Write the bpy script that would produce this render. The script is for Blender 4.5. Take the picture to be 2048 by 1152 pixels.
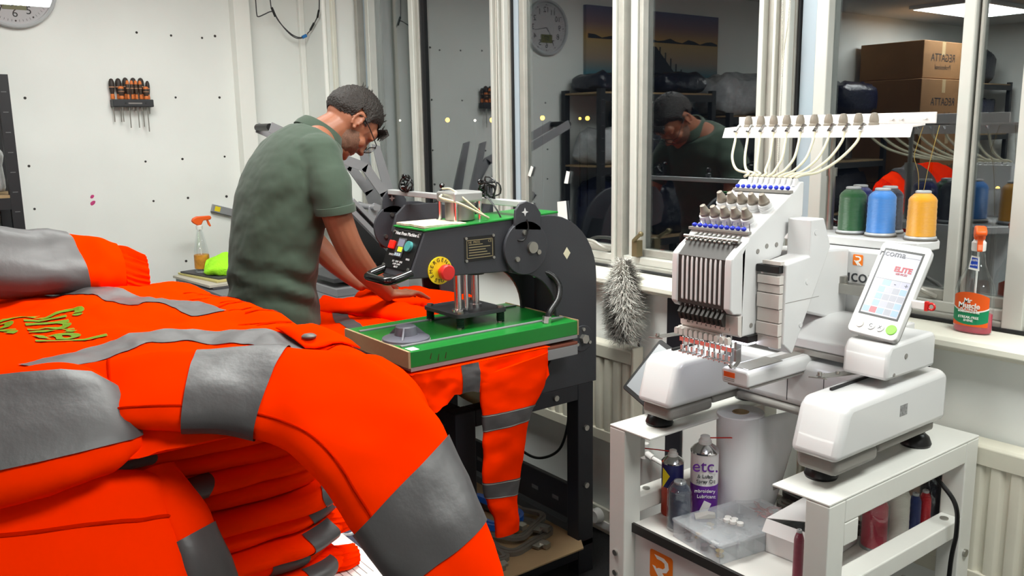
import bpy, bmesh, math, random
from mathutils import Vector as V, Matrix, noise as mnoise
random.seed(7)
for o in list(bpy.data.objects): bpy.data.objects.remove(o)
scene = bpy.context.scene
C = scene.collection
# ------------------------------------------------------------------ camera, world, lights, exposure
cd = bpy.data.cameras.new('camera'); cam = bpy.data.objects.new('camera', cd); C.objects.link(cam)
cd.sensor_width = 36.0; cd.lens = 30.361; cd.clip_start = 0.02; cd.clip_end = 200
RR = V((0.60592112, 0.79537904, -0.01522403)); UU = V((-0.13318129, 0.12028759, 0.98376503)); FF = V((-0.78429735, 0.59405646, -0.17881440))
cam.matrix_world = Matrix(((RR.x, UU.x, -FF.x, 4.72915), (RR.y, UU.y, -FF.y, -2.3), (RR.z, UU.z, -FF.z, 1.55), (0, 0, 0, 1)))
scene.camera = cam
w = bpy.data.worlds.new('night'); scene.world = w; w.use_nodes = True
w.node_tree.nodes['Background'].inputs[0].default_value = (0.016, 0.020, 0.028, 1)
w.node_tree.nodes['Background'].inputs[1].default_value = 0.35
scene.view_settings.view_transform = 'Standard'; scene.view_settings.look = 'None'
scene.view_settings.gamma = 1.0; scene.view_settings.use_curve_mapping = False
scene.view_settings.exposure = 0.0
CEIL = 2.58
PANELS = [(0.85, -5.9), (1.25, -1.35), (2.75, -1.0), (3.6, -5.9), (4.65, -0.85), (5.9, -5.9)]
POWER = {0: 56, 1: 18, 2: 50, 3: 44, 4: 40, 5: 40}
for i, (px, py) in enumerate(PANELS):
    ld = bpy.data.lights.new('panel_lamp', 'AREA'); ld.shape = 'RECTANGLE'; ld.size = 0.56; ld.size_y = 1.12
    ld.energy = POWER[i]; ld.color = (0.965, 1.0, 0.955)
    lo = bpy.data.objects.new('panel_lamp', ld); C.objects.link(lo); lo.location = (px, py, CEIL - 0.035)

# ------------------------------------------------------------------ helpers
def lin(c):
    c = c / 255.0
    return c / 12.92 if c <= 0.04045 else ((c + 0.055) / 1.055) ** 2.4
def rgb(t): return (lin(t[0]), lin(t[1]), lin(t[2]), 1.0)
MATS = {}
def mat(name, col, rough=0.5, metal=0.0, var=None, bump=None, emit=None, es=0.0, trans=0.0, alpha=1.0, sheen=0.0, coat=0.0, ior=1.45, sss=0.0, stretch=(1, 1, 1), spec=None):
    """procedural material: var=(scale, amount) colour mottling, bump=(scale, strength)"""
    if name in MATS: return MATS[name]
    m = bpy.data.materials.new(name); m.use_nodes = True; nt = m.node_tree; b = nt.nodes['Principled BSDF']
    L = nt.links.new
    b.inputs['Base Color'].default_value = rgb(col); b.inputs['Roughness'].default_value = rough; b.inputs['Metallic'].default_value = metal
    b.inputs['Alpha'].default_value = alpha; b.inputs['Transmission Weight'].default_value = trans; b.inputs['IOR'].default_value = ior
    b.inputs['Sheen Weight'].default_value = sheen; b.inputs['Coat Weight'].default_value = coat
    if spec is not None: b.inputs['Specular IOR Level'].default_value = spec
    if sss: b.inputs['Subsurface Weight'].default_value = sss; b.inputs['Subsurface Radius'].default_value = (0.012, 0.005, 0.003)
    if emit: b.inputs['Emission Color'].default_value = rgb(emit); b.inputs['Emission Strength'].default_value = es
    if var or bump:
        tc = nt.nodes.new('ShaderNodeTexCoord'); mp = nt.nodes.new('ShaderNodeMapping'); L(tc.outputs['Object'], mp.inputs[0]); mp.inputs['Scale'].default_value = stretch
    if var:
        n = nt.nodes.new('ShaderNodeTexNoise'); n.inputs['Scale'].default_value = var[0]; n.inputs['Detail'].default_value = 5; L(mp.outputs[0], n.inputs['Vector'])
        r = nt.nodes.new('ShaderNodeMapRange'); L(n.outputs['Fac'], r.inputs[0]); r.inputs[1].default_value = 0.3; r.inputs[2].default_value = 0.7
        r.inputs[3].default_value = 1 - var[1]; r.inputs[4].default_value = 1 + var[1] * 0.4
        mx = nt.nodes.new('ShaderNodeMix'); mx.data_type = 'RGBA'; mx.blend_type = 'MULTIPLY'; mx.inputs[0].default_value = 1.0
        mx.inputs[6].default_value = rgb(col); L(r.outputs[0], mx.inputs[7]); L(mx.outputs[2], b.inputs['Base Color'])
    if bump:
        n2 = nt.nodes.new('ShaderNodeTexNoise'); n2.inputs['Scale'].default_value = bump[0]; n2.inputs['Detail'].default_value = 4; L(mp.outputs[0], n2.inputs['Vector'])
        bp = nt.nodes.new('ShaderNodeBump'); bp.inputs['Strength'].default_value = bump[1]; bp.inputs['Distance'].default_value = 0.01
        L(n2.outputs['Fac'], bp.inputs['Height']); L(bp.outputs[0], b.inputs['Normal'])
    MATS[name] = m
    return m
def glassmat(name, tint=(0.9, 0.93, 0.92), base=0.06, gain=1.6, rough=0.0):
    m = bpy.data.materials.new(name); m.use_nodes = True; nt = m.node_tree; nt.nodes.clear(); L = nt.links.new
    out = nt.nodes.new('ShaderNodeOutputMaterial'); mx = nt.nodes.new('ShaderNodeMixShader')
    t = nt.nodes.new('ShaderNodeBsdfTransparent'); t.inputs[0].default_value = (*tint, 1)
    g = nt.nodes.new('ShaderNodeBsdfGlossy'); g.inputs['Roughness'].default_value = rough; g.inputs[0].default_value = (0.95, 0.97, 1, 1)
    ge = nt.nodes.new('ShaderNodeNewGeometry'); dt = nt.nodes.new('ShaderNodeVectorMath'); dt.operation = 'DOT_PRODUCT'; L(ge.outputs['Normal'], dt.inputs[0]); L(ge.outputs['Incoming'], dt.inputs[1])
    def op(o, a, b=None, c=None):
        n = nt.nodes.new('ShaderNodeMath'); n.operation = o; L(a, n.inputs[0])
        if b is not None: n.inputs[1].default_value = b
        if c is not None: n.inputs[2].default_value = c
        return n.outputs[0]
    ab = op('ABSOLUTE', dt.outputs['Value']); inv = op('MULTIPLY_ADD', ab, -1.0, 1.0); fr_ = op('MULTIPLY_ADD', op('POWER', inv, 5.0), 0.96, 0.04)
    ma = nt.nodes.new('ShaderNodeMath'); ma.operation = 'MULTIPLY_ADD'; ma.use_clamp = True; L(fr_, ma.inputs[0]); ma.inputs[1].default_value = gain; ma.inputs[2].default_value = base
    L(ma.outputs[0], mx.inputs[0]); L(t.outputs[0], mx.inputs[1]); L(g.outputs[0], mx.inputs[2]); L(mx.outputs[0], out.inputs[0])
    MATS[name] = m
    return m

LOC = {}
class MB:
    def __init__(s): s.v = []; s.f = []
    def add(s, vs, fs):
        o = len(s.v); s.v += [V(p) for p in vs]; s.f += [tuple(i + o for i in f) for f in fs]; return s
    def box(s, x0, x1, y0, y1, z0, z1):
        return s.add([(x0, y0, z0), (x1, y0, z0), (x1, y1, z0), (x0, y1, z0), (x0, y0, z1), (x1, y0, z1), (x1, y1, z1), (x0, y1, z1)],
                     [(3, 2, 1, 0), (4, 5, 6, 7), (0, 1, 5, 4), (1, 2, 6, 5), (2, 3, 7, 6), (3, 0, 4, 7)])
    def cbox(s, c, d): return s.box(c[0] - d[0] / 2, c[0] + d[0] / 2, c[1] - d[1] / 2, c[1] + d[1] / 2, c[2] - d[2] / 2, c[2] + d[2] / 2)
    def prism(s, poly, ax, a, b):
        n = len(poly)
        def P(p, h):
            return (h, p[0], p[1]) if ax == 'x' else ((p[0], h, p[1]) if ax == 'y' else (p[0], p[1], h))
        return s.add([P(p, a) for p in poly] + [P(p, b) for p in poly], [tuple(range(n))[::-1], tuple(range(n, 2 * n))] + [(i, (i + 1) % n, n + (i + 1) % n, n + i) for i in range(n)])
    def loft(s, rings, cap=True, closed=True):
        n = len(rings[0]); vs = [p for r in rings for p in r]; fs = []
        for k in range(len(rings) - 1):
            for i in range(n if closed else n - 1):
                j = (i + 1) % n; fs.append((k * n + i, k * n + j, (k + 1) * n + j, (k + 1) * n + i))
        if cap and closed: fs += [tuple(range(n))[::-1], tuple(range((len(rings) - 1) * n, len(rings) * n))]
        return s.add(vs, fs)
    def cyl(s, p0, p1, r0, r1=None, n=16):
        p0 = V(p0); p1 = V(p1); r1 = r0 if r1 is None else r1
        d = (p1 - p0).normalized(); a = d.orthogonal().normalized(); b = d.cross(a)
        def ring(p, r): return [p + (a * math.cos(t) + b * math.sin(t)) * r for t in [2 * math.pi * i / n for i in range(n)]]
        return s.loft([ring(p0, r0), ring(p1, r1)])
    def tube(s, pts, r, n=8, closed=False):
        pts = [V(p) for p in pts]; m = len(pts); rs = r if isinstance(r, (list, tuple)) else [r] * m
        rings = []; a = None
        for i, p in enumerate(pts):
            if closed: d = pts[(i + 1) % m] - pts[i - 1]
            else: d = pts[min(i + 1, m - 1)] - pts[max(i - 1, 0)]
            d.normalize()
            if a is None: a = d.orthogonal().normalized()
            a = (a - d * a.dot(d)); a = a.normalized() if a.length > 1e-6 else d.orthogonal().normalized()
            b = d.cross(a)
            rings.append([p + (a * math.cos(2 * math.pi * k / n) + b * math.sin(2 * math.pi * k / n)) * rs[i] for k in range(n)])
        if closed: rings.append(rings[0])
        return s.loft(rings, cap=not closed)
    def lathe(s, prof, org=(0, 0, 0), ax=(0, 0, 1), n=24, sx=1.0, sy=1.0, ref=None):
        org = V(org); d = V(ax).normalized(); a = V(ref).normalized() if ref else (V((1, 0, 0)) if abs(d.z) > 0.9 else d.orthogonal().normalized()); b = d.cross(a)
        return s.loft([[org + d * h + (a * math.cos(2 * math.pi * k / n) * sx + b * math.sin(2 * math.pi * k / n) * sy) * max(r, 1e-5) for k in range(n)] for r, h in prof])
    def ball(s, c, r, n=16, m=10):
        r = r if isinstance(r, (tuple, list)) else (r, r, r); c = V(c)
        return s.loft([[c + V((r[0] * math.sin(math.pi * j / m) * math.cos(2 * math.pi * k / n), r[1] * math.sin(math.pi * j / m) * math.sin(2 * math.pi * k / n), -r[2] * math.cos(math.pi * j / m))) for k in range(n)] for j in [0.02] + list(range(1, m)) + [m - 0.02]])
    def grid(s, fn, nu, nv):
        return s.add([fn(i / nu, j / nv) for i in range(nu + 1) for j in range(nv + 1)],
                     [(i * (nv + 1) + j, (i + 1) * (nv + 1) + j, (i + 1) * (nv + 1) + j + 1, i * (nv + 1) + j + 1) for i in range(nu) for j in range(nv)])
    def xf(s, M): s.v = [M @ p for p in s.v]; return s
    def mv(s, x, y, z): s.v = [p + V((x, y, z)) for p in s.v]; return s
    def fbm(s, sc, amp, zonly=False):
        for i, p in enumerate(s.v):
            q = p * sc
            if zonly: s.v[i] = p + V((0, 0, mnoise.fractal(q, 0.8, 2.0, 4) * amp))
            else: s.v[i] = p + V((mnoise.fractal(q, 0.8, 2, 4), mnoise.fractal(q + V((9, 3, 1)), 0.8, 2, 4), mnoise.fractal(q + V((2, 7, 5)), 0.8, 2, 4))) * amp
        return s
def link(o): C.objects.link(o); return o
def tag(o, label, cat, group=None, kind=None):
    if label: o['label'] = label
    if cat: o['category'] = cat
    if group: o['group'] = group
    if kind: o['kind'] = kind
    return o
def build(mb, name, m, parent=None, smooth=35, bevel=0.0, seg=2, label=None, solid=0.0, sub=0):
    me = bpy.data.meshes.new(name)
    if parent is not None: off = LOC[parent.name]
    else:
        xs = [p.x for p in mb.v]; ys = [p.y for p in mb.v]; off = V(((min(xs) + max(xs)) / 2, (min(ys) + max(ys)) / 2, min(p.z for p in mb.v)))
    me.from_pydata([p - off for p in mb.v], [], mb.f); me.validate(); me.update()
    bm = bmesh.new(); bm.from_mesh(me); bmesh.ops.recalc_face_normals(bm, faces=bm.faces); bm.to_mesh(me); bm.free()
    o = bpy.data.objects.new(name, me); link(o)
    me.materials.append(m)
    if smooth:
        for p in me.polygons: p.use_smooth = True
        me.set_sharp_from_angle(angle=math.radians(smooth))
    if solid:
        md = o.modifiers.new('solid', 'SOLIDIFY'); md.thickness = solid; md.offset = 0
    if bevel:
        md = o.modifiers.new('bevel', 'BEVEL'); md.width = bevel; md.segments = seg; md.limit_method = 'ANGLE'; md.angle_limit = math.radians(38)
    if sub:
        md = o.modifiers.new('sub', 'SUBSURF'); md.levels = sub; md.render_levels = sub
    if parent is not None: o.parent = parent
    else: o.location = off
    LOC[o.name] = V(off)
    if label: o['label'] = label
    return o
def thing(name, label, cat, loc, group=None):
    o = bpy.data.objects.new(name, None); link(o); o.location = loc; o.empty_display_size = 0.05
    LOC[o.name] = V(loc); return tag(o, label, cat, group)
def struct(o): o['kind'] = 'structure'; return o
def bake(o):
    dg = bpy.context.evaluated_depsgraph_get(); dg.update()
    me = bpy.data.meshes.new_from_object(o.evaluated_get(dg)); me.name = o.name
    o.modifiers.clear(); o.data = me; return o
def remesh(o, vox, it=2, fac=0.5):
    md = o.modifiers.new('r', 'REMESH'); md.mode = 'VOXEL'; md.voxel_size = vox; md.use_smooth_shade = True
    if it:
        sm = o.modifiers.new('s', 'SMOOTH'); sm.iterations = it; sm.factor = fac
    bake(o)
    for p in o.data.polygons: p.use_smooth = True
    return o
def text(s, size, org, xd, yd, name, m, parent=None, ext=0.0006, label=None, align='CENTER', bold=0.0, sx=1.0):
    cu = bpy.data.curves.new('t', 'FONT'); cu.body = s; cu.size = size; cu.extrude = ext; cu.align_x = align; cu.align_y = 'CENTER'; cu.offset = bold; cu.resolution_u = 3
    o = bpy.data.objects.new('t', cu); link(o)
    bpy.context.view_layer.update(); dg = bpy.context.evaluated_depsgraph_get()
    me = bpy.data.meshes.new_from_object(o.evaluated_get(dg)); bpy.data.objects.remove(o)
    xd = V(xd).normalized() * sx; yd = V(yd).normalized(); zd = xd.normalized().cross(yd)
    mb = MB(); mb.add([V(org) + xd * v.co.x + yd * v.co.y + zd * v.co.z for v in me.vertices], [tuple(p.vertices) for p in me.polygons])
    bpy.data.meshes.remove(me)
    return build(mb, name, m, parent, smooth=0, label=label)
def cr(pts, n=8):
    """Catmull-Rom through points (tuples of any length)"""
    out = []; P = [list(p) for p in pts]; P = [[2 * a - b for a, b in zip(P[0], P[1])]] + P + [[2 * a - b for a, b in zip(P[-1], P[-2])]]
    for i in range(1, len(P) - 2):
        for k in range(n):
            t = k / n; out.append([0.5 * (2 * b + (c - a) * t + (2 * a - 5 * b + 4 * c - d) * t * t + (3 * b - a - 3 * c + d) * t ** 3) for a, b, c, d in zip(P[i - 1], P[i], P[i + 1], P[i + 2])])
    out.append(P[-2]); return out
def rrect(x0, x1, y0, y1, r, n=5):
    pts = []
    for cx, cy, a0 in ((x1 - r, y1 - r, 0), (x0 + r, y1 - r, 90), (x0 + r, y0 + r, 180), (x1 - r, y0 + r, 270)):
        for k in range(n + 1):
            a = math.radians(a0 + 90 * k / n); pts.append((cx + r * math.cos(a), cy + r * math.sin(a)))
    return pts
def copy_tree(o, parent=None, loc=None, label=None, group=None):
    c = o.copy(); C.objects.link(c)
    if parent is not None: c.parent = parent
    if loc is not None: c.location = loc
    if label: c['label'] = label
    if group: c['group'] = group
    for ch in list(o.children): copy_tree(ch, c)
    return c
# ------------------------------------------------------------------ materials of the setting
wallm = mat('wall_paint', (236, 238, 234), 0.75, var=(3.0, 0.035), bump=(40, 0.04))
creamm = mat('cream_gloss_paint', (226, 224, 210), 0.45, var=(8, 0.04), bump=(30, 0.05))
ceilm = mat('ceiling_tile', (205, 205, 200), 0.9, var=(60, 0.05))
carpet = mat('dark_carpet', (34, 34, 36), 0.98, var=(220, 0.4), bump=(400, 0.5))
alu = mat('aluminium_frame', (205, 205, 198), 0.42, 0.25, var=(5, 0.06))
alug = mat('weathered_aluminium', (172, 170, 162), 0.5, 0.3, var=(14, 0.12), bump=(60, 0.08))
reflb = mat('pale_blue_reflection', (170, 184, 194), 0.4, 0.1)  # flat pale blue standing in for reflections along the glass edges
gasket = mat('black_gasket', (26, 26, 27), 0.6)
white_gloss = mat('white_gloss', (240, 240, 234), 0.3)
dkhole = mat('dark_hole', (58, 56, 54), 0.9)
glass = glassmat('window_glass', (0.74, 0.78, 0.78), 0.145, 1.6)
RX1 = 7.4; RY1 = -7.6; HY = -0.11
# ------------------------------------------------------------------ room shell
struct(build(MB().box(0, RX1, RY1, 0.1, -0.08, 0), 'floor', carpet, smooth=0))
struct(build(MB().box(0, RX1, RY1, 0.1, CEIL, CEIL + 0.1), 'ceiling', ceilm, smooth=0))
wb = struct(build(MB().box(-0.12, 0, RY1, 0.12, 0, CEIL), 'wall_back', wallm, smooth=0))
struct(build(MB().box(RX1, RX1 + 0.12, RY1, 0.12, 0, CEIL), 'wall_right', wallm, smooth=0))
struct(build(MB().box(0, RX1, RY1 - 0.12, RY1, 0, CEIL), 'wall_front', wallm, smooth=0))
ww = struct(build(MB().box(0, RX1, HY, 0.12, 0, 1.01), 'wall_window', wallm, smooth=0))
struct(build(MB().box(0, 0.385, -0.17, 0.12, 1.01, CEIL), 'wall_corner', wallm, smooth=0, bevel=0.004))
struct(build(MB().box(0.385, RX1, -0.10, 0.12, 2.46, CEIL), 'wall_lintel', wallm, smooth=0))
struct(build(MB().box(0, 0.075, -0.586, -0.50, 0, CEIL), 'trim_1', white_gloss, smooth=0, bevel=0.003))
struct(build(MB().box(0, 0.03, -0.20, -0.17, 0, CEIL), 'trim_2', white_gloss, smooth=0, bevel=0.004))
struct(build(MB().cyl((0.30, -0.182, 1.01), (0.30, -0.182, CEIL), 0.013, n=14), 'trim_3', white_gloss))
struct(build(MB().box(0.372, 0.40, -0.182, -0.16, 1.01, CEIL), 'trim_4', creamm, smooth=0, bevel=0.003))
struct(build(MB().box(0, 0.012, RY1, -0.6, 0, 0.1), 'baseboard_back', creamm, smooth=0, bevel=0.003))
struct(build(MB().box(0.02, RX1, HY - 0.014, HY, 0, 0.1), 'baseboard_window', creamm, smooth=0, bevel=0.003))
# sill with a rounded nose
sill = struct(build(MB().prism([(0.0, 1.010), (0.0, 1.036), (-0.165, 1.034), (-0.178, 1.030), (-0.184, 1.020), (-0.184, 1.006), (-0.178, 1.000), (-0.160, 1.000), (-0.160, 0.990), (-0.11, 0.990), (-0.11, 1.010)], 'x', 0.385, RX1), 'trim_5', creamm, smooth=30, bevel=0.002))
# marks on the painted wall
for (y, z) in ((-1.065, 2.067), (-0.897, 2.061), (-0.67, 2.07), (-0.739, 2.057), (-1.596, 1.739), (-1.612, 1.42), (-0.9, 1.749), (-0.67, 1.751), (-1.078, 1.424), (-0.891, 1.431), (-0.666, 1.437), (-1.056, 1.219), (-0.879, 1.225), (-0.672, 1.221), (-1.609, 1.214), (-0.871, 0.788), (-0.916, 0.888)):
    build(MB().cyl((0, y, z), (0.0012, y, z), 0.0055 + 0.002 * random.random(), n=10), 'screw_hole', dkhole, wb)
pinkm = mat('pink_smudge', (205, 70, 130), 0.8, var=(90, 0.2))
for (y, z, r) in ((-1.348, 1.259, 0.011), (-1.347, 1.227, 0.014)):
    build(MB().lathe([(r, 0), (r * 0.9, 0.0009)], (0.0002, y, z), (1, 0, 0), 14, 1.0, 0.7).fbm(60, 0.002), 'paint_smudge', pinkm, wb)
# ------------------------------------------------------------------ windows: aluminium sliding sashes
WZ0, WZ1 = 1.036, 2.46
win = thing('window_1', None, None, (0.4, 0, WZ0)); struct(win)
def member(x0, x1, y0, y1, z0, z1, m=alu, name='frame_member', bev=0.003):
    return build(MB().box(x0, x1, y0, y1, z0, z1), name, m, win, smooth=0, bevel=bev)
def ridged(x0, x1):
    """double mullion with raised lips, a sunk web and dark gaskets"""
    w_ = x1 - x0
    member(x0, x1, -0.028, 0.04, WZ0, WZ1, alug, 'mullion')
    member(x0, x0 + 0.018, -0.052, -0.026, WZ0 + 0.05, WZ1, alu, 'mullion_lip')
    member(x0 + w_ * 0.42, x0 + w_ * 0.42 + 0.010, -0.046, -0.026, WZ0 + 0.05, WZ1, alu, 'mullion_lip')
    member(x1 - 0.022, x1 - 0.004, -0.052, -0.026, WZ0 + 0.05, WZ1, alu, 'mullion_lip')
    member(x1, x1 + 0.007, -0.02, 0.02, WZ0, WZ1, gasket, 'gasket')
member(0.385, RX1, -0.045, 0.05, WZ0, WZ0 + 0.022, alug, 'bottom_track')
member(0.385, RX1, -0.030, 0.05, WZ0 + 0.022, WZ0 + 0.05, alu, 'bottom_rail')
member(0.385, RX1, -0.056, -0.045, WZ0, WZ0 + 0.010, gasket, 'black_seal')
member(0.385, RX1, -0.045, 0.05, 2.42, WZ1, alu, 'top_track')
member(0.395, 0.425, -0.05, 0.05, WZ0, WZ1, alug, 'jamb'); member(0.425, 0.475, -0.012, 0.04, WZ0, WZ1, reflb, 'reflection_strip'); member(0.475, 0.51, -0.03, 0.04, WZ0, WZ1, alu, 'stile')  # the pale blue box is a painted reflection beside the frame, not a part
member(0.945, 0.985, -0.045, 0.03, WZ0, WZ1, alu, 'stile'); member(0.985, 1.012, -0.028, 0.03, WZ0, WZ1, alug, 'stile'); member(1.012, 1.022, -0.02, 0.02, WZ0, WZ1, gasket, 'gasket')
ridged(1.63, 1.735)
member(1.742, 1.775, -0.010, 0.03, WZ0, WZ1, reflb, 'reflection_strip'); member(1.79, 1.822, -0.018, 0.03, WZ0, WZ1, alug, 'stile')
member(2.38, 2.398, -0.05, -0.02, WZ0, WZ1, alu, 'meeting_stile'); member(2.40, 2.428, -0.04, 0.0, WZ0, WZ1, alug, 'meeting_stile'); member(2.446, 2.478, -0.022, 0.03, WZ0, WZ1, alu, 'stile'); member(2.482, 2.50, -0.015, 0.02, WZ0, WZ1, alug, 'stile')
ridged(3.02, 3.135)
member(3.144, 3.195, -0.010, 0.03, WZ0, WZ1, reflb, 'reflection_strip'); member(3.205, 3.245, -0.03, 0.03, WZ0, WZ1, alu, 'stile')
member(3.622, 3.652, -0.022, 0.03, WZ0, WZ1, alu, 'meeting_stile'); member(3.660, 3.668, -0.012, 0.02, WZ0, WZ1, alug, 'gasket_strip')
member(3.785, 3.835, -0.05, 0.03, WZ0, WZ1, alu, 'stile'); member(3.855, 3.90, -0.03, 0.03, WZ0, WZ1, alug, 'stile')
ridged(4.55, 4.66); member(5.2, 5.25, -0.03, 0.03, WZ0, WZ1, alu, 'stile'); ridged(6.0, 6.11)
for (x0, x1, y) in ((0.51, 0.945, 0.012), (1.022, 1.63, 0.0), (1.822, 2.38, 0.0), (2.50, 3.02, 0.012), (3.245, 3.622, 0.0), (3.668, 3.785, 0.0), (3.90, 4.55, 0.0), (4.66, 5.2, 0.0), (5.25, 6.0, 0.0), (6.11, 7.4, 0.0), (1.775, 1.79, 0.0), (2.428, 2.446, 0.0), (3.835, 3.855, 0)):
    build(MB().box(x0, x1, y, y + 0.004, WZ0 + 0.05, 2.42), 'pane', glass, win, smooth=0)
    if x1 - x0 > 0.1: member(x0, x1, y - 0.014, y + 0.03, WZ0 + 0.05, WZ0 + 0.078, alug, 'sash_rail')
# pull handles on the lower sash rails and a catch
for (x0, x1) in ((2.16, 2.34), (3.47, 3.60)):
    build(MB().tube(cr([(x0, -0.016, 1.10), (x0 + 0.012, -0.045, 1.12), (x0 + 0.05, -0.052, 1.128), (x1 - 0.06, -0.052, 1.128), (x1 - 0.02, -0.045, 1.112), (x1, -0.016, 1.095)], 5), 0.0065, 8), 'sash_handle', alug, win)
build(MB().box(2.49, 2.515, -0.05, -0.02, 1.09, 1.15).cyl((2.5, -0.05, 1.15), (2.54, -0.06, 1.175), 0.007).ball((2.545, -0.06, 1.178), 0.01, 10, 6), 'sash_catch', mat('brass_dull', (120, 108, 80), 0.5, 0.6), win)
# paper scraps stuck to the glass
papm = mat('white_paper', (228, 228, 224), 0.8)
for (x, z, a, b, r) in ((1.845, 1.38, 0.018, 0.05, 0.5), (2.08, 1.362, 0.022, 0.055, 0.3), (1.835, 1.20, 0.05, 0.1, 0.1), (2.05, 1.225, 0.06, 0.085, -0.05)):
    M = Matrix.Translation((x, -0.006, z)) @ Matrix.Rotation(r, 4, 'Y')
    build(MB().prism([(-a / 2, -b / 2), (a / 2, -b * 0.4), (a * 0.4, b / 2), (-a / 2, b * 0.45)], 'y', -0.0012, 0).xf(M), 'paper_scrap', papm, win)
# ------------------------------------------------------------------ street lamps far outside
sod = mat('sodium_lamp', (255, 190, 70), 0.5, emit=(255, 176, 62), es=14); whl = mat('white_street_lamp', (255, 245, 220), 0.5, emit=(255, 240, 215), es=7)
postm = mat('lamp_post_paint', (20, 20, 22), 0.7)
for (x, y, z, r, m, lab) in ((-68.37, 40, 2.7, 0.10, whl, 'small white lamp, leftmost light outside the window beside the first mullion'),
        (-60.11, 40, 2.59, 0.20, sod, 'amber street lamp outside, left of the reflected screwdriver rack'),
        (-55.9, 40, 2.47, 0.11, whl, 'faint pale lamp outside between two amber street lamps'),
        (-53.47, 40, 2.46, 0.20, sod, 'amber street lamp outside beside the bead chain'),
        (-46.96, 40, 2.49, 0.18, sod, 'amber street lamp outside, right of the double mullion'),
        (-42.7, 40, 2.36, 0.10, sod, 'small amber lamp outside, left one of the close pair in the middle pane'),
        (-41.9, 40, 2.36, 0.16, sod, 'brighter amber lamp outside, right one of the close pair in the middle pane'),
        (-16.84, 40, 1.86, 0.07, sod, 'tiny amber lamp outside in the pane above the gold spool'),
        (-2.36, 14, 0.41, 0.035, sod, 'low yellow lamp outside behind the spray bottle')):
    t = thing('street_lamp', lab, 'street lamp', (x, y, -4), 'lamps in the dark outside')
    build(MB().cyl((x, y, -4), (x, y, z), 0.05, n=8), 'post', postm, t)
    build(MB().ball((x, y, z), r, 10, 6), 'lamp_head', m, t)
# ------------------------------------------------------------------ ceiling light panels
diff = mat('light_diffuser', (255, 255, 255), 0.6, emit=(255, 255, 250), es=4.0); lframe = mat('light_frame', (225, 225, 225), 0.5)
PL = ['ceiling light panel mirrored in the window at the top right', 'ceiling light panel over the man in the green shirt', 'ceiling light panel over the heat press', 'ceiling light panel in the far middle of the room', 'ceiling light panel right of the embroidery machine', 'ceiling light panel in the far right of the room']
for i, (px, py) in enumerate(PANELS):
    t = thing('ceiling_light', PL[i], 'ceiling light', (px, py, CEIL - 0.03), 'ceiling light panels')
    m = MB()
    for (a, b, c, d) in ((-.3, .3, -.6, -.57), (-.3, .3, .57, .6), (-.3, -.27, -.57, .57), (.27, .3, -.57, .57)): m.box(px + a, px + b, py + c, py + d, CEIL - 0.03, CEIL)
    build(m, 'frame', lframe, t, smooth=0)
    build(MB().box(px - .27, px + .27, py - .57, py + .57, CEIL - 0.018, CEIL - 0.002), 'diffuser', diff, t, smooth=0)
# ------------------------------------------------------------------ shared materials
blk = mat('charcoal_powder_coat', (52, 53, 58), 0.55, 0.0, var=(4, 0.06), bump=(180, 0.05))
blkst = mat('stand_black_steel', (36, 36, 42), 0.5, 0.1, var=(6, 0.1))
black = mat('black_plastic', (18, 18, 19), 0.35)
green = mat('green_enamel', (22, 122, 44), 0.32, var=(2.5, 0.08), bump=(20, 0.02))
chrome = mat('chrome', (215, 215, 215), 0.16, 1.0)
steel = mat('brushed_steel', (168, 166, 160), 0.33, 0.9, var=(12, 0.1))
greyst = mat('grey_painted_steel', (140, 140, 142), 0.42, 0.15, var=(5, 0.06))
kraft = mat('kraft_card', (168, 142, 106), 0.8, var=(9, 0.08), bump=(70, 0.05))
greym = mat('grey_plastic', (98, 98, 108), 0.42)
redp = mat('red_plastic', (205, 40, 36), 0.35)
yellow = mat('yellow_print', (232, 208, 30), 0.5)
whitep = mat('white_plastic', (236, 235, 232), 0.28, var=(3, 0.02))
felt = mat('cream_felt_pad', (200, 192, 170), 0.95, var=(25, 0.15), bump=(90, 0.4))
labelblk = mat('black_label', (22, 22, 22), 0.4); printw = mat('white_print', (205, 205, 205), 0.6); goldp = mat('brass_print', (150, 138, 104), 0.5, 0.3)
# ------------------------------------------------------------------ twin-station heat press
hp = thing('heat_press', 'charcoal two-station heat press with green upper platen on a black steel stand', 'heat press', (2.2, -0.7, 0))
def leg(x0, x1, y0, y1): build(MB().box(x0, x1, y0, y1, 0, 0.70), 'stand_leg', blkst, hp, smooth=0, bevel=0.003)
for x in (2.55, 1.70):
    leg(x, x + 0.06, -0.42, -0.35); leg(x, x + 0.06, -0.92, -0.845)
    build(MB().box(x, x + 0.06, -0.845, -0.42, 0.645, 0.70), 'stand_rail', blkst, hp, smooth=0, bevel=0.003)
    build(MB().box(x, x + 0.06, -0.845, -0.42, 0.06, 0.10), 'stand_rail', blkst, hp, smooth=0, bevel=0.003)
build(MB().box(1.76, 2.55, -0.40, -0.36, 0.645, 0.70), 'stand_rail', blkst, hp, smooth=0, bevel=0.003)
build(MB().box(1.76, 2.55, -0.91, -0.86, 0.645, 0.70), 'stand_rail', blkst, hp, smooth=0, bevel=0.003)
bk = build(MB().box(1.76, 2.55, -0.385, -0.365, 0.17, 0.30), 'back_panel', blkst, hp, smooth=0, bevel=0.003)
slotm = mat('slot_light', (92, 92, 94), 0.7)
for x in (1.95, 2.07, 2.19, 2.31, 2.43): build(MB().box(x, x + 0.035, -0.388, -0.384, 0.222, 0.236), 'slot', slotm, bk, smooth=0)
build(MB().box(1.70, 2.61, -0.92, -0.35, 0.10, 0.125), 'lower_shelf', blkst, hp, smooth=0, bevel=0.003)
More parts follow.
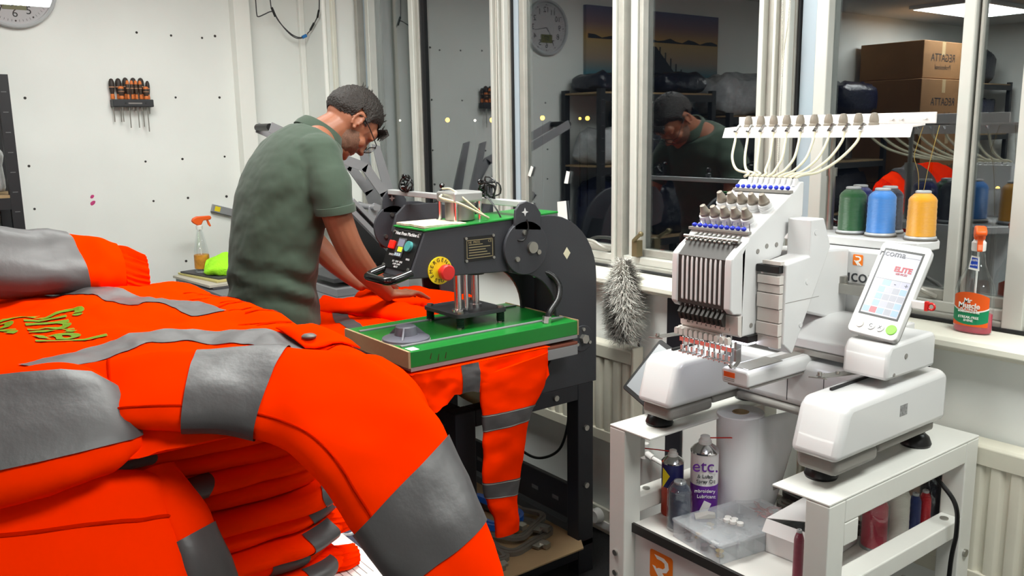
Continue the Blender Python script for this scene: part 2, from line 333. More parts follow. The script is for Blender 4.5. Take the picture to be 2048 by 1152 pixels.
for (y, z) in ((-0.385, 0.54), (-0.385, 0.33), (-0.885, 0.48), (-0.885, 0.3), (-0.52, 0.673)):
    build(MB().cyl((2.608, y, z), (2.618, y, z), 0.010, n=10), 'bolt', steel, hp)
def cplate(x, t=0.012):
    arc = lambda cy, cz, ry, rz, a0, a1, n=10: [(cy + ry * math.cos(math.radians(a0 + (a1 - a0) * k / n)), cz + rz * math.sin(math.radians(a0 + (a1 - a0) * k / n))) for k in range(n + 1)]
    poly = [(-0.66, 1.285)] + arc(-0.555, 1.065, 0.217, 0.22, 90, 0) + [(-0.338, 0.70), (-0.60, 0.70)] + [(-0.575, 0.76), (-0.53, 0.82), (-0.508, 0.88)] + arc(-0.66, 0.95, 0.145, 0.155, 0, 90) + [(-0.70, 1.115), (-0.72, 1.19), (-0.70, 1.25)]
    build(MB().prism(poly, 'x', x, x + t), 'c_frame_plate', blk, hp, smooth=30, bevel=0.002)
def disc(x, sx=1):
    d = build(MB().cyl((x, -0.645, 1.19), (x + 0.010 * sx, -0.645, 1.19), 0.085, n=40), 'pivot_disc', blk, hp, bevel=0.002)
    for a in (100, 220, 340):
        build(MB().cyl((x, -0.645 + 0.05 * math.cos(math.radians(a)), 1.19 + 0.05 * math.sin(math.radians(a))), (x + 0.017 * sx, -0.645 + 0.05 * math.cos(math.radians(a)), 1.19 + 0.05 * math.sin(math.radians(a))), 0.008, n=10), 'bolt', steel, d)
    build(MB().cyl((x, -0.625, 1.19), (x + 0.022 * sx, -0.625, 1.19), 0.018, n=20), 'pivot_pin', steel, d)
    ear = [(-0.69, 1.25), (-0.685, 1.31), (-0.67, 1.328), (-0.64, 1.335), (-0.605, 1.322), (-0.585, 1.295), (-0.585, 1.24)]
    e = build(MB().prism(ear, 'x', x, x + 0.010 * sx), 'bar_bracket', blk, hp, smooth=30, bevel=0.002)
    star = [(-0.649 + (0.013 if k % 2 == 0 else 0.005) * math.sin(math.pi * k / 4), 1.302 + (0.013 if k % 2 == 0 else 0.005) * math.cos(math.pi * k / 4)) for k in range(8)]
    build(MB().prism(star, 'x', x + 0.010 * sx, x + 0.011 * sx), 'star_mark', printw, e, smooth=0)
cplate(2.60); cplate(2.416); disc(2.612)
cplate(1.77); cplate(1.90); disc(1.782)
build(MB().prism([(-0.46, 0.70), (-0.34, 0.70), (-0.34, 1.0), (-0.40, 1.15), (-0.46, 1.15)], 'x', 2.428, 2.60), 'column_back', blk, hp, smooth=30)
build(MB().prism([(-0.40, 0.70), (-0.34, 0.70), (-0.34, 1.0), (-0.40, 1.15)], 'x', 1.782, 1.90), 'column_back', blk, hp, smooth=30)
for x in (1.77, 2.416): build(MB().box(x + 0.012, x + 0.184, -0.72, -0.34, 0.70, 0.76), 'base_block', blk, hp, smooth=0, bevel=0.004)
# hub cover low on the near plate
hub = build(MB().cyl((2.612, -0.405, 0.86), (2.618, -0.405, 0.86), 0.045, n=32), 'hub_cover', blk, hp, bevel=0.002)
build(MB().cyl((2.618, -0.405, 0.86), (2.634, -0.405, 0.86), 0.016, n=6), 'hub_nut', steel, hub)
for a in (90, 210, 330): build(MB().cyl((2.618, -0.405 + 0.032 * math.cos(math.radians(a)), 0.86 + 0.032 * math.sin(math.radians(a))), (2.625, -0.405 + 0.032 * math.cos(math.radians(a)), 0.86 + 0.032 * math.sin(math.radians(a))), 0.006, n=8), 'bolt', steel, hub)
build(MB().prism([(-0.47, 1.135), (-0.455, 1.155), (-0.47, 1.175), (-0.485, 1.155)], 'x', 2.612, 2.6128), 'diamond_sticker', mat('cream_sticker', (214, 208, 180), 0.7), hp, smooth=0)
# arm
arm = build(MB().prism([(-1.06, 1.135), (-1.0, 1.268), (-0.60, 1.284), (-0.56, 1.20), (-0.62, 1.115)], 'x', 2.428, 2.602), 'press_arm', blk, hp, smooth=0, bevel=0.003)
build(MB().prism([(-1.004, 1.268), (-1.004, 1.274), (-0.50, 1.294), (-0.50, 1.287)], 'x', 2.424, 2.606), 'arm_top_cover', green, hp, smooth=0, bevel=0.002)
# control panel on the sloping front face
fy = V((0, 0.06, 0.133)).normalized(); fx = V((1, 0, 0)); fn = V((0, -0.133, 0.06)).normalized()
F0 = V((2.515, -1.03, 1.2015))
def onf(u, v, h=0.0): return F0 + fx * u + fy * v + fn * h
def fbox(u0, u1, v0, v1, h0, h1):
    return MB().add([onf(u, v, h) for h in (h0, h1) for (u, v) in ((u0, v0), (u1, v0), (u1, v1), (u0, v1))], [(3, 2, 1, 0), (4, 5, 6, 7), (0, 1, 5, 4), (1, 2, 6, 5), (2, 3, 7, 6), (3, 0, 4, 7)])
pan = build(fbox(-0.080, 0.080, -0.052, 0.068, 0, 0.004), 'control_panel', black, hp, smooth=0, bevel=0.001)
text('Heat Press Machine III', 0.0150, onf(0.005, 0.056, 0.0044), fx, fy, 'panel_title', printw, pan)
build(fbox(-0.070, -0.044, 0.006, 0.030, 0.004, 0.012), 'power_switch', mat('lit_red_switch', (230, 30, 20), 0.3, emit=(255, 20, 10), es=1.6), pan, smooth=0, bevel=0.002)
sc = build(fbox(-0.028, 0.016, -0.018, 0.042, 0.004, 0.009), 'timer_unit', mat('timer_bezel', (58, 58, 62), 0.4), pan, smooth=0, bevel=0.003)
build(fbox(-0.022, 0.012, 0.016, 0.038, 0.009, 0.0095), 'timer_face', mat('timer_grey', (120, 122, 140), 0.4), sc, smooth=0)
build(fbox(-0.012, 0.012, 0.000, 0.014, 0.009, 0.0098), 'timer_digits', mat('lime_display', (190, 220, 40), 0.5, emit=(190, 225, 30), es=0.7), sc, smooth=0)
for k in range(3): build(fbox(-0.020 + k * 0.012, -0.011 + k * 0.012, -0.014, -0.005, 0.009, 0.0105), 'timer_button', mat('pale_button', (160, 175, 185), 0.4), sc, smooth=0)
build(MB().cyl(onf(0.040, 0.020, 0.004), onf(0.040, 0.020, 0.013), 0.016, n=24), 'start_button', mat('teal_button', (70, 140, 138), 0.35), pan)
for k, (u, v, s_) in enumerate(((-0.045, -0.012, 'SWITCH'), (0.052, -0.018, 'PRESS'), (0, -0.030, 'SET  TEMP  TIME'), (0.0, -0.038, '0-399  0-999'), (0, -0.046, 'AUTO'))):
    text(s_, 0.008, onf(u, v, 0.0044), fx, fy, 'panel_print', printw, pan)
for (u, v) in ((-0.072, 0.060), (0.072, 0.060), (-0.072, -0.046), (0.072, -0.046)): build(MB().cyl(onf(u, v, 0.004), onf(u, v, 0.007), 0.004, n=8), 'screw', steel, pan)
build(MB().tube(cr([(2.446, -1.045, 1.150), (2.446, -1.085, 1.140), (2.450, -1.108, 1.134), (2.475, -1.118, 1.132), (2.56, -1.118, 1.132), (2.586, -1.108, 1.134), (2.592, -1.085, 1.140), (2.592, -1.045, 1.150)], 5), 0.0125, 12), 'handle', mat('black_gloss', (14, 14, 15), 0.18, coat=0.5), hp)
# emergency stop
es_ = build(MB().cyl((2.602, -0.955, 1.150), (2.606, -0.955, 1.150), 0.041, n=36), 'emergency_plate', yellow, hp)
for k, ch in enumerate('EMERGENCY'):
    a = math.radians(205 - k * 26)
    text(ch, 0.0155, V((2.6062, -0.955 + 0.0315 * math.cos(a), 1.150 + 0.0315 * math.sin(a))), (0, math.sin(a), -math.cos(a)), (0, math.cos(a), math.sin(a)), 'stop_letter', labelblk, es_)
for k, ch in enumerate('STOP'):
    a = math.radians(238 + k * 22)
    text(ch, 0.0155, V((2.6062, -0.955 + 0.0315 * math.cos(a), 1.150 + 0.0315 * math.sin(a))), (0, -math.sin(a), math.cos(a)), (0, -math.cos(a), -math.sin(a)), 'stop_letter', labelblk, es_)
build(MB().lathe([(0.013, 0), (0.013, 0.016), (0.023, 0.018), (0.024, 0.034), (0.020, 0.038), (0.001, 0.039)], (2.606, -0.950, 1.147), (1, 0, 0), 28), 'emergency_button', redp, es_)
# rating plate
npl = build(MB().box(2.602, 2.6035, -0.866, -0.753, 1.165, 1.240), 'rating_plate', labelblk, hp, smooth=0)
fr = MB()
for (a, b, c, d) in ((-.858, -.761, 1.228, 1.230), (-.858, -.761, 1.174, 1.176), (-.858, -.856, 1.174, 1.230), (-.763, -.761, 1.174, 1.230)): fr.box(2.6035, 2.6039, a, b, c, d)
build(fr, 'plate_border', goldp, npl, smooth=0)
text('HE  PRESS', 0.010, (2.6037, -0.830, 1.222), (0, 1, 0), (0, 0, 1), 'plate_print', goldp, npl); text('CE', 0.011, (2.6037, -0.772, 1.222), (0, 1, 0), (0, 0, 1), 'plate_print', goldp, npl)
for k in range(5): build(MB().box(2.6035, 2.6037, -0.850, -0.850 + 0.05 + 0.03 * random.random(), 1.182 + k * 0.008, 1.1845 + k * 0.008), 'plate_line', goldp, npl, smooth=0)
for (y, z) in ((-0.860, 1.236), (-0.759, 1.238), (-0.860, 1.168), (-0.759, 1.170)): build(MB().cyl((2.6035, y, z), (2.607, y, z), 0.0045, n=10), 'rivet', steel, npl)
# air cylinder on top of the arm
cyl = build(MB().cyl((2.515, -0.82, 1.285), (2.515, -0.82, 1.345), 0.046, n=32), 'air_cylinder', steel, hp)
build(MB().box(2.463, 2.567, -0.872, -0.768, 1.340, 1.372), 'cylinder_cap', mat('cast_aluminium', (190, 190, 188), 0.35, 0.7, var=(8, 0.06)), cyl, smooth=0, bevel=0.006)
for (x, y) in ((2.471, -0.864), (2.559, -0.864), (2.471, -0.776), (2.559, -0.776)): build(MB().cyl((x, y, 1.283), (x, y, 1.345), 0.006, n=10), 'tie_rod', chrome, cyl)
hose = mat('clear_hose', (196, 190, 160), 0.3, alpha=1.0)
build(MB().tube(cr([(2.50, -0.875, 1.362), (2.52, -0.89, 1.355), (2.57, -0.86, 1.34), (2.60, -0.80, 1.305), (2.59, -0.765, 1.29)], 6), 0.0035, 8), 'air_hose', hose, cyl)
build(MB().tube(cr([(2.49, -0.865, 1.38), (2.54, -0.86, 1.378), (2.585, -0.82, 1.33), (2.588, -0.765, 1.288)], 6), 0.003, 8), 'air_hose', hose, cyl)
# guide shafts, spring plate and springs
for (x, y, r) in ((2.530, -0.845, 0.012), (2.530, -0.815, 0.008), (2.495, -0.755, 0.012)): build(MB().cyl((x, y, 1.0), (x, y, 1.14), r, n=18), 'guide_shaft', chrome, hp)
build(MB().cyl((2.495, -0.755, 1.105), (2.495, -0.755, 1.12), 0.03, n=20), 'shaft_flange', blk, hp)
for (x, y) in ((2.530, -0.845), (2.495, -0.755)): build(MB().cyl((x, y, 0.998), (x, y, 1.008), 0.02, n=20), 'shaft_collar', chrome, hp)
build(MB().prism(rrect(2.365, 2.575, -0.875, -0.685, 0.018), 'z', 0.986, 0.998), 'spring_plate', blk, hp, smooth=30, bevel=0.001)
for (x, y) in ((2.383, -0.857), (2.557, -0.857), (2.383, -0.703), (2.557, -0.703)):
    sp = build(MB().tube([(x + 0.011 * math.cos(t * 0.55), y + 0.011 * math.sin(t * 0.55), 0.954 + 0.032 * t / 90) for t in range(91)], 0.0023, 5), 'spring', mat('dark_green_spring', (22, 44, 34), 0.4, 0.3), hp)
    build(MB().cyl((x, y, 0.95), (x, y, 1.004), 0.006, n=10), 'spring_bolt', steel, sp)
    build(MB().cyl((x, y, 0.998), (x, y, 1.005), 0.011, n=6), 'bolt_head', steel, sp); build(MB().cyl((x, y, 0.949), (x, y, 0.957), 0.010, n=6), 'bolt_nut', steel, sp)
# upper and lower platens
up = build(MB().box(2.318, 2.702, -1.122, -0.504, 0.904, 0.950), 'upper_platen', green, hp, smooth=0, bevel=0.002)
build(MB().box(2.314, 2.703, -1.130, -1.122, 0.903, 0.952), 'platen_edge_card', kraft, up, smooth=0, bevel=0.001)
build(MB().box(2.316, 2.704, -0.504, -0.500, 0.903, 0.952), 'platen_edge_card', kraft, up, smooth=0)
build(MB().box(2.318, 2.702, -1.122, -0.504, 0.893, 0.904), 'heating_plate', greyst, up, smooth=0)
for x in (2.380, 2.632): build(MB().box(x, x + 0.010, -1.115, -0.51, 0.950, 0.955), 'platen_rail', greyst, up, smooth=0, bevel=0.001)
build(MB().box(2.655, 2.69, -1.112, -1.085, 0.950, 0.9506), 'paper_label', papm, up, smooth=0)
scr = mat('chipped_paint', (62, 50, 24), 0.8)
for (y, z, h) in ((-1.06, 0.928, 0.016), (-1.035, 0.920, 0.020), (-1.01, 0.922, 0.018)): build(MB().prism([(y, z - h / 2), (y + 0.004, z - h / 2), (y + 0.007, z + h / 2), (y + 0.005, z + h / 2)], 'x', 2.702, 2.7026), 'paint_chip', scr, up, smooth=0)
cond = MB(); pth = [V(p) for p in cr([(2.665, -0.600, 0.955), (2.664, -0.585, 0.985), (2.655, -0.545, 1.02), (2.635, -0.525, 1.06), (2.61, -0.545, 1.095), (2.58, -0.60, 1.112)], 12)]
cond.tube(pth, [0.0095 + 0.0018 * (i % 2) for i in range(len(pth))], 10)
build(cond, 'conduit', black, hp, smooth=60)
build(MB().cyl((2.665, -0.602, 0.950), (2.665, -0.599, 0.972), 0.014, n=6), 'conduit_nut', chrome, hp); build(MB().cyl((2.60, -0.59, 1.095), (2.60, -0.61, 1.12), 0.012, n=10), 'conduit_elbow', chrome, hp)
for x in (2.318, 1.66):
    lp = build(MB().box(x, x + 0.384, -1.118, -0.502, 0.838, 0.872), 'lower_platen', greyst, hp, smooth=0, bevel=0.002)
    build(MB().box(x, x + 0.384, -1.118, -0.502, 0.872, 0.882), 'silicone_pad', mat('brown_pad', (120, 66, 50), 0.8), lp, smooth=0, bevel=0.002)
    build(MB().box(x + 0.14, x + 0.24, -0.85, -0.60, 0.76, 0.838), 'platen_support', blk, lp, smooth=0)
# cross bar with lamps and cable coils
build(MB().box(1.79, 2.612, -0.666, -0.634, 1.318, 1.336), 'cross_bar', mat('bar_aluminium', (205, 206, 206), 0.35, 0.3), hp, smooth=0, bevel=0.002)
def coil(loc, r, label, seed, tails):
    random.seed(seed); t = thing('cable_coil', label, 'cable', loc, 'black cable coils on the press')
    x, y, z = loc
    for k in range(5):
        a = random.uniform(-0.9, 0.9); b = random.uniform(-0.7, 0.7); rr = r * random.uniform(0.6, 1.0); c = V((x + random.uniform(-.3, .3) * r, y - 0.01, z + rr * 0.8))
        M = Matrix.Translation(c) @ Matrix.Rotation(a, 4, 'Z') @ Matrix.Rotation(b, 4, 'X')
        build(MB().tube([M @ V((rr * math.cos(i * 0.35), 0.006 * math.sin(i), rr * math.sin(i * 0.35))) for i in range(18)], 0.0028, 6, closed=True), 'cable_loop', black, t)
    for k in range(3): build(MB().lathe([(0.007, 0), (0.009, 0.004), (0.009, 0.014), (0.004, 0.018)], (x + random.uniform(-.6, .6) * r, y - 0.02, z + 0.01 + k * 0.02), (random.uniform(-1, 1), -1, random.uniform(-.4, .8)), 10), 'cable_clip', mat('black_gloss', (14, 14, 15), 0.18), t)
    for p in tails: build(MB().tube(cr(p, 6), 0.0026, 6), 'cable_tail', black, t)
    return t
coil((1.93, -0.652, 1.338), 0.032, 'small black cable coil tied near the left end of the cross bar', 3, [])
coil((2.455, -0.652, 1.338), 0.040, 'larger tangled black cable coil at the right end of the cross bar', 11, [[(2.42, -0.68, 1.36), (2.43, -0.70, 1.31), (2.42, -0.71, 1.27), (2.425, -0.71, 1.295)], [(2.48, -0.69, 1.345), (2.56, -0.705, 1.30), (2.60, -0.70, 1.235), (2.63, -0.665, 1.215), (2.632, -0.645, 1.25), (2.63, -0.648, 1.28)]])
coil((2.21, -0.656, 1.320), 0.018, 'black clip beside the air cylinder on the cross bar', 5, [])
# loose things lying on the press
pk = thing('plastic_knob_cap', 'round grey plastic flanged cap lying on the green platen', 'cap', (2.565, -1.055, 0.950))
build(MB().lathe([(0.072, 0.0), (0.072, 0.002), (0.068, 0.002), (0.001, 0.002)], (2.565, -1.055, 0.950), n=40), 'rim_seal', mat('pale_seal', (170, 170, 168), 0.5), pk)
build(MB().lathe([(0.071, 0.002), (0.070, 0.008), (0.060, 0.012), (0.034, 0.016), (0.030, 0.040), (0.027, 0.043), (0.001, 0.043)], (2.565, -1.055, 0.950), n=40), 'cap_body', greym, pk)
for a in (200, 320, 80):
    c, s_ = math.cos(math.radians(a)), math.sin(math.radians(a))
    g = MB().prism([(0.028, 0.012), (0.062, 0.012), (0.030, 0.040)], 'y', -0.0025, 0.0025); g.xf(Matrix.Translation((2.565, -1.055, 0.950)) @ Matrix.Rotation(math.radians(a), 4, 'Z')); build(g, 'gusset', greym, pk, smooth=0)
random.seed(4)
pad = MB().prism([(2.432 + 0.162 * (k / 14) + 0, -1.000 + random.uniform(0, .012)) for k in range(15)] + [(2.598 - random.uniform(0, .014), -1.0 + 0.15 * k / 6) for k in range(1, 7)] + [(2.598 - 0.165 * k / 10, -0.850 + random.uniform(-.018, .01)) for k in range(1, 11)], 'z', 1.2755, 1.283)
build(pad, 'press_arm_pad', felt, smooth=0, bevel=0.001); tag(bpy.data.objects['press_arm_pad'], 'frayed cream felt pad lying on the press arm in front of the cylinder', 'pad')
# under the press: card sheet and embroidery hoops
cs = build(MB().prism([(1.95, -0.84), (2.62, -0.84), (2.66, -0.80), (2.66, -0.44), (2.60, -0.40), (1.95, -0.40)], 'z', 0.125, 0.131), 'cardboard_sheet', kraft, smooth=0, bevel=0.001); tag(cs, 'brown cardboard sheet lying on the lower shelf of the press stand', 'cardboard')
def hoop(name, cx, cy, z, a, b, r, w_, h, m, label, rot=0, tilt=0, gap=True):
    t = thing(name, label, 'hoop', (cx, cy, z), 'embroidery hoops under the press')
    M = Matrix.Translation((cx, cy, z)) @ Matrix.Rotation(rot, 4, 'Z') @ Matrix.Rotation(tilt, 4, 'X')
    def band(off, nm, mm, h0, h1):
        o_ = rrect(-a - off, a + off, -b - off, b + off, r + off, 8); i_ = rrect(-a - off + w_, a + off - w_, -b - off + w_, b + off - w_, max(r + off - w_, 0.004), 8); n = len(o_)
        g = MB().add([(p[0], p[1], h0) for p in o_] + [(p[0], p[1], h1) for p in o_] + [(p[0], p[1], h1) for p in i_] + [(p[0], p[1], h0) for p in i_],
                     [(k * n + i, k * n + (i + 1) % n, ((k + 1) % 4) * n + (i + 1) % n, ((k + 1) % 4) * n + i) for k in range(4) for i in range(n)])
        build(g.xf(M), nm, mm, t, smooth=35)
    band(0, 'outer_ring', m, 0, h); band(-w_ - 0.001, 'inner_ring', m, 0.002, h + 0.003)
    build(MB().box(a - 0.005, a + 0.03, -0.03, 0.03, 0.003, 0.012).box(a + 0.02, a + 0.05, -0.012, 0.012, 0.003, 0.02).xf(M), 'bracket', steel, t, smooth=0)
    build(MB().cyl((-a - 0.004, -b * 0.2, h / 2), (-a - 0.03, -b * 0.2, h / 2), 0.006, n=10).xf(M), 'clamp_screw', steel, t)
    return t
taupe = mat('taupe_hoop_plastic', (104, 98, 90), 0.45); bluep = mat('blue_hoop_plastic', (30, 82, 170), 0.3)
hoop('embroidery_hoop', 2.36, -0.60, 0.131, 0.19, 0.13, 0.05, 0.012, 0.016, taupe, 'large taupe embroidery hoop lying flat on the cardboard', 0.25)
hoop('embroidery_hoop', 2.33, -0.58, 0.152, 0.17, 0.12, 0.05, 0.010, 0.014, taupe, 'taupe embroidery hoop stacked under the blue one', 0.45)
hoop('embroidery_hoop', 2.30, -0.60, 0.172, 0.15, 0.085, 0.06, 0.014, 0.022, bluep, 'blue and white embroidery hoop on top of the taupe hoops', 0.15)
hoop('embroidery_hoop', 2.44, -0.72, 0.131, 0.13, 0.06, 0.03, 0.012, 0.014, taupe, 'small taupe hoop with steel clamps at the front of the cardboard', -0.2)
# ------------------------------------------------------------------ steel cart
cw = mat('white_cart_paint', (222, 222, 216), 0.38, var=(6, 0.05), bump=(50, 0.03))
ct = thing('machine_cart', 'white painted steel cart with open top rails and a lower shelf', 'cart', (3.49, -0.5, 0))
def cb(nm, *b, bev=0.003): return build(MB().box(*b), nm, cw, ct, smooth=0, bevel=bev)
for (xa, xb, s_) in ((3.175, 3.318, 1), (3.674, 3.812, -1)):
    cb('top_rail', xa, xb, -0.812, -0.176, 0.794, 0.800, bev=0.002)
    po = (xa, xa + 0.055) if s_ > 0 else (xb - 0.055, xb)
    cb('front_post', po[0], po[1], -0.812, -0.752, 0, 0.794); cb('back_post', po[0], po[1], -0.236, -0.176, 0, 0.794)
    so = (xa, xa + 0.02) if s_ > 0 else (xb - 0.02, xb)
    cb('side_beam', so[0], so[1], -0.752, -0.236, 0.742, 0.794)
    lo = (xa, xa + 0.05) if s_ > 0 else (xb - 0.05, xb)
    r_ = cb('lower_rail', lo[0], lo[1], -0.752, -0.236, 0.556, 0.600)
    build(MB().cyl(((lo[0] + lo[1]) / 2, -0.70 if s_ > 0 else -0.27, 0.600), ((lo[0] + lo[1]) / 2, -0.70 if s_ > 0 else -0.27, 0.603), 0.010, n=14), 'bolt', steel, r_)
    cb('foot_rail', lo[0], lo[1], -0.752, -0.236, 0.05, 0.10)
    cb('corner_gusset', so[0], so[1], -0.752, -0.70, 0.69, 0.742)
for (x, y, z) in ((3.2, -0.812, 0.452), (3.2, -0.812, 0.395), (3.2, -0.812, 0.34)): build(MB().cyl((x, y, z), (x, y - 0.005, z), 0.008, n=12), 'bolt', steel, ct)
for (y, z) in ((-0.206, 0.50), (-0.206, 0.42), (-0.5, 0.53)): build(MB().cyl((3.81, y, z), (3.818, y, z), 0.010, n=12), 'bolt', steel, ct)
sh = build(MB().box(3.23, 3.757, -0.775, -0.24, 0.517, 0.535), 'shelf', mat('white_laminate', (232, 231, 226), 0.4, var=(5, 0.03)), ct, smooth=0, bevel=0.001)
build(MB().box(3.225, 3.757, -0.784, -0.775, 0.512, 0.537), 'black_edge_trim', mat('dark_edge', (48, 46, 44), 0.5), sh, smooth=0, bevel=0.001)
fp = build(MB().box(3.23, 3.757, -0.772, -0.760, 0.10, 0.510), 'front_panel', mat('panel_white', (226, 226, 224), 0.4), ct, smooth=0, bevel=0.002)
orange = mat('logo_orange', (240, 122, 20), 0.5); charp = mat('logo_charcoal', (60, 62, 66), 0.5)
def rlogo(org, xd, yd, s_, parent, mo, mw):
    """rounded orange tile with a white R made of three strokes"""
    xd = V(xd); yd = V(yd); n_ = xd.cross(yd); o_ = V(org)
    def pl(pts, h0, h1, nm, m):
        P = [o_ + xd * p[0] * s_ + yd * p[1] * s_ for p in pts]; k = len(P)
        return build(MB().add([p + n_ * h0 for p in P] + [p + n_ * h1 for p in P], [tuple(range(k))[::-1], tuple(range(k, 2 * k))] + [(i, (i + 1) % k, k + (i + 1) % k, k + i) for i in range(k)]), nm, m, parent, smooth=0)
    pl(rrect(-0.5, 0.5, -0.5, 0.5, 0.1), 0, 0.0006, 'logo_tile', mo)
    pl([(-0.30, 0.36), (0.12, 0.36), (0.30, 0.26), (0.34, 0.06), (0.24, -0.10), (0.05, -0.17), (0.40, -0.5), (0.22, -0.5), (-0.22, -0.12), (-0.10, -0.05), (0.08, -0.03), (0.17, 0.06), (0.15, 0.20), (0.02, 0.24), (-0.18, 0.24)], 0.0006, 0.0010, 'logo_letter', mw)
    pl([(-0.38, -0.05), (-0.26, -0.05), (0.14, -0.5), (0.0, -0.5)], 0.0006, 0.0010, 'logo_letter', mw)
rlogo((3.325, -0.7722, 0.447), (1, 0, 0), (0, 0, 1), 0.078, fp, orange, white_gloss)
text('r\u0131coma', 0.105, (3.40, -0.7724, 0.426), (1, 0, 0), (0, 0, 1), 'brand_text', charp, fp, align='LEFT')
build(MB().box(3.449, 3.460, -0.7732, -0.772, 0.459, 0.469), 'brand_dot', orange, fp, smooth=0)
# ------------------------------------------------------------------ embroidery machine
wm = mat('machine_white', (212, 212, 212), 0.25, coat=0.15); gsk = mat('machine_grey_skirt', (136, 133, 128), 0.45); offw = mat('machine_offwhite', (206, 200, 194), 0.35)
em = thing('embroidery_machine', 'white multi-needle embroidery machine with touch screen standing on the cart', 'embroidery machine', (3.515, -0.5, 0.8))
base = build(MB().box(3.30, 3.74, -0.522, -0.345, 0.872, 0.992), 'base_body', wm, em, smooth=40, bevel=0.02, seg=4)
for (x0, x1, nm) in ((3.235, 3.350, 'left_leg'), (3.688, 3.803, 'right_leg')):
    lg = build(MB().prism([(-0.782, 0.872), (-0.752, 0.972), (-0.735, 0.990), (-0.36, 0.996), (-0.335, 0.985), (-0.335, 0.872)], 'x', x0, x1), nm, wm, em, smooth=50, bevel=0.016, seg=4)
    build(MB().box(x0 + 0.008, x1 - 0.012, -0.765, -0.60, 0.836, 0.873), 'grey_skirt', gsk, lg, smooth=40, bevel=0.012, seg=3)
    build(MB().box(x0 + 0.01, x1 - 0.014, -0.60, -0.36, 0.850, 0.873), 'grey_skirt', gsk, lg, smooth=40, bevel=0.006)
    build(MB().box((x0 + x1) / 2 - 0.030, (x0 + x1) / 2 - 0.024, -0.68, -0.44, 0.991, 0.9968), 'carriage_slot', mat('slot_black', (30, 30, 30), 0.6), lg, smooth=0)
build(MB().box(3.345, 3.70, -0.526, -0.36, 0.852, 0.874), 'grey_skirt', gsk, em, smooth=40, bevel=0.01)
for x in (3.50, 3.60): build(MB().box(x, x + 0.0015, -0.5228, -0.521, 0.885, 0.975), 'panel_seam', charp, base, smooth=0)
for (x, y) in ((3.255, -0.712), (3.715, -0.695), (3.745, -0.355), (3.26, -0.36)):
    build(MB().lathe([(0.034, 0), (0.036, 0.006), (0.030, 0.022), (0.020, 0.030), (0.020, 0.052)], (x, y, 0.800), n=28), 'rubber_foot', black, em)
for (x, y, a) in ((3.310, -0.655, 0.0), (3.355, -0.585, 0)): build(MB().box(x, x + 0.008, y, y + 0.030, 0.960, 0.9965), 'moulded_slot', mat('slot_grey', (170, 170, 172), 0.5), em, smooth=0, bevel=0.002)
build(MB().box(3.8028, 3.8036, -0.545, -0.515, 0.925, 0.950), 'worn_sticker', mat('worn_grey', (150, 150, 150), 0.7, var=(160, 0.4)), em, smooth=0)
# bed arm
ba = build(MB().prism([(3.476, 0.968), (3.472, 0.998), (3.480, 1.006), (3.545, 1.006), (3.552, 0.998), (3.550, 0.968)], 'y', -0.742, -0.45), 'bed_arm', wm, em, smooth=45, bevel=0.008, seg=3)
build(MB().box(3.490, 3.54, -0.728, -0.60, 1.0055, 1.0075), 'needle_plate', steel, ba, smooth=0, bevel=0.001)
build(MB().box(3.505, 3.53, -0.60, -0.47, 1.0055, 1.0068), 'arm_cover_strip', gsk, ba, smooth=0)
build(MB().box(3.484, 3.546, -0.73, -0.46, 0.962, 0.969), 'arm_underside', gsk, ba, smooth=0)
build(MB().box(3.482, 3.513, -0.7432, -0.742, 0.984, 0.996), 'warning_label', mat('orange_label', (226, 88, 24), 0.5), ba, smooth=0)
for k in range(2): build(MB().box(3.482, 3.512, -0.7430, -0.742, 0.9795 - k * 0.004, 0.981 - k * 0.004), 'label_line', gsk, ba, smooth=0)
# rear column, front face with logo, carriage beam
col_ = build(MB().box(3.40, 3.64, -0.335, -0.22, 0.98, 1.25), 'rear_column', wm, em, smooth=40, bevel=0.01, seg=3)
build(MB().prism([(-0.55, 1.12), (-0.335, 1.06), (-0.335, 1.25), (-0.55, 1.26)], 'x', 3.42, 3.535), 'head_neck', wm, em, smooth=40, bevel=0.006)
rlogo((3.559, -0.3352, 1.222), (1, 0, 0), (0, 0, 1), 0.027, col_, orange, white_gloss)
text('r\u0131coma', 0.046, (3.578, -0.3356, 1.181), (1, 0, 0), (0, 0, 1), 'brand_text', charp, col_)
br = build(MB().box(3.47, 3.62, -0.375, -0.345, 1.140, 1.165), 'steel_bracket', steel, em, smooth=0, bevel=0.001)
build(MB().cyl((3.535, -0.36, 1.165), (3.535, -0.36, 1.182), 0.013, n=18), 'bracket_knob', steel, br)
beam = build(MB().prism([(-0.500, 1.018), (-0.498, 1.042), (-0.478, 1.048), (-0.450, 1.080), (-0.41, 1.092), (-0.345, 1.092), (-0.345, 1.018)], 'x', 3.25, 3.72), 'carriage_beam', wm, em, smooth=40, bevel=0.003)
build(MB().prism([(-0.604, 1.014), (-0.602, 1.070), (-0.588, 1.090), (-0.412, 1.094), (-0.402, 1.082), (-0.402, 1.014)], 'x', 3.695, 3.800), 'carriage_end', wm, em, smooth=45, bevel=0.008, seg=3)
for (y, z, r) in ((-0.53, 1.058, 0.006), (-0.575, 1.024, 0.004)): build(MB().cyl((3.80, y, z), (3.8012, y, z), r, n=14), 'screw', gsk, em)
build(MB().box(3.28, 3.70, -0.506, -0.498, 1.004, 1.018), 'beam_strip', steel, em, smooth=0, bevel=0.001)
for (x, y) in ((3.29, -0.48), (3.71, -0.52)): build(MB().box(x, x + 0.03, y, y + 0.04, 0.99, 1.02), 'carriage_post', steel, em, smooth=0)
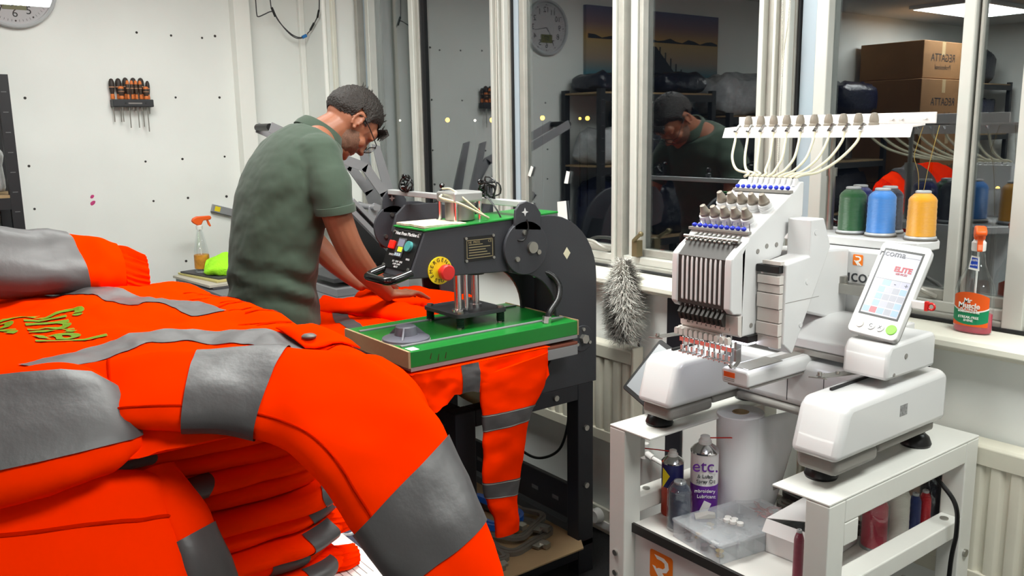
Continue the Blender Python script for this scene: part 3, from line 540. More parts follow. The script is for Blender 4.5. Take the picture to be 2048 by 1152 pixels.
# hoop driver arms
for nm, pts in (('hoop_arm', [(3.722, -0.50, 1.006), (3.712, -0.54, 1.006), (3.690, -0.61, 1.006), (3.674, -0.655, 1.006)]), ('hoop_arm', [(3.30, -0.47, 1.012), (3.235, -0.50, 1.012), (3.205, -0.57, 1.008), (3.186, -0.650, 1.006)])):
    m_ = MB()
    for a, b in zip(pts, pts[1:]):
        a = V(a); b = V(b); d = (b - a).normalized(); n_ = V((-d.y, d.x, 0)) * 0.011
        m_.add([a - n_, a + n_, b + n_, b - n_, *(p + V((0, 0, 0.004)) for p in (a - n_, a + n_, b + n_, b - n_))], [(3, 2, 1, 0), (4, 5, 6, 7), (0, 1, 5, 4), (1, 2, 6, 5), (2, 3, 7, 6), (3, 0, 4, 7)])
    ha = build(m_, nm, steel, em, smooth=0)
    build(MB().cyl(V(pts[-1]) + V((0, 0, 0.004)), V(pts[-1]) + V((0, 0, 0.012)), 0.005, n=10).cyl(V(pts[-2]) + V((0, 0, 0.004)), V(pts[-2]) + V((0, 0, 0.009)), 0.005, n=10), 'arm_screw', steel, ha)
    build(MB().add([V(pts[-1]) + V(q) for q in ((-0.016, -0.018, 0), (0.022, -0.004, 0), (0.0, 0.01, 0), (-0.016, -0.018, 0.002), (0.022, -0.004, 0.002), (0, 0.01, 0.002))], [(2, 1, 0), (3, 4, 5), (0, 1, 4, 3), (1, 2, 5, 4), (2, 0, 3, 5)]), 'arm_tip', steel, ha, smooth=0)
# head block
hb = build(MB().prism([(-0.604, 1.345), (-0.555, 1.345), (-0.524, 1.278), (-0.655, 1.044), (-0.690, 1.071), (-0.690, 1.252), (-0.604, 1.262)], 'x', 3.540, 3.602), 'head_block', wm, em, smooth=0, bevel=0.003)
for k, (z0, z1, dy) in enumerate(((1.062, 1.088, 0), (1.090, 1.118, 0.004), (1.120, 1.150, 0.001), (1.152, 1.185, 0.004), (1.187, 1.205, 0.002), (1.207, 1.226, 0.005))):
    build(MB().box(3.537, 3.596, -0.700 - dy, -0.688, z0, z1), 'face_plate', offw, hb, smooth=0, bevel=0.001)
build(MB().box(3.533, 3.594, -0.706, -0.686, 1.232, 1.249), 'colour_change_motor', black, hb, smooth=0, bevel=0.002)
build(MB().box(3.546, 3.594, -0.70, -0.686, 1.250, 1.258), 'motor_cover', offw, hb, smooth=0)
build(MB().box(3.54, 3.578, -0.692, -0.68, 1.075, 1.084), 'dark_recess', black, hb, smooth=0)
for (y, z) in ((-0.585, 1.315), (-0.61, 1.205), (-0.628, 1.108)): build(MB().cyl((3.602, y, z), (3.6032, y, z), 0.006, n=16), 'screw_cover', wm, hb)
build(MB().box(3.6018, 3.6024, -0.688, -0.562, 1.165, 1.1662), 'panel_seam', gsk, hb, smooth=0)
# needle case
nx0, nx1 = 3.358, 3.532
nc = build(MB().prism([(-0.755, 1.275), (-0.727, 1.312), (-0.565, 1.408), (-0.548, 1.424), (-0.535, 1.424), (-0.535, 1.345), (-0.600, 1.300), (-0.612, 1.258), (-0.683, 1.245), (-0.683, 1.085), (-0.750, 1.085), (-0.752, 1.15)], 'x', nx0, nx1), 'needle_case', wm, em, smooth=0, bevel=0.003)
slotd = mat('slot_brown', (50, 46, 43), 0.6)
build(MB().prism([(-0.757, 1.290), (-0.7862, 1.262), (-0.7862, 1.150), (-0.750, 1.136), (-0.74, 1.30)], 'x', nx0 + 0.012, nx1 - 0.012), 'slot_back', slotd, nc, smooth=0)
rib = [(-0.705, 1.318), (-0.738, 1.300), (-0.765, 1.284), (-0.788, 1.266), (-0.790, 1.250), (-0.790, 1.152), (-0.778, 1.140), (-0.745, 1.136), (-0.74, 1.29)]
for (x0, x1) in ((nx0, nx0 + 0.018), (nx1 - 0.020, nx1)):
    build(MB().prism(rib, 'x', x0, x1), 'side_cheek', wm, nc, smooth=30, bevel=0.004, seg=3)
NS = 10; sx0 = nx0 + 0.018; pitch = (nx1 - 0.020 - sx0) / NS
sr = [(-0.748, 1.290), (-0.768, 1.276), (-0.786, 1.262), (-0.788, 1.250), (-0.788, 1.160), (-0.770, 1.138), (-0.745, 1.138), (-0.74, 1.28)]
ribm = build(MB().prism(sr, 'x', sx0 + pitch - 0.0031, sx0 + pitch + 0.0031), 'rib', wm, nc, smooth=30, bevel=0.0012)
for k in range(2, NS):
    c = ribm.copy(); C.objects.link(c); c.location.x += pitch * (k - 1)
lv = build(MB().tube([(sx0 + pitch / 2, -0.765, 1.298), (sx0 + pitch / 2, -0.745, 1.303), (sx0 + pitch / 2 + 0.004, -0.725, 1.310)], 0.0022, 6).ball((sx0 + pitch / 2, -0.766, 1.297), 0.0038, 8, 6), 'take_up_lever', steel, nc)
pf = build(MB().prism([(-0.792, 1.128), (-0.776, 1.148), (-0.776, 1.110), (-0.784, 1.110)], 'x', sx0 + pitch / 2 - 0.0030, sx0 + pitch / 2 + 0.0040), 'lever_guide_tip', slotd, nc, smooth=0)
for k in range(1, NS):
    for o in (lv, pf):
        c = o.copy(); C.objects.link(c); c.location.x += pitch * k
low = build(MB().prism([(-0.762, 1.134), (-0.760, 1.092), (-0.752, 1.085), (-0.745, 1.085), (-0.745, 1.134)], 'x', nx0 + 0.004, nx1), 'lower_face', offw, nc, smooth=0, bevel=0.001)
text('r\u0131coma', 0.030, (nx0 + 0.093, -0.7622, 1.121), (1, 0, 0), (0, 0, 1), 'brand_text', charp, low)
numm = mat('grey_print', (130, 126, 122), 0.6)
for k in range(NS): text(str(10 - k), 0.0095, (sx0 + pitch * (k + 0.5) + 0.004, -0.7615, 1.1005), (1, 0, 0), (0, 0, 1), 'needle_number', numm, low)
# thread guide bars, blue beads, tension knobs
def slope(y, h=0.0):
    z = 1.312 + (y + 0.727) * (1.408 - 1.312) / 0.162; return V((0, y - 0.51 * h, z + 0.86 * h))
build(MB().cyl((nx0 + 0.004, -0.752, 1.302), (nx1 - 0.012, -0.752, 1.302), 0.004, n=10), 'thread_bar', steel, nc)
s1 = slope(-0.722, 0.004); build(MB().box(nx0 - 0.002, nx1 - 0.004, s1.y - 0.008, s1.y + 0.006, s1.z - 0.004, s1.z + 0.003), 'guide_rail', gsk, nc, smooth=0, bevel=0.001)
s2 = slope(-0.580, 0.003); build(MB().box(nx0 + 0.01, nx1, s2.y - 0.006, s2.y + 0.006, s2.z - 0.003, s2.z + 0.004), 'guide_rail', gsk, nc, smooth=0, bevel=0.001)
bluem = mat('blue_bead', (34, 52, 190), 0.3); kg = mat('taupe_knob', (128, 120, 108), 0.5)
b1 = build(MB().ball((nx0 + 0.012, s1.y - 0.002, s1.z + 0.008), (0.0062, 0.0062, 0.005), 10, 8), 'blue_bead', bluem, nc)
b2 = build(MB().ball((nx0 + 0.022, s2.y - 0.002, s2.z + 0.009), (0.0058, 0.0058, 0.005), 10, 8), 'blue_bead', bluem, nc)
pin = build(MB().cyl((nx0 + 0.018, s1.y + 0.012, s1.z), (nx0 + 0.018, s1.y + 0.009, s1.z + 0.020), 0.0012, n=6), 'guide_pin', steel, nc)
for k in range(1, NS):
    for o in (b1, b2, pin):
        c = o.copy(); C.objects.link(c); c.location.x += 0.0158 * k
for k in range(NS + 0):
    x = nx0 + 0.020 + 0.0158 * k
    build(MB().lathe([(0.0065, 0), (0.0065, 0.018), (0.004, 0.020)], (x, -0.556, 1.412), (0, 0.3, 1), 10), 'tube_socket', wm, nc) if k else None
n_ = V((0, -0.51, 0.86))
for row, (yy, xo) in enumerate(((-0.690, 0.022), (-0.640, 0.030))):
    for k in range(5):
        o_ = slope(yy) + V((nx0 + xo + 0.030 * k, 0, 0))
        tb = build(MB().lathe([(0.0162, -0.004), (0.0162, 0.006), (0.0148, 0.007), (0.0148, 0.010), (0.0162, 0.011), (0.0160, 0.018), (0.001, 0.0185)], o_, n_, 20), 'tension_disc', wm, nc)
        build(MB().lathe([(0.0125, 0.0185), (0.0130, 0.024), (0.0110, 0.026), (0.0070, 0.040), (0.0064, 0.043), (0.001, 0.044)], o_, n_, 18), 'tension_knob', kg, tb)
# needle bars, thread tabs and presser feet
tabm = build(MB().prism([(-0.0052, 0.0), (-0.0056, 0.010), (-0.0045, 0.015), (0, 0.017), (0.0045, 0.015), (0.0056, 0.010), (0.0052, 0.0)], 'y', -0.776, -0.764).mv(nx0 + 0.004, 0, 1.068), 'thread_tab', offw, nc, smooth=40, bevel=0.0008)
nb = build(MB().cyl((nx0 + 0.012, -0.758, 1.018), (nx0 + 0.012, -0.758, 1.086), 0.0022, n=8).box(nx0 + 0.006, nx0 + 0.018, -0.764, -0.756, 1.050, 1.060).box(nx0 + 0.009, nx0 + 0.015, -0.764, -0.758, 1.028, 1.040).box(nx0 + 0.008, nx0 + 0.016, -0.770, -0.756, 1.024, 1.027), 'needle_bar', chrome, nc, smooth=35)
for k in range(1, NS + 1):
    c = tabm.copy(); C.objects.link(c); c.location.x += 0.0158 * k * 0.95
    if k < NS:
        c = nb.copy(); C.objects.link(c); c.location.x += 0.0158 * k
build(MB().box(nx0 + 0.0, nx1 - 0.05, -0.764, -0.75, 1.068, 1.086), 'tab_rail', offw, nc, smooth=0, bevel=0.001)
build(MB().prism([(-0.738, 1.068), (-0.720, 1.068), (-0.720, 1.02), (-0.735, 1.008), (-0.752, 1.008), (-0.760, 1.018), (-0.756, 1.022), (-0.748, 1.015), (-0.738, 1.022)], 'x', 3.505, 3.512), 'thread_hook', steel, em, smooth=0, bevel=0.001)
build(MB().box(3.48, 3.54, -0.735, -0.69, 1.070, 1.086), 'lamp_housing', black, em, smooth=0)
build(MB().box(3.47, 3.535, -0.730, -0.70, 1.064, 1.070), 'work_light', mat('led_white', (255, 255, 255), 0.4, emit=(235, 238, 255), es=9), em, smooth=0)
ld = bpy.data.lights.new('work_lamp', 'AREA'); ld.size = 0.05; ld.energy = 0.10; ld.color = (0.86, 0.88, 1.0)
lo_ = bpy.data.objects.new('work_lamp', ld); C.objects.link(lo_); lo_.location = (3.49, -0.715, 1.058); lo_.rotation_euler = (0.2, 0.15, 0)
for (y, z) in ((-0.70, 1.276), (-0.668, 1.285), (-0.632, 1.285), (-0.715, 1.108)): build(MB().cyl((nx1, y, z), (nx1 + 0.0012, y, z), 0.0055, n=14), 'screw', gsk, nc)
# thread tree: pole, rail, tubes
tt = build(MB().cyl((3.388, -0.20, 1.27), (3.388, -0.20, 1.43), 0.011, n=16).cyl((3.388, -0.20, 1.43), (3.388, -0.20, 1.555), 0.0065, n=14), 'tree_pole', steel, em)
build(MB().cyl((3.388, -0.20, 1.418), (3.388, -0.20, 1.440), 0.0145, n=16), 'pole_clamp', steel, tt)
rl = build(MB().prism([(-0.338, 1.522), (-0.334, 1.522), (-0.325, 1.545), (-0.27, 1.549), (-0.27, 1.553), (-0.327, 1.549)], 'x', 3.128, 3.672), 'tree_rail', mat('white_rail', (226, 218, 214), 0.35), em, smooth=0)
build(MB().box(3.075, 3.66, -0.20, -0.194, 1.553, 1.580), 'tree_back_bar', mat('white_rail', (226, 218, 214), 0.35), em, smooth=0, bevel=0.001)
build(MB().box(3.30, 3.50, -0.275, -0.195, 1.548, 1.552), 'tree_bracket', steel, em, smooth=0)
for x in (3.46, 3.505, 3.55, 3.575, 3.635): build(MB().cyl((x, -0.20, 1.566), (x, -0.203, 1.566), 0.0035, n=10), 'rail_rivet', white_gloss, rl)
tubem = mat('clear_thread_tube', (208, 202, 176), 0.3, alpha=1.0, var=(30, 0.08)); 
for k in range(NS):
    x = 3.183 + 0.0415 * k
    kb = build(MB().lathe([(0.0125, 0), (0.0125, 0.004), (0.0105, 0.006), (0.0115, 0.010), (0.0100, 0.020), (0.0075, 0.027), (0.007, 0.029), (0.001, 0.030)], (x, -0.295, 1.551), n=16), 'rail_knob', kg, rl)
    st = V((x - 0.012, -0.330, 1.547)); en = V((nx0 + 0.020 + 0.0158 * k, -0.556, 1.432))
    build(MB().cyl(st + V((0, 0.012, 0.006)), st + V((0, -0.006, -0.010)), 0.006, n=10), 'tube_fitting', chrome, kb)
    d = en - st
    mid = [tuple(st), tuple(st + V((d.x * 0.03, d.y * 0.06, d.z * 0.3))), tuple(st + V((d.x * (0.2 + 0.03 * k), d.y * 0.3, d.z * 0.66))), tuple(st + V((d.x * (0.55 + 0.02 * k), d.y * 0.62, d.z * 0.90))), tuple(en + V((-0.06 * d.x, 0.03, 0.006))), tuple(en)]
    build(MB().tube(cr(mid, 7), 0.0034, 8), 'thread_tube', tubem, em)
# spool shelf
ss = build(MB().prism([(3.30, -0.315), (3.660, -0.315), (3.690, -0.300), (3.704, -0.270), (3.704, -0.225), (3.640, -0.125), (3.30, -0.125)], 'z', 1.252, 1.274), 'spool_shelf', wm, em, smooth=30, bevel=0.003)
# tablet
BL = V((3.690, -0.588, 1.1065)); ux = V((0.1145, 0.0, -0.007)); uy = V((0.0, 0.133, 0.186)); uxn = ux.normalized(); uyn = uy.normalized(); un = uxn.cross(uyn)
W_, H_ = ux.length, uy.length
def tp(u, v, h=0.0): return BL + uxn * (u * W_) + uyn * (v * H_) + un * h
def tpoly(pts, h0, h1):
    k = len(pts); return MB().add([tp(*p, h0) for p in pts] + [tp(*p, h1) for p in pts], [tuple(range(k))[::-1], tuple(range(k, 2 * k))] + [(i, (i + 1) % k, k + (i + 1) % k, k + i) for i in range(k)])
def trect(u0, u1, v0, v1, h0, h1): return tpoly([(u0, v0), (u1, v0), (u1, v1), (u0, v1)], h0, h1)
def trr(u0, u1, v0, v1, r, h0, h1): return tpoly([(p[0] / W_, p[1] / H_) for p in rrect(u0 * W_, u1 * W_, v0 * H_, v1 * H_, r)], h0, h1)
tb = build(trr(0, 1, 0, 1, 0.012, -0.016, 0.0), 'touch_panel', wm, em, smooth=35, bevel=0.002)
build(trr(0.03, 0.97, 0.02, 0.98, 0.01, -0.024, -0.016), 'panel_back', gsk, tb, smooth=35)
build(trect(0.10, 0.90, 0.20, 0.93, 0, 0.0006), 'screen_bezel', black, tb, smooth=0)
scm = lambda n, c: mat('screen_' + n, tuple(int(v * 0.5) for v in c), 0.3, emit=c, es=0.55)
scr_ = build(trect(0.135, 0.865, 0.22, 0.905, 0.0006, 0.0010), 'screen', scm('white', (222, 222, 232)), tb, smooth=0)
def ts(u0, u1, v0, v1, nm, m): return build(trect(u0, u1, v0, v1, 0.0010, 0.0013), nm, m, scr_, smooth=0)
text('r\u0131coma', 0.022, tp(0.30, 0.875, 0.0014), uxn, uyn, 'screen_text', scm('grey', (110, 112, 120)), scr_)
text('ELITE', 0.017, tp(0.62, 0.72, 0.0014), uxn, uyn, 'screen_text', scm('red', (214, 52, 70)), scr_, bold=0.0006); text('SERVICES', 0.0066, tp(0.62, 0.672, 0.0014), uxn, uyn, 'screen_text', scm('red', (214, 52, 70)), scr_)
for v in (0.60, 0.855): ts(0.14, 0.86, v, v + 0.003, 'screen_line', scm('grey', (110, 112, 120)))
cols = {'b': scm('pale_blue', (170, 205, 230)), 'w': scm('cream', (232, 226, 212)), 'l': scm('lilac', (205, 205, 228)), 'r': scm('rose', (222, 90, 104)), 'g': scm('button_grey', (186, 188, 200))}
rows = [(0.53, 'wbll'), (0.455, 'wblgb'), (0.38, 'wbggg'), (0.305, 'wblgb'), (0.23, 'brbgb')]
for v, cs_ in rows:
    wd = 0.72 / len(cs_)
    for k, c_ in enumerate(cs_): ts(0.14 + k * wd + 0.008, 0.14 + (k + 1) * wd - 0.008, v + 0.006, v + 0.066, 'screen_button', cols[c_])
text('-', 0.016, tp(0.58, 0.565, 0.0016), uxn, uyn, 'screen_text', scm('grey', (110, 112, 120)), scr_); text('+', 0.016, tp(0.80, 0.56, 0.0016), uxn, uyn, 'screen_text', scm('grey', (110, 112, 120)), scr_)
for (u, v, r, m) in ((0.22, 0.095, 0.0085, offw), (0.45, 0.10, 0.009, wm), (0.63, 0.10, 0.009, wm), (0.85, 0.105, 0.0115, mat('green_button', (120, 200, 60), 0.4, emit=(110, 190, 40), es=0.3))):
    build(MB().cyl(tp(u, v, 0), tp(u, v, 0.0025), r, n=22), 'panel_button', m, tb, bevel=0.0006)
text('C', 0.011, tp(0.45, 0.10, 0.0027), uxn, uyn, 'button_mark', charp, tb); text('X', 0.011, tp(0.63, 0.10, 0.0027), uxn, uyn, 'button_mark', charp, tb)
build(MB().cyl((3.745, -0.49, 1.09), (3.745, -0.508, 1.160), 0.012, n=14), 'panel_stand', gsk, tb)
us = thing('usb_stick', 'white usb stick with a red loop end in the side of the touch panel', 'usb stick', tuple(tp(1.0, 0.42, -0.008)))
p0 = tp(1.0, 0.42, -0.008)
build(MB().box(p0.x - 0.004, p0.x + 0.028, p0.y - 0.005, p0.y + 0.005, p0.z - 0.009, p0.z + 0.009), 'stick_body', whitep, us, smooth=0, bevel=0.002)
build(MB().box(p0.x + 0.028, p0.x + 0.034, p0.y - 0.0045, p0.y + 0.0045, p0.z - 0.010, p0.z + 0.010).tube([(p0.x + 0.041 + 0.007 * math.cos(t * 0.524), p0.y, p0.z + 0.007 * math.sin(t * 0.524)) for t in range(12)], 0.0026, 6, True), 'red_loop', redp, us)
# second small screen leaning at the far side of the cart (black framed)
st2 = thing('small_tablet', 'small black-framed tablet leaning behind the left leg of the embroidery machine', 'tablet', (3.19, -0.66, 0.80))
M2 = Matrix.Translation((3.168, -0.640, 0.90)) @ Matrix.Rotation(0.95, 4, 'X') @ Matrix.Rotation(-0.3, 4, 'Z')
build(MB().prism(rrect(-0.06, 0.06, -0.085, 0.085, 0.008), 'z', -0.005, 0.005).xf(M2), 'tablet_body', black, st2, bevel=0.002); build(MB().box(-0.05, 0.05, -0.072, 0.072, 0.005, 0.0056).xf(M2), 'tablet_screen', mat('dim_screen', (150, 156, 160), 0.15), st2, smooth=0)
# ------------------------------------------------------------------ thread spools on the shelf
silverc = mat('grey_spool_core', (176, 178, 180), 0.35)
def spool(x, y, z, r, h, colour, label, group, name='thread_spool'):
    t = thing(name, label, 'thread spool', (x, y, z), group)
    build(MB().lathe([(r * 1.08, 0), (r * 1.10, 0.003), (r * 1.05, 0.006), (r * 0.9, 0.007)], (x, y, z), n=28), 'base_flange', silverc, t)
    m = bpy.data.materials.get('thread_' + label[:24])
    if not m:
        m = mat('thread_' + label[:24], colour, 0.32, sheen=0.3); nt = m.node_tree; L = nt.links.new; b = nt.nodes['Principled BSDF']
        tc = nt.nodes.new('ShaderNodeTexCoord'); wv = nt.nodes.new('ShaderNodeTexWave'); wv.bands_direction = 'Z'; wv.inputs['Scale'].default_value = 170; wv.inputs['Distortion'].default_value = 1.2
        L(tc.outputs['Object'], wv.inputs[0]); bp = nt.nodes.new('ShaderNodeBump'); bp.inputs['Strength'].default_value = 0.5; bp.inputs['Distance'].default_value = 0.002; L(wv.outputs['Fac'], bp.inputs['Height']); L(bp.outputs[0], b.inputs['Normal'])
    pr = [(r * 0.93, 0.006)]
    for k in range(17):
        u = k / 16; zz = 0.007 + (h * 0.80 - 0.007) * u; pr.append((r * (1.0 - 0.04 * u + 0.012 * math.sin(u * 40)), zz))
    pr += [(r * 0.86, h * 0.86), (r * 0.62, h * 0.925), (r * 0.50, h * 0.945)]
    build(MB().lathe(pr, (x, y, z), n=30), 'thread_winding', m, t)
    build(MB().lathe([(r * 0.50, h * 0.94), (r * 0.54, h * 0.955), (r * 0.54, h * 0.985), (r * 0.46, h), (r * 0.2, h), (r * 0.2, h * 0.97)], (x, y, z), n=24), 'core_top', silverc, t)
    return t
rsm = mat('taupe_rest', (110, 106, 100), 0.7)
for (x, y) in ((3.482, -0.245), (3.562, -0.245), (3.666, -0.245), (3.455, -0.168), (3.538, -0.168)): build(MB().lathe([(0.038, 1.274), (0.040, 1.277), (0.012, 1.278)], (x, y, 0), n=26), 'spool_rest', rsm, ss)
G = 'spools on the machine shelf'
spool(3.482, -0.245, 1.278, 0.0345, 0.118, (24, 84, 40), 'dark green thread spool, leftmost in front on the machine shelf', G)
spool(3.562, -0.245, 1.278, 0.0345, 0.118, (58, 130, 210), 'sky blue thread spool in the middle of the machine shelf', G)
spool(3.666, -0.245, 1.278, 0.0335, 0.116, (230, 160, 20), 'golden yellow thread spool at the right end of the machine shelf', G)
spool(3.455, -0.168, 1.278, 0.0345, 0.118, (28, 36, 110), 'royal blue thread spool behind the dark green one', G)
spool(3.538, -0.168, 1.278, 0.0345, 0.118, (20, 24, 44), 'blackish navy thread spool behind the sky blue one', G)
for (a, lab) in (([(3.666, -0.245, 1.394), (3.668, -0.23, 1.46), (3.672, -0.203, 1.548)], 'fine golden thread rising from the yellow spool to the rail'), ([(3.635, -0.21, 1.30), (3.628, -0.20, 1.42), (3.615, -0.203, 1.47), (3.62, -0.203, 1.50), (3.632, -0.203, 1.545)], 'loose thread end hanging from the back bar near the yellow spool')):
    tag(build(MB().tube(cr(a, 6), 0.0007, 5), 'thread', mat('gold_thread', (150, 125, 50), 0.5)), lab, 'thread')
# ------------------------------------------------------------------ hi-vis jackets
org_ = mat('fluorescent_orange_cloth', (255, 48, 0), 0.8, var=(2.2, 0.05), bump=(8, 0.22), spec=0.0)
orgd = mat('elasticated_orange_cloth', (250, 42, 0), 0.75, var=(30, 0.12), bump=(60, 0.25), spec=0.0)
tape = mat('silver_reflective_tape', (74, 72, 73), 0.45, 0.0, var=(7, 0.07), bump=(40, 0.10))
stitch = mat('pale_stitching', (176, 172, 166), 0.7)
seamm = mat('orange_seam', (190, 26, 0), 0.8, spec=0.0)
def fb(p, sc): return mnoise.fractal(V(p) * sc, 0.9, 2.0, 3)
class Limb:
    """flattened cloth tube between two edge curves A and B, bulging by thickness t to both sides"""
    def __init__(s, A, B, T, n=10, na=32, amp=0.005, sc=9.0, seed=0.0, ribs=0, ribamp=0.0, out=None, fold=0.0):
        a = [V(p) for p in cr(A, n)]; b = [V(p) for p in cr(B, n)]; t = [p[0] for p in cr([(x,) for x in T], n)]
        s.rings = []; s.cent = []; m = len(a); s.na = na
        for i in range(m):
            c = (a[i] + b[i]) / 2; wd = b[i] - a[i]
            tg = ((a[min(i + 1, m - 1)] + b[min(i + 1, m - 1)]) - (a[max(i - 1, 0)] + b[max(i - 1, 0)])).normalized()
            nn = wd.cross(tg).normalized()
            if out is not None and nn.dot(V(out)) < 0: nn = -nn
            ring = []
            for k in range(na):
                an = 2 * math.pi * k / na; ca, sa = math.cos(an), math.sin(an)
                p = c + wd * 0.5 * math.copysign(abs(ca) ** 0.85, ca) + nn * t[i] * 0.5 * math.copysign(abs(sa) ** 0.75, sa)
                o = (wd.normalized() * ca + nn * sa)
                d = amp * fb(p + V((seed, seed, 0)), sc) + fold * math.sin(i * 0.5 + 3 * fb(p, 5)) * max(0, sa)
                if ribs: d += ribamp * math.cos(ribs * an)
                ring.append(p + o * d)
            s.rings.append(ring); s.cent.append(c)
    def mesh(s): return MB().loft(s.rings)
    def band(s, f0, f1, off=0.0014, k0=0, k1=None, skew=0.0):
        """cloth strip following the surface between fractions f0..f1 of the length (skew shifts one side)"""
        k1 = s.na if k1 is None else k1; m = len(s.rings) - 1; steps = 8; mb = MB(); rows = []
        for q in range(steps + 1):
            row = []
            for k in range(k0, k1 + 1):
                sk = skew * math.cos(2 * math.pi * k / s.na); f = (f0 + (f1 - f0) * q / steps + sk) * m; f = max(0, min(m - 1e-4, f)); i = int(f); u = f - i
                p = s.rings[i][k % s.na].lerp(s.rings[i + 1][k % s.na], u); c = s.cent[i].lerp(s.cent[i + 1], u)
                p0 = s.rings[i][(k - 1) % s.na]; p1 = s.rings[i][(k + 1) % s.na]; tg = s.rings[i + 1][k % s.na] - s.rings[i][k % s.na]
                n_ = (p1 - p0).cross(tg); n_ = n_.normalized() if n_.length > 1e-9 else (p - c).normalized()
                if n_.dot(p - c) < 0: n_ = -n_
                row.append(p + n_ * off)
            rows.append(row)
        mb.loft(rows, cap=False, closed=False); return mb
def limb_parts(lb, name, parent, bands=(), m=None, bname='reflective_tape', st=True):
    o = build(lb.mesh(), name, m or org_, parent, smooth=60)
    for b in bands:
        kw = dict(b[2]) if len(b) > 2 else {}
        tp_ = build(lb.band(b[0], b[1], **kw), bname, tape, o, smooth=60)
        if st:
            w = b[1] - b[0]
            for e in (b[0] + w * 0.05, b[1] - w * 0.08): build(lb.band(e, e + w * 0.03, **dict(kw, off=0.0022)), 'stitching', stitch, o, smooth=60)
    return o
JG = 'orange hi-vis jackets on the pile'
# folding table under the pile
tbl = thing('work_table', 'pale folding table carrying the pile of orange jackets', 'table', (2.95, -2.2, 0))
build(MB().box(2.25, 3.56, -2.95, -1.585, 0.720, 0.745), 'table_top', mat('table_laminate', (205, 200, 190), 0.5, var=(6, 0.05)), tbl, smooth=0, bevel=0.003)
for (x, y) in ((2.32, -2.85), (3.50, -2.85), (2.32, -1.66), (3.50, -1.66)): build(MB().box(x - 0.02, x + 0.02, y - 0.02, y + 0.02, 0, 0.720), 'leg', blkst, tbl, smooth=0, bevel=0.002)
# stacked folded jackets
LZ = 0.747; LH = 0.037; NL = 11
lab_l = ['bottom', 'second from the bottom', 'third from the bottom', 'fourth from the bottom', 'fifth from the bottom', 'sixth from the bottom', 'seventh from the bottom', 'fourth from its top', 'third from its top', 'second from its top', 'directly under the spread jacket']
class Layer:
    def __init__(s, k): s.k = k; s.zc = LZ + LH * (k + 0.5); s.off = [0.02, -0.01, 0.03, 0.0, 0.025, -0.012, 0.02, 0.0, 0.015, -0.01, 0.01][k]
    def xe(s, y):
        x = 3.335 + s.off + 0.03 * mnoise.noise(V((y * 3.1, s.k * 7.3, 0))) + 0.012 * mnoise.noise(V((y * 11, s.k * 3.3, 4)))
        e = (y + 1.77) / 0.12
        if e > 0: x -= 0.055 * e * e
        return x
    def pt(s, y, a, off=0.0):
        r = 0.036 + off; h = LH * 0.50 + off
        zz = s.zc + 0.010 * mnoise.noise(V((y * 2.7, s.k * 1.7, 2))) - 0.012 * max(0, (y + 2.0))
        wr = 0.0025 * mnoise.noise(V((y * 26, a * 1.5, s.k)))
        return V((s.xe(y) + (r + wr) * math.cos(a) ** 0.8 if math.cos(a) > 0 else s.xe(y), y + 0.006 * math.sin(a * 2 + s.k), zz + h * math.sin(a)))
for k in range(NL):
    L_ = Layer(k)
    t = thing('folded_jacket', 'orange hi-vis jacket folded in the pile, %s' % lab_l[k], 'jacket', (2.95, -2.2, L_.zc - LH / 2), JG)
    rings = []; N = 90
    for i in range(N + 1):
        y = -2.75 + (2.75 - 1.655) * i / N
        q = [L_.pt(y, -math.pi / 2 + math.pi * j / 10) for j in range(11)]
        sc_ = 1.0 if i < N - 3 else 0.75
        q = [V((p.x, p.y, L_.zc + (p.z - L_.zc) * sc_)) for p in q]
        rings.append([V((2.36, y, q[0].z))] + q + [V((2.36, y, q[-1].z))])
    body = build(MB().loft(rings), 'folded_body', org_, t, smooth=60)
    tapes = {8: [(-2.05, -1.98)], 6: [(-1.985, -1.895)], 5: [(-2.0, -1.955)], 4: [(-1.70, -1.66)], 3: [(-1.72, -1.662)], 2: [(-1.735, -1.67)], 1: [(-1.80, -1.73)], 0: [(-1.745, -1.68)]}.get(k, [])
    for (y0, y1) in tapes:
        build(MB().loft([[L_.pt(y0 + (y1 - y0) * i / 10, -1.45 + 2.9 * j / 10, 0.0016) for j in range(11)] for i in range(11)], cap=False, closed=False), 'reflective_tape', tape, body, smooth=60)
    if k in (0, 1, 2, 3):
        yy = -1.655; xx = L_.xe(-1.675) - 0.01 - 0.03 * (k % 2); z = L_.zc
        cf = Limb([(xx - 0.05, yy - 0.04, z), (xx - 0.035, yy + 0.01, z - 0.004), (xx - 0.03, yy + 0.045, z - 0.008)], [(xx + 0.02, yy - 0.05, z), (xx + 0.034, yy + 0.0, z - 0.004), (xx + 0.024, yy + 0.035, z - 0.008)], [0.03, 0.034, 0.030], 8, 40, 0.003, 20, k, ribs=13, ribamp=0.0022)
        build(cf.mesh(), 'elastic_cuff', orgd, body, smooth=60)
# sleeve of the jacket second from the top slumping out at the lower left
t2 = thing('folded_jacket', 'orange hi-vis jacket slumping off the near left of the pile below the top one', 'jacket', (3.5, -2.2, 1.14), JG)
l2 = Limb([(3.44, -2.52, 1.13), (3.47, -2.3, 1.128), (3.50, -2.15, 1.120), (3.51, -2.06, 1.105), (3.50, -2.00, 1.080)], [(3.66, -2.52, 0.90), (3.66, -2.3, 0.91), (3.655, -2.14, 0.905), (3.62, -2.04, 0.90), (3.57, -1.985, 0.90)], [0.08, 0.085, 0.08, 0.065, 0.04], 12, 44, 0.010, 7, 3, out=(1, 0, 0.3))
b2_ = limb_parts(l2, 'jacket_panel', t2)
build(l2.band(0.30, 0.985, 0.004, 1, 6), 'reflective_tape', tape, b2_, smooth=60)
build(MB().tube([r[13] for r in l2.rings[1:-2]], 0.003, 6), 'yoke_seam', seamm, b2_, smooth=60)
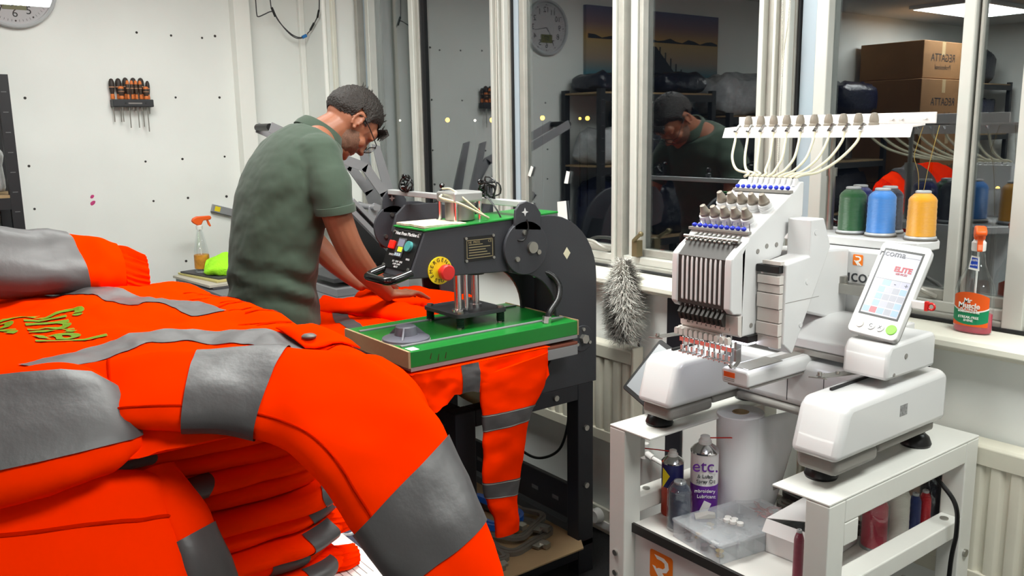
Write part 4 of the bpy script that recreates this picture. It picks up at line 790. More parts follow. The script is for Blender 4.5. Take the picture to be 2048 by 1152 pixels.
l3 = Limb([(3.50, -2.035, 1.085), (3.545, -2.02, 1.03), (3.575, -2.01, 0.97), (3.59, -2.00, 0.90)], [(3.47, -1.975, 1.075), (3.50, -1.95, 1.02), (3.53, -1.935, 0.97), (3.545, -1.92, 0.90)], [0.04, 0.045, 0.045, 0.04], 8, 28, 0.006, 9, 8, out=(1, -0.2, 0))
limb_parts(l3, 'hanging_fold', t2, [(0.52, 0.98, {'off': 0.002})], st=False)
# ---- top jacket, lying open with one sleeve hanging over the corner
tj = thing('hi_vis_jacket', 'orange hi-vis jacket spread on top of the pile with green lettering', 'jacket', (2.95, -2.1, 1.15), JG)
def hz(x, y):
    z = 1.184 + 0.024 * mnoise.noise(V((x * 2.3, y * 3.1, 0.5))) + 0.013 * fb((x, y * 1.6, 0.3), 6.0)
    z += 0.016 * max(0, 1 - abs(y + 1.65) / 0.06) * math.sin(x * 55 + 4 * mnoise.noise(V((x * 5, y * 3, 1)))) * 0.35
    if x > 3.45: z -= 0.09 * ((x - 3.45) / 0.15) ** 2
    if y > -1.66: z -= 0.030 * ((y + 1.66) / 0.07) ** 2
    if x < 2.45: z -= 0.05 * ((2.45 - x) / 0.15) ** 2
    z += 0.030 * math.exp(-((x - 3.42) / 0.10) ** 2) * (1 if y < -2.0 else max(0, 1 - (y + 2.0) / 0.25))
    return z
def hem(x): return -1.585 + 0.012 * mnoise.noise(V((x * 6, 2, 0))) + 0.004 * math.sin(x * 70)
def bodyp(u, v):
    x = 2.30 + (3.565 - 2.30) * u; y = -2.75 + (hem(x) + 2.75) * v; return V((x, y, hz(x, y)))
mbd = MB(); NU, NV = 110, 100
rows = []
for i in range(NU + 1):
    r_ = [bodyp(i / NU, j / NV) for j in range(NV + 1)]; e = r_[-1]
    rows.append([V((r_[0].x, r_[0].y, 1.12))] + r_ + [V((e.x, e.y - 0.004, e.z - 0.022)), V((e.x, e.y - 0.05, 1.10))])
r0 = rows[0]; r1 = rows[-1]
rows = [[V((p.x + 0.02, p.y, 1.11)) for p in r0]] + rows + [[V((p.x - 0.02, p.y, min(p.z, 1.125))) for p in r1]]
mbd.loft(rows, cap=False, closed=False)
jb = build(mbd, 'jacket_body', org_, tj, smooth=60)
def ribbon(pts, w, nm, m, parent, fn=hz, off=0.0022, n=10, nw=8):
    P = cr(pts, n); rws = []
    for i, p in enumerate(P):
        a = P[max(i - 1, 0)]; b = P[min(i + 1, len(P) - 1)]; d = V((b[0] - a[0], b[1] - a[1], 0)).normalized(); q = V((-d.y, d.x, 0)); ww = w if not callable(w) else w(i / (len(P) - 1))
        rws.append([V((p[0], p[1], 0)) + q * ww * (j / nw - 0.5) for j in range(nw + 1)])
    rws = [[V((p.x, p.y, fn(p.x, p.y) + off)) for p in r] for r in rws]
    return build(MB().loft(rws, cap=False, closed=False), nm, m, parent, smooth=60)
ribbon([(3.20, -2.10), (3.13, -1.97), (3.09, -1.86), (3.13, -1.79), (3.22, -1.745), (3.34, -1.715)], lambda u: 0.085 - 0.02 * u, 'reflective_tape', tape, jb)
ribbon([(2.33, -2.12), (2.37, -1.99), (2.50, -1.90), (2.66, -1.835), (2.76, -1.80)], lambda u: 0.075, 'reflective_tape', tape, jb)
ribbon([(2.70, -1.775), (2.80, -1.745), (2.93, -1.735)], 0.075, 'reflective_tape', tape, jb)
for k in range(16):
    x = 2.62 + 0.052 * k; ribbon([(x, -1.695 + 0.02 * math.sin(k * 2.1)), (x + 0.01 * math.sin(k), -1.64), (x + 0.004, -1.60)], 0.007, 'gather_fold', seamm, jb, off=0.0016, n=4, nw=2)
tabq = build(MB().loft([[V((x, y, hz(x, y) + 0.006 + 0.004 * math.sin(3 * u))) for u, (x, y) in ((i / 8, (3.215 + 0.13 * i / 8 * 1.0, -1.705 + 0.105 * j / 6)) for i in range(9))] for j in range(7)], cap=False, closed=False), 'hem_tab', org_, jb, smooth=60, solid=0.003)
build(MB().lathe([(0.013, 0), (0.0135, 0.003), (0.010, 0.006), (0.001, 0.007)], (3.31, -1.682, hz(3.31, -1.682) + 0.0115), n=20), 'press_stud', mat('gunmetal_stud', (78, 76, 70), 0.5, 0.3), jb)
# green lettering following the cloth
grn = mat('green_transfer_print', (96, 128, 14), 0.6, spec=0.1)
def cloth_text(s_, size, cx, cy, ang):
    cu = bpy.data.curves.new('t', 'FONT'); cu.body = s_; cu.size = size; cu.align_x = 'CENTER'; cu.align_y = 'CENTER'; cu.extrude = 0; cu.offset = size * 0.012; cu.resolution_u = 4
    o = bpy.data.objects.new('t', cu); link(o); bpy.context.view_layer.update()
    me = bpy.data.meshes.new_from_object(o.evaluated_get(bpy.context.evaluated_depsgraph_get())); bpy.data.objects.remove(o)
    bm = bmesh.new(); bm.from_mesh(me); bmesh.ops.triangulate(bm, faces=bm.faces); bmesh.ops.subdivide_edges(bm, edges=[e for e in bm.edges if e.calc_length() > 0.02], cuts=2); bmesh.ops.triangulate(bm, faces=bm.faces); bm.verts.ensure_lookup_table(); bm.verts.index_update()
    c_, s2_ = math.cos(ang), math.sin(ang); mb = MB(); vs = []
    for v in bm.verts:
        x = cx + v.co.x * c_ - v.co.y * s2_; y = cy + v.co.x * s2_ + v.co.y * c_; vs.append((x, y, hz(x, y) + 0.0025))
    mb.add(vs, [tuple(v.index for v in f.verts) for f in bm.faces]); bm.free(); bpy.data.meshes.remove(me)
    build(mb, 'lettering', grn, jb, smooth=0)
cloth_text('Sinrel', 0.165, 2.86, -2.010, -0.07); cloth_text('Ser', 0.160, 2.76, -2.100, -0.05)
# near side roll with wide tape
l4 = Limb([(3.40, -2.55, 1.250), (3.42, -2.3, 1.250), (3.44, -2.16, 1.245), (3.45, -2.08, 1.230), (3.47, -2.03, 1.195)], [(3.59, -2.55, 1.12), (3.60, -2.3, 1.125), (3.595, -2.17, 1.125), (3.58, -2.08, 1.13), (3.55, -2.035, 1.14)], [0.09, 0.09, 0.08, 0.065, 0.03], 12, 48, 0.009, 9, 5, out=(1, 0, 0.5))
s4 = build(l4.mesh(), 'side_roll', org_, tj, smooth=60)
build(l4.band(0.05, 0.985, 0.0045, 6, 17), 'reflective_tape', tape, s4, smooth=60)
for kk in (3.3, 13.2): build(l4.band(0.05, 0.97, 0.0028, int(kk), int(kk) + 1), 'tape_edge', stitch, s4, smooth=60) if False else None
# near sleeve
sl = Limb([(3.36, -2.08, 1.215), (3.40, -2.00, 1.225), (3.45, -1.895, 1.228), (3.50, -1.80, 1.226), (3.55, -1.720, 1.212), (3.61, -1.665, 1.170), (3.67, -1.640, 1.110), (3.75, -1.635, 1.030), (3.80, -1.628, 0.940), (3.82, -1.64, 0.86), (3.82, -1.66, 0.80)],
          [(3.53, -2.09, 1.175), (3.555, -2.04, 1.175), (3.585, -1.945, 1.160), (3.61, -1.89, 1.140), (3.655, -1.862, 1.122), (3.68, -1.842, 1.092), (3.70, -1.825, 1.050), (3.735, -1.795, 0.980), (3.765, -1.765, 0.920), (3.78, -1.74, 0.86), (3.78, -1.73, 0.80)],
          [0.030, 0.045, 0.055, 0.062, 0.070, 0.075, 0.080, 0.080, 0.080, 0.075, 0.05], 9, 44, 0.0075, 7.5, 1, out=(0.6, -0.3, 0.7))
so_ = limb_parts(sl, 'near_sleeve', tj, [(0.168, 0.292, {'skew': -0.012, 'off': 0.003}), (0.635, 0.755, {'skew': 0.02, 'off': 0.003})])
build(MB().tube([r[5] for r in sl.rings[2:]], 0.0022, 6), 'sleeve_seam', seamm, so_, smooth=60)
build(MB().tube([sl.rings[6][k] for k in range(1, 22)], 0.0022, 6), 'armhole_seam', seamm, so_, smooth=60)
# far sleeve with gathered cuff
fs = Limb([(2.36, -2.30, 1.335), (2.36, -2.10, 1.334), (2.36, -1.97, 1.318), (2.37, -1.87, 1.298), (2.38, -1.79, 1.278)], [(2.52, -2.32, 1.235), (2.52, -2.10, 1.222), (2.51, -1.95, 1.203), (2.50, -1.85, 1.190), (2.48, -1.795, 1.185)], [0.10, 0.10, 0.09, 0.085, 0.07], 12, 44, 0.010, 10, 2, out=(1, 0, 0.3), fold=0.003)
fo = limb_parts(fs, 'far_sleeve', tj, [(0.28, 0.665, {'off': 0.0045})], st=False)
fc = Limb([(2.385, -1.795, 1.274), (2.385, -1.765, 1.268), (2.40, -1.725, 1.247)], [(2.475, -1.795, 1.172), (2.465, -1.77, 1.160), (2.455, -1.735, 1.155)], [0.060, 0.062, 0.060], 10, 96, 0.003, 20, 4, ribs=24, ribamp=0.0024)
build(fc.mesh(), 'elastic_cuff', orgd, tj, smooth=60)
# papers on the table corner and a printed carton on the floor
pp = build(MB().prism([(3.19, -1.70), (3.42, -1.72), (3.43, -1.588), (3.23, -1.590)], 'z', 0.7452, 0.7460), 'paper_sheet', papm, smooth=0); tag(pp, 'white printed paper sheet on the table corner beside the pile', 'paper')
for k in range(5): build(MB().box(3.30 + 0.004 * k, 3.38, -1.665 + 0.013 * k, -1.6635 + 0.013 * k, 0.7461, 0.7463), 'printed_line', numm, pp, smooth=0)
cx = thing('printed_carton', 'dark blue carton printed with cream shapes, standing behind the jacket sleeve', 'box', (3.27, -1.48, 0))
cm = build(MB().box(2.86, 3.40, -1.578, -1.40, 0, 0.70), 'carton_body', mat('navy_carton', (26, 28, 52), 0.6, var=(8, 0.1)), cx, smooth=0, bevel=0.003)
crm = mat('cream_print', (176, 166, 130), 0.7)
build(MB().prism([(3.145, -1.485), (3.165, -1.515), (3.20, -1.525), (3.195, -1.495), (3.17, -1.475)], 'z', 0.7002, 0.7008), 'cream_shape', crm, cm, smooth=0)
build(MB().prism([(3.235, -1.505), (3.26, -1.555), (3.38, -1.525), (3.31, -1.495)], 'z', 0.7002, 0.7008), 'cream_shape', crm, cm, smooth=0)
build(MB().tube([(3.115 + 0.016 * math.cos(t * 0.45), -1.535 + 0.016 * math.sin(t * 0.45), 0.701) for t in range(14)], 0.004, 5, True), 'pale_ring', mat('pale_print', (170, 176, 176), 0.7), cm)
# ------------------------------------------------------------------ jacket laid across the press
pj_ = thing('hi_vis_jacket', 'orange hi-vis jacket laid over the press beds with one sleeve hanging to the floor', 'jacket', (2.3, -0.85, 0.885), 'orange hi-vis jackets on the press')
def pz(x, y):
    z = 0.897 + 0.010 * mnoise.noise(V((x * 6, y * 7, 3))) + 0.006 * fb((x, y, 1), 14)
    d = max(0, -1.10 - y); z -= 0.05 * (d / 0.05) ** 2 if d > 0 else 0
    return max(z, 0.886)
def pz2(x, y): return pz(x, y) if x < 2.30 else 0.8875
pm = MB().grid(lambda u, v: V((1.60 + 0.715 * u, -1.128 + 0.69 * v, pz(1.60 + 0.715 * u, -1.128 + 0.69 * v))), 60, 60)
pm.grid(lambda u, v: V((2.31 + 0.405 * u, -1.128 + 0.50 * v, 0.8872)), 20, 20)
pb = build(pm, 'jacket_body', org_, pj_, smooth=60)
hp_path = [(1.60, -1.135), (1.85, -1.138), (2.10, -1.140), (2.40, -1.142), (2.66, -1.140), (2.705, -1.125), (2.722, -1.085), (2.724, -1.00), (2.724, -0.90), (2.724, -0.80), (2.722, -0.72), (2.720, -0.645)]
hp_bot = [0.60, 0.60, 0.60, 0.62, 0.66, 0.70, 0.755, 0.805, 0.800, 0.76, 0.74, 0.80]
hp_top = [0.888] * 5 + [0.890] * 4 + [0.889] * 3
Pc = cr([(a[0], a[1], b, c) for a, b, c in zip(hp_path, hp_bot, hp_top)], 10)
def hang(i, v, off=0.0):
    p = Pc[i]; a = Pc[max(i - 1, 0)]; b = Pc[min(i + 1, len(Pc) - 1)]; d = V((b[0] - a[0], b[1] - a[1], 0)).normalized(); n_ = V((d.y, -d.x, 0))
    bot = p[2] + 0.012 * mnoise.noise(V((i * 0.35, 0, 0))); z = p[3] + (bot - p[3]) * v
    w = 0.016 * v * mnoise.noise(V((i * 0.22, v * 1.2, 4))) + 0.010 * v * math.sin(i * 0.55 + 2 * v) * (0.4 + 0.6 * mnoise.noise(V((i * 0.1, 3, v)))) + 0.006 * fb((p[0], p[1], z), 16)
    return V((p[0], p[1], z)) + n_ * (0.002 + max(w + 0.008 * v, -0.001) + off)
hb_ = build(MB().loft([[hang(i, v / 26) for v in range(27)] for i in range(len(Pc))], cap=False, closed=False), 'hanging_front', org_, pj_, smooth=60)
build(MB().loft([[hang(i, v / 26, 0.002) for v in range(27)] for i in range(73, 80)], cap=False, closed=False), 'reflective_tape', tape, hb_, smooth=60)
ps = Limb([(2.724, -0.905, 0.845), (2.728, -0.905, 0.79), (2.733, -0.906, 0.70), (2.738, -0.908, 0.60), (2.742, -0.910, 0.49), (2.746, -0.885, 0.41), (2.75, -0.875, 0.34)], [(2.722, -0.645, 0.875), (2.726, -0.660, 0.775), (2.731, -0.725, 0.70), (2.735, -0.752, 0.60), (2.740, -0.785, 0.47), (2.744, -0.788, 0.41), (2.748, -0.792, 0.34)], [0.020, 0.030, 0.034, 0.034, 0.034, 0.034, 0.03], 9, 40, 0.006, 13, 6, out=(1, 0, 0))
limb_parts(ps, 'hanging_sleeve', pj_, [(0.285, 0.375), (0.615, 0.70)])
ribbon([(1.62, -0.84), (1.80, -0.90), (1.98, -0.97), (2.15, -1.00), (2.27, -1.05)], 0.055, 'reflective_tape', tape, pb, fn=pz)
ribbon([(2.14, -0.99), (2.20, -0.92), (2.29, -0.86)], 0.05, 'reflective_tape', tape, pb, fn=pz)
for A, B, T in (([(1.70, -0.90, 0.93), (1.86, -0.80, 0.925), (2.02, -0.76, 0.93), (2.14, -0.70, 0.925)], [(1.76, -0.99, 0.90), (1.92, -0.89, 0.90), (2.08, -0.84, 0.90), (2.20, -0.76, 0.90)], [0.03, 0.05, 0.06, 0.04]),
                ([(1.62, -0.70, 0.92), (1.75, -0.60, 0.935), (1.95, -0.52, 0.935), (2.12, -0.50, 0.93), (2.24, -0.52, 0.92)], [(1.70, -0.80, 0.90), (1.86, -0.69, 0.90), (2.02, -0.62, 0.90), (2.15, -0.58, 0.90), (2.28, -0.58, 0.90)], [0.03, 0.05, 0.06, 0.06, 0.03])):
    build(Limb(A, B, T, 9, 28, 0.010, 15, 9, out=(0, 0, 1), fold=0.002).mesh(), 'bunched_cloth', org_, pj_, smooth=60)
# ------------------------------------------------------------------ person leaning over the far press bed
skin = mat('skin', (138, 86, 62), 0.5, var=(14, 0.08), bump=(120, 0.05), sss=0.08)
polo_m = mat('sage_green_pique', (52, 66, 53), 0.88, sheen=0.1, var=(5, 0.06), bump=(12, 0.22), stretch=(1, 1, 0.5))
trou = mat('black_trousers', (20, 19, 21), 0.85, bump=(30, 0.2)); hairm = mat('dark_brown_hair', (34, 27, 23), 0.6, var=(90, 0.35), bump=(160, 0.8), stretch=(1, 1, 1)); beardm = mat('stubble', (104, 72, 56), 0.8, var=(220, 0.35))
man = thing('person', 'man in a sage green polo shirt and glasses leaning over the press bed', 'person', (1.85, -1.2, 0))
def ell(c, hx, hd, dy, dz, n=40, e=1.0):
    """ring: lateral axis x, depth axis perpendicular to the spine direction (dy, dz)"""
    l = math.hypot(dy, dz); ay, az = dz / l, -dy / l
    return [V((c[0] + hx * math.copysign(abs(math.cos(a)) ** e, math.cos(a)), c[1] + ay * hd * math.sin(a), c[2] + az * hd * math.sin(a))) for a in [2 * math.pi * k / n for k in range(n)]]
def chain(m, pts, n=14):
    """tapered limb through (x, y, z, r) joints with rounded ends"""
    P = cr(pts, 8); m.tube([p[:3] for p in P], [p[3] for p in P], n); m.ball(P[0][:3], P[0][3], n, 8); m.ball(P[-1][:3], P[-1][3], n, 8)
XM = 1.85
SP = [(-1.165, 0.885, .188, .140), (-1.170, 0.96, .186, .142), (-1.168, 1.06, .180, .138), (-1.155, 1.16, .184, .138), (-1.130, 1.26, .194, .142), (-1.095, 1.36, .203, .142), (-1.050, 1.44, .204, .130), (-1.010, 1.495, .186, .108), (-0.978, 1.535, .140, .082), (-0.955, 1.558, .090, .066)]
def torso(m, grow, n0=0, n1=None, fold=0.0):
    S = cr(SP[n0:n1], 6); rings = []
    for i, p in enumerate(S):
        a = S[max(i - 1, 0)]; b = S[min(i + 1, len(S) - 1)]
        r = ell((XM, p[0], p[1]), p[2] + grow, p[3] + grow, b[0] - a[0], b[1] - a[1], 48, 0.9)
        if fold:
            c = V((XM, p[0], p[1])); out = []
            for q in r:
                d = (q - c).normalized(); w = math.exp(-((p[1] - 1.05) / 0.11) ** 2)
                f = fold * (0.7 * fb(q, 6) + w * 1.3 * math.sin(62 * (q.z + 0.35 * q.y) + 3 * fb(q, 4)) * (0.5 + fb(q + V((3, 1, 0)), 5)))
                out.append(q + d * f)
            r = out
        rings.append(r)
    m.loft(rings)
HC = V((XM, -0.838, 1.588)); FD = V((0, 0.57, -0.82)).normalized(); UD = V((0, 0.82, 0.57)).normalized(); XD = V((1, 0, 0))
def hd(x, f_, u): return HC + XD * x + FD * f_ + UD * u
def hball(m, x, f_, u, rx, rf, ru, n=20, k=14):
    t = MB().ball((0, 0, 0), 1.0, n, k); m.add([hd(x + p.x * rx, f_ + p.y * rf, u + p.z * ru) for p in t.v], t.f)
bm_ = MB(); torso(bm_, -0.016)
# neck, head
chain(bm_, [(XM, -1.02, 1.50, .062), (XM, -0.955, 1.545, .060), (XM, -0.905, 1.572, .057), (XM, -0.865, 1.59, .056)], 18)
hball(bm_, 0, -0.010, 0.020, 0.076, 0.100, 0.098); hball(bm_, 0, 0.030, -0.040, 0.064, 0.062, 0.072); hball(bm_, 0, 0.045, -0.085, 0.044, 0.042, 0.034)
hball(bm_, 0, 0.070, 0.028, 0.056, 0.030, 0.034); hball(bm_, 0, 0.094, -0.018, 0.011, 0.016, 0.026); hball(bm_, 0, 0.108, -0.034, 0.015, 0.013, 0.011); hball(bm_, 0, 0.090, 0.010, 0.009, 0.012, 0.03)
hball(bm_, 0, 0.086, -0.062, 0.022, 0.010, 0.006); hball(bm_, 0, 0.084, -0.071, 0.019, 0.010, 0.006); hball(bm_, 0, 0.080, -0.098, 0.018, 0.012, 0.013)
for s_ in (-1, 1):
    hball(bm_, s_ * 0.030, 0.082, 0.014, 0.024, 0.012, 0.008); hball(bm_, s_ * 0.044, 0.062, -0.030, 0.020, 0.022, 0.020); hball(bm_, s_ * 0.012, 0.102, -0.036, 0.008, 0.010, 0.008)
    for a in range(10):
        t_ = math.radians(-70 + a * 30); hball(bm_, s_ * 0.082, -0.016 - 0.016 * math.cos(t_), -0.004 + 0.028 * math.sin(t_), 0.006, 0.0065, 0.0065, 8, 6)
    hball(bm_, s_ * 0.076, -0.012, -0.008, 0.006, 0.012, 0.020); hball(bm_, s_ * 0.080, -0.004, -0.032, 0.006, 0.008, 0.008)
# arms
RA = [(2.000, -1.035, 1.455, .050), (2.060, -1.035, 1.370, .056), (2.080, -1.020, 1.275, .050), (2.078, -0.985, 1.180, .047), (2.060, -0.930, 1.100, .044), (2.040, -0.865, 1.030, .035), (2.018, -0.808, 0.978, .027)]
LA = [(1.700, -1.010, 1.455, .048), (1.630, -0.990, 1.360, .054), (1.605, -0.955, 1.260, .050), (1.605, -0.915, 1.170, .046), (1.635, -0.860, 1.085, .043), (1.675, -0.805, 1.015, .034), (1.712, -0.758, 0.968, .027)]
chain(bm_, RA); chain(bm_, LA)
def hand(m, w, d, th, lift):
    """palm-down hand: w wrist point, d forward direction, th = side of the thumb along the lateral axis"""
    w = V(w); d = V(d).normalized(); lat = d.cross(V((0, 0, 1))).normalized(); up = lat.cross(d).normalized()
    P = lambda f_, l, u: w + d * f_ + lat * l + up * u
    rings = []
    for f_, hw, hh, u in ((-0.015, .026, .021, 0.0), (0.010, .030, .018, 0.002), (0.035, .040, .017, 0.003), (0.062, .043, .0155, 0.003), (0.085, .041, .012, 0.001), (0.093, .036, .008, 0.0)):
        rings.append([P(f_, hw * math.cos(a), u + hh * math.sin(a)) for a in [2 * math.pi * k / 18 for k in range(18)]])
    m.loft(rings)
    for l, ln, sp in ((-0.030, 0.062, -0.10), (-0.0105, 0.076, -0.03), (0.0105, 0.080, 0.03), (0.031, 0.070, 0.10)):
        if th > 0: l = -l; sp = -sp
        q = [(0.078, 0, 0.002, .0095), (0.088 + ln * 0.2, sp * ln * 0.2, 0.005 + lift, .0092), (0.088 + ln * 0.5, sp * ln * 0.5, 0.002 + lift * 0.6, .0086), (0.088 + ln * 0.8, sp * ln * 0.8, -0.006, .0078), (0.088 + ln, sp * ln, -0.012, .0068)]
        chain(m, [(*P(a, l + b, c), r) for a, b, c, r in q], 10)
    s_ = th
    chain(m, [(*P(0.018, s_ * 0.026, 0.0), .014), (*P(0.040, s_ * 0.048, -0.003), .0125), (*P(0.062, s_ * 0.058, -0.006), .0105), (*P(0.082, s_ * 0.060, -0.009), .0085)], 10)
hand(bm_, (2.018, -0.808, 0.976), (-0.10, 0.97, -0.12), -1, 0.004)
hand(bm_, (1.712, -0.758, 0.966), (0.22, 0.95, -0.12), 1, 0.006)
# legs (covered by the trousers)
LG = lambda s_: [(XM + s_ * 0.085, -1.17, 0.92, .098), (XM + s_ * 0.10, -1.18, 0.72, .085), (XM + s_ * 0.105, -1.18, 0.50, .060), (XM + s_ * 0.11, -1.20, 0.30, .056), (XM + s_ * 0.11, -1.22, 0.10, .042)]
for s_ in (-1, 1): chain(bm_, LG(s_))
body = build(bm_, 'body', skin, man); remesh(body, 0.0042, 3, 0.5)
# polo shirt: torso, sleeves, collar, placket
pm_ = MB(); torso(pm_, 0.006, 0, 9, 0.010)
def sleeve(m, arm, r0, r1):
    P = cr([(*arm[0][:3], r0 + .012), (*arm[1][:3], r0), (*arm[2][:3], r1)], 10); rr = []
    m.tube([p[:3] for p in P], [p[3] + 0.003 * fb(p[:3], 14) for p in P], 28); m.ball(P[0][:3], P[0][3], 20, 10)
sleeve(pm_, [(1.985, -1.040, 1.470), RA[1], (2.082, -1.028, 1.296)], .073, .066); sleeve(pm_, [(1.715, -1.020, 1.470), LA[1], (1.606, -0.965, 1.285)], .071, .064)
po = build(pm_, 'polo_shirt', polo_m, man); remesh(po, 0.006, 3, 0.5)
dm = po.data
NRM = [v.normal.copy() for v in dm.vertices]; PCO = [v.co.copy() for v in dm.vertices]
for v, n_, c0 in zip(dm.vertices, NRM, PCO):
    q = c0 + LOC[man.name]
    arm_ = math.exp(-(((q.x - 1.99) / 0.09) ** 2 + ((q.z - 1.33) / 0.14) ** 2)) * (1 if q.y > -1.12 else 0.4)
    c0 += n_ * (0.0035 * fb(q, 11) + 0.005 * arm_ * math.sin(70 * (q.z - 0.9 * q.y)) + 0.004 * math.exp(-((q.z - 1.0) / 0.06) ** 2) * math.sin(55 * q.z + 20 * q.y + 3 * fb(q, 5)))
dm.vertices.foreach_set('co', [x for c in PCO for x in c]); dm.update()
for (p, ax, r) in (((2.082, -1.027, 1.293), (0.1, 0.12, -1), .0685), ((1.606, -0.964, 1.283), (-0.02, 0.3, -1), .066)):
    build(MB().lathe([(r - 0.004, 0.004), (r, 0.002), (r + 0.0012, -0.010), (r, -0.022), (r - 0.004, -0.024)], p, ax, 32), 'sleeve_hem', polo_m, po)
cn = V((0, 0.62, 0.78)).normalized(); cc = V((XM, -0.960, 1.556))
build(MB().lathe([(0.074, -0.028), (0.088, -0.022), (0.085, -0.004), (0.074, 0.018), (0.068, 0.016), (0.070, -0.01), (0.070, -0.028)], cc, cn, 36, 1.06, 0.92), 'collar', polo_m, po)
build(MB().prism([(-1.168, 0.880), (-1.150, 0.880), (-1.160, 0.935)], 'x', XM + 0.188, XM + 0.1945), 'side_vent', trou, po, smooth=0)
# trousers and shoes
tm = MB()
tm.loft([ell((XM, -1.168, 0.93), .170, .125, 0, 1), ell((XM, -1.170, 0.86), .178, .130, 0, 1), ell((XM, -1.172, 0.80), .175, .125, 0, 1)])
for s_ in (-1, 1): chain(tm, [(XM + s_ * 0.085, -1.172, 0.84, .102), (XM + s_ * 0.10, -1.18, 0.66, .092), (XM + s_ * 0.105, -1.18, 0.46, .076), (XM + s_ * 0.11, -1.20, 0.26, .070), (XM + s_ * 0.11, -1.22, 0.07, .064)], 20)
tr = build(tm, 'trousers', trou, man); remesh(tr, 0.008, 3)
for s_ in (-1, 1): build(MB().loft([[V((XM + s_ * 0.115 + w * math.cos(a), y, max(0.0, zc + h * math.sin(a)))) for a in [2 * math.pi * k / 16 for k in range(16)]] for y, w, h, zc in ((-1.29, .028, .05, .045), (-1.26, .036, .07, .05), (-1.18, .042, .065, .05), (-1.09, .048, .045, .04), (-1.03, .045, .035, .03), (-1.01, .03, .02, .025))]), 'shoe', black, man)
# hair: a thick cap over crown, sides and nape, with a lifted tuft
def cap(rx, rf, ru, cf, cu, keep, thick, n=72, k=48):
    g = MB(); idx = {}
    for j in range(k + 1):
        for i in range(n):
            th = math.pi * j / k; ph = 2 * math.pi * i / n
            x = math.sin(th) * math.cos(ph); f_ = math.sin(th) * math.sin(ph); u = math.cos(th)
            w = keep(x, f_, u)
            t = thick * min(1, max(0, w) * 4)
            nz = 0.004 * fb((x * 9, f_ * 22, u * 9), 1.0) * min(1, max(0, w) * 4)
            idx[(j, i)] = len(g.v); g.v.append(hd(x * (rx + t + nz), cf + f_ * (rf + t + nz), cu + u * (ru + t * 1.2 + nz)))
    for j in range(k):
        for i in range(n):
            th = math.pi * (j + .5) / k; ph = 2 * math.pi * (i + .5) / n
            if keep(math.sin(th) * math.cos(ph), math.sin(th) * math.sin(ph), math.cos(th)) > 0: g.f.append((idx[(j, i)], idx[(j, (i + 1) % n)], idx[(j + 1, (i + 1) % n)], idx[(j + 1, i)]))
    return g
def keep_hair(x, f_, u):
    line = 0.42 if f_ > 0.62 else (-0.02 + 0.44 * max(0, (f_ - 0.15) / 0.47) if f_ > 0.15 else -0.02 - 0.50 * min(1, (0.15 - f_) / 0.8))
    if abs(x) > 0.75 and -0.25 < f_ < 0.12: line = max(line, 0.10)
    if 0.10 <= f_ < 0.30 and abs(x) > 0.7: line = -0.15
    return u - line
hr = build(cap(0.0775, 0.1015, 0.0995, -0.010, 0.020, keep_hair, 0.013), 'hair', hairm, man, smooth=60)
random.seed(21)
for k in range(46):
    x = random.uniform(-0.045, 0.045); f_ = random.uniform(-0.075, 0.085); u = 0.020 + 0.110 * math.sqrt(max(0.02, 1 - (x / 0.085) ** 2 - (f_ / 0.112) ** 2)); L0 = random.uniform(0.010, 0.022) if f_ > -0.045 else random.uniform(0.018, 0.034)
    b0 = hd(x, f_, u - 0.004); tip = hd(x + random.uniform(-.006, .006), f_ - (0.004 if f_ > -0.03 else 0.014) + random.uniform(-.006, .010), u + L0 * 0.7)
    build(MB().tube([b0, b0.lerp(tip, 0.5) + V((0, 0.002, 0.001)), tip], [0.0032, 0.0022, 0.0004], 5), 'hair_tuft', hairm, hr)
for k in range(18):
    x = -0.05 + 0.1 * k / 17; b0 = hd(x, 0.088, 0.078); tip = hd(x + random.uniform(-.004, .004), 0.112 + random.uniform(-.004, .006), 0.052 + random.uniform(-.010, .006))
    build(MB().tube([b0, hd(x, 0.108, 0.074), tip], [0.006, 0.005, 0.001], 5), 'fringe_tuft', hairm, hr)
build(cap(0.0655, 0.0640, 0.0740, 0.030, -0.040, lambda x, f_, u: min(-u + 0.25 - 0.55 * max(0, f_), 0.80 - abs(f_ - 0.1), 0.98 - u) if f_ > -0.55 else -1, 0.0016, 48, 32), 'beard', beardm, man, smooth=60)
for s_ in (-1, 1): build(MB().ball((0, 0, 0), 1, 12, 8), 'x', beardm) if False else None
# glasses
gl = MB(); blkf = mat('black_frame', (12, 12, 13), 0.3)
for s_ in (-1, 1):
    gl.tube([hd(s_ * (0.034 + p[0]), 0.112, -0.012 + p[1]) for p in rrect(-0.026, 0.026, -0.016, 0.016, 0.008)], 0.0018, 6, True)
    gl.tube([hd(s_ * 0.060, 0.110, -0.004), hd(s_ * 0.080, 0.100, 0.000), hd(s_ * 0.084, 0.04, 0.012), hd(s_ * 0.084, -0.01, 0.020), hd(s_ * 0.082, -0.028, 0.006)], 0.0018, 6)
gl.tube([hd(-0.008, 0.114, -0.006), hd(0, 0.116, -0.003), hd(0.008, 0.114, -0.006)], 0.0016, 6)
gob = build(gl, 'glasses', blkf, man)
lens = glassmat('spectacle_lens', (0.95, 0.96, 0.97), 0.10, 1.5)
for s_ in (-1, 1): build(MB().add([hd(s_ * (0.034 + p[0]), 0.112, -0.012 + p[1]) for p in rrect(-0.026, 0.026, -0.016, 0.016, 0.008)], [tuple(range(24))]), 'lens', lens, gob, smooth=0)
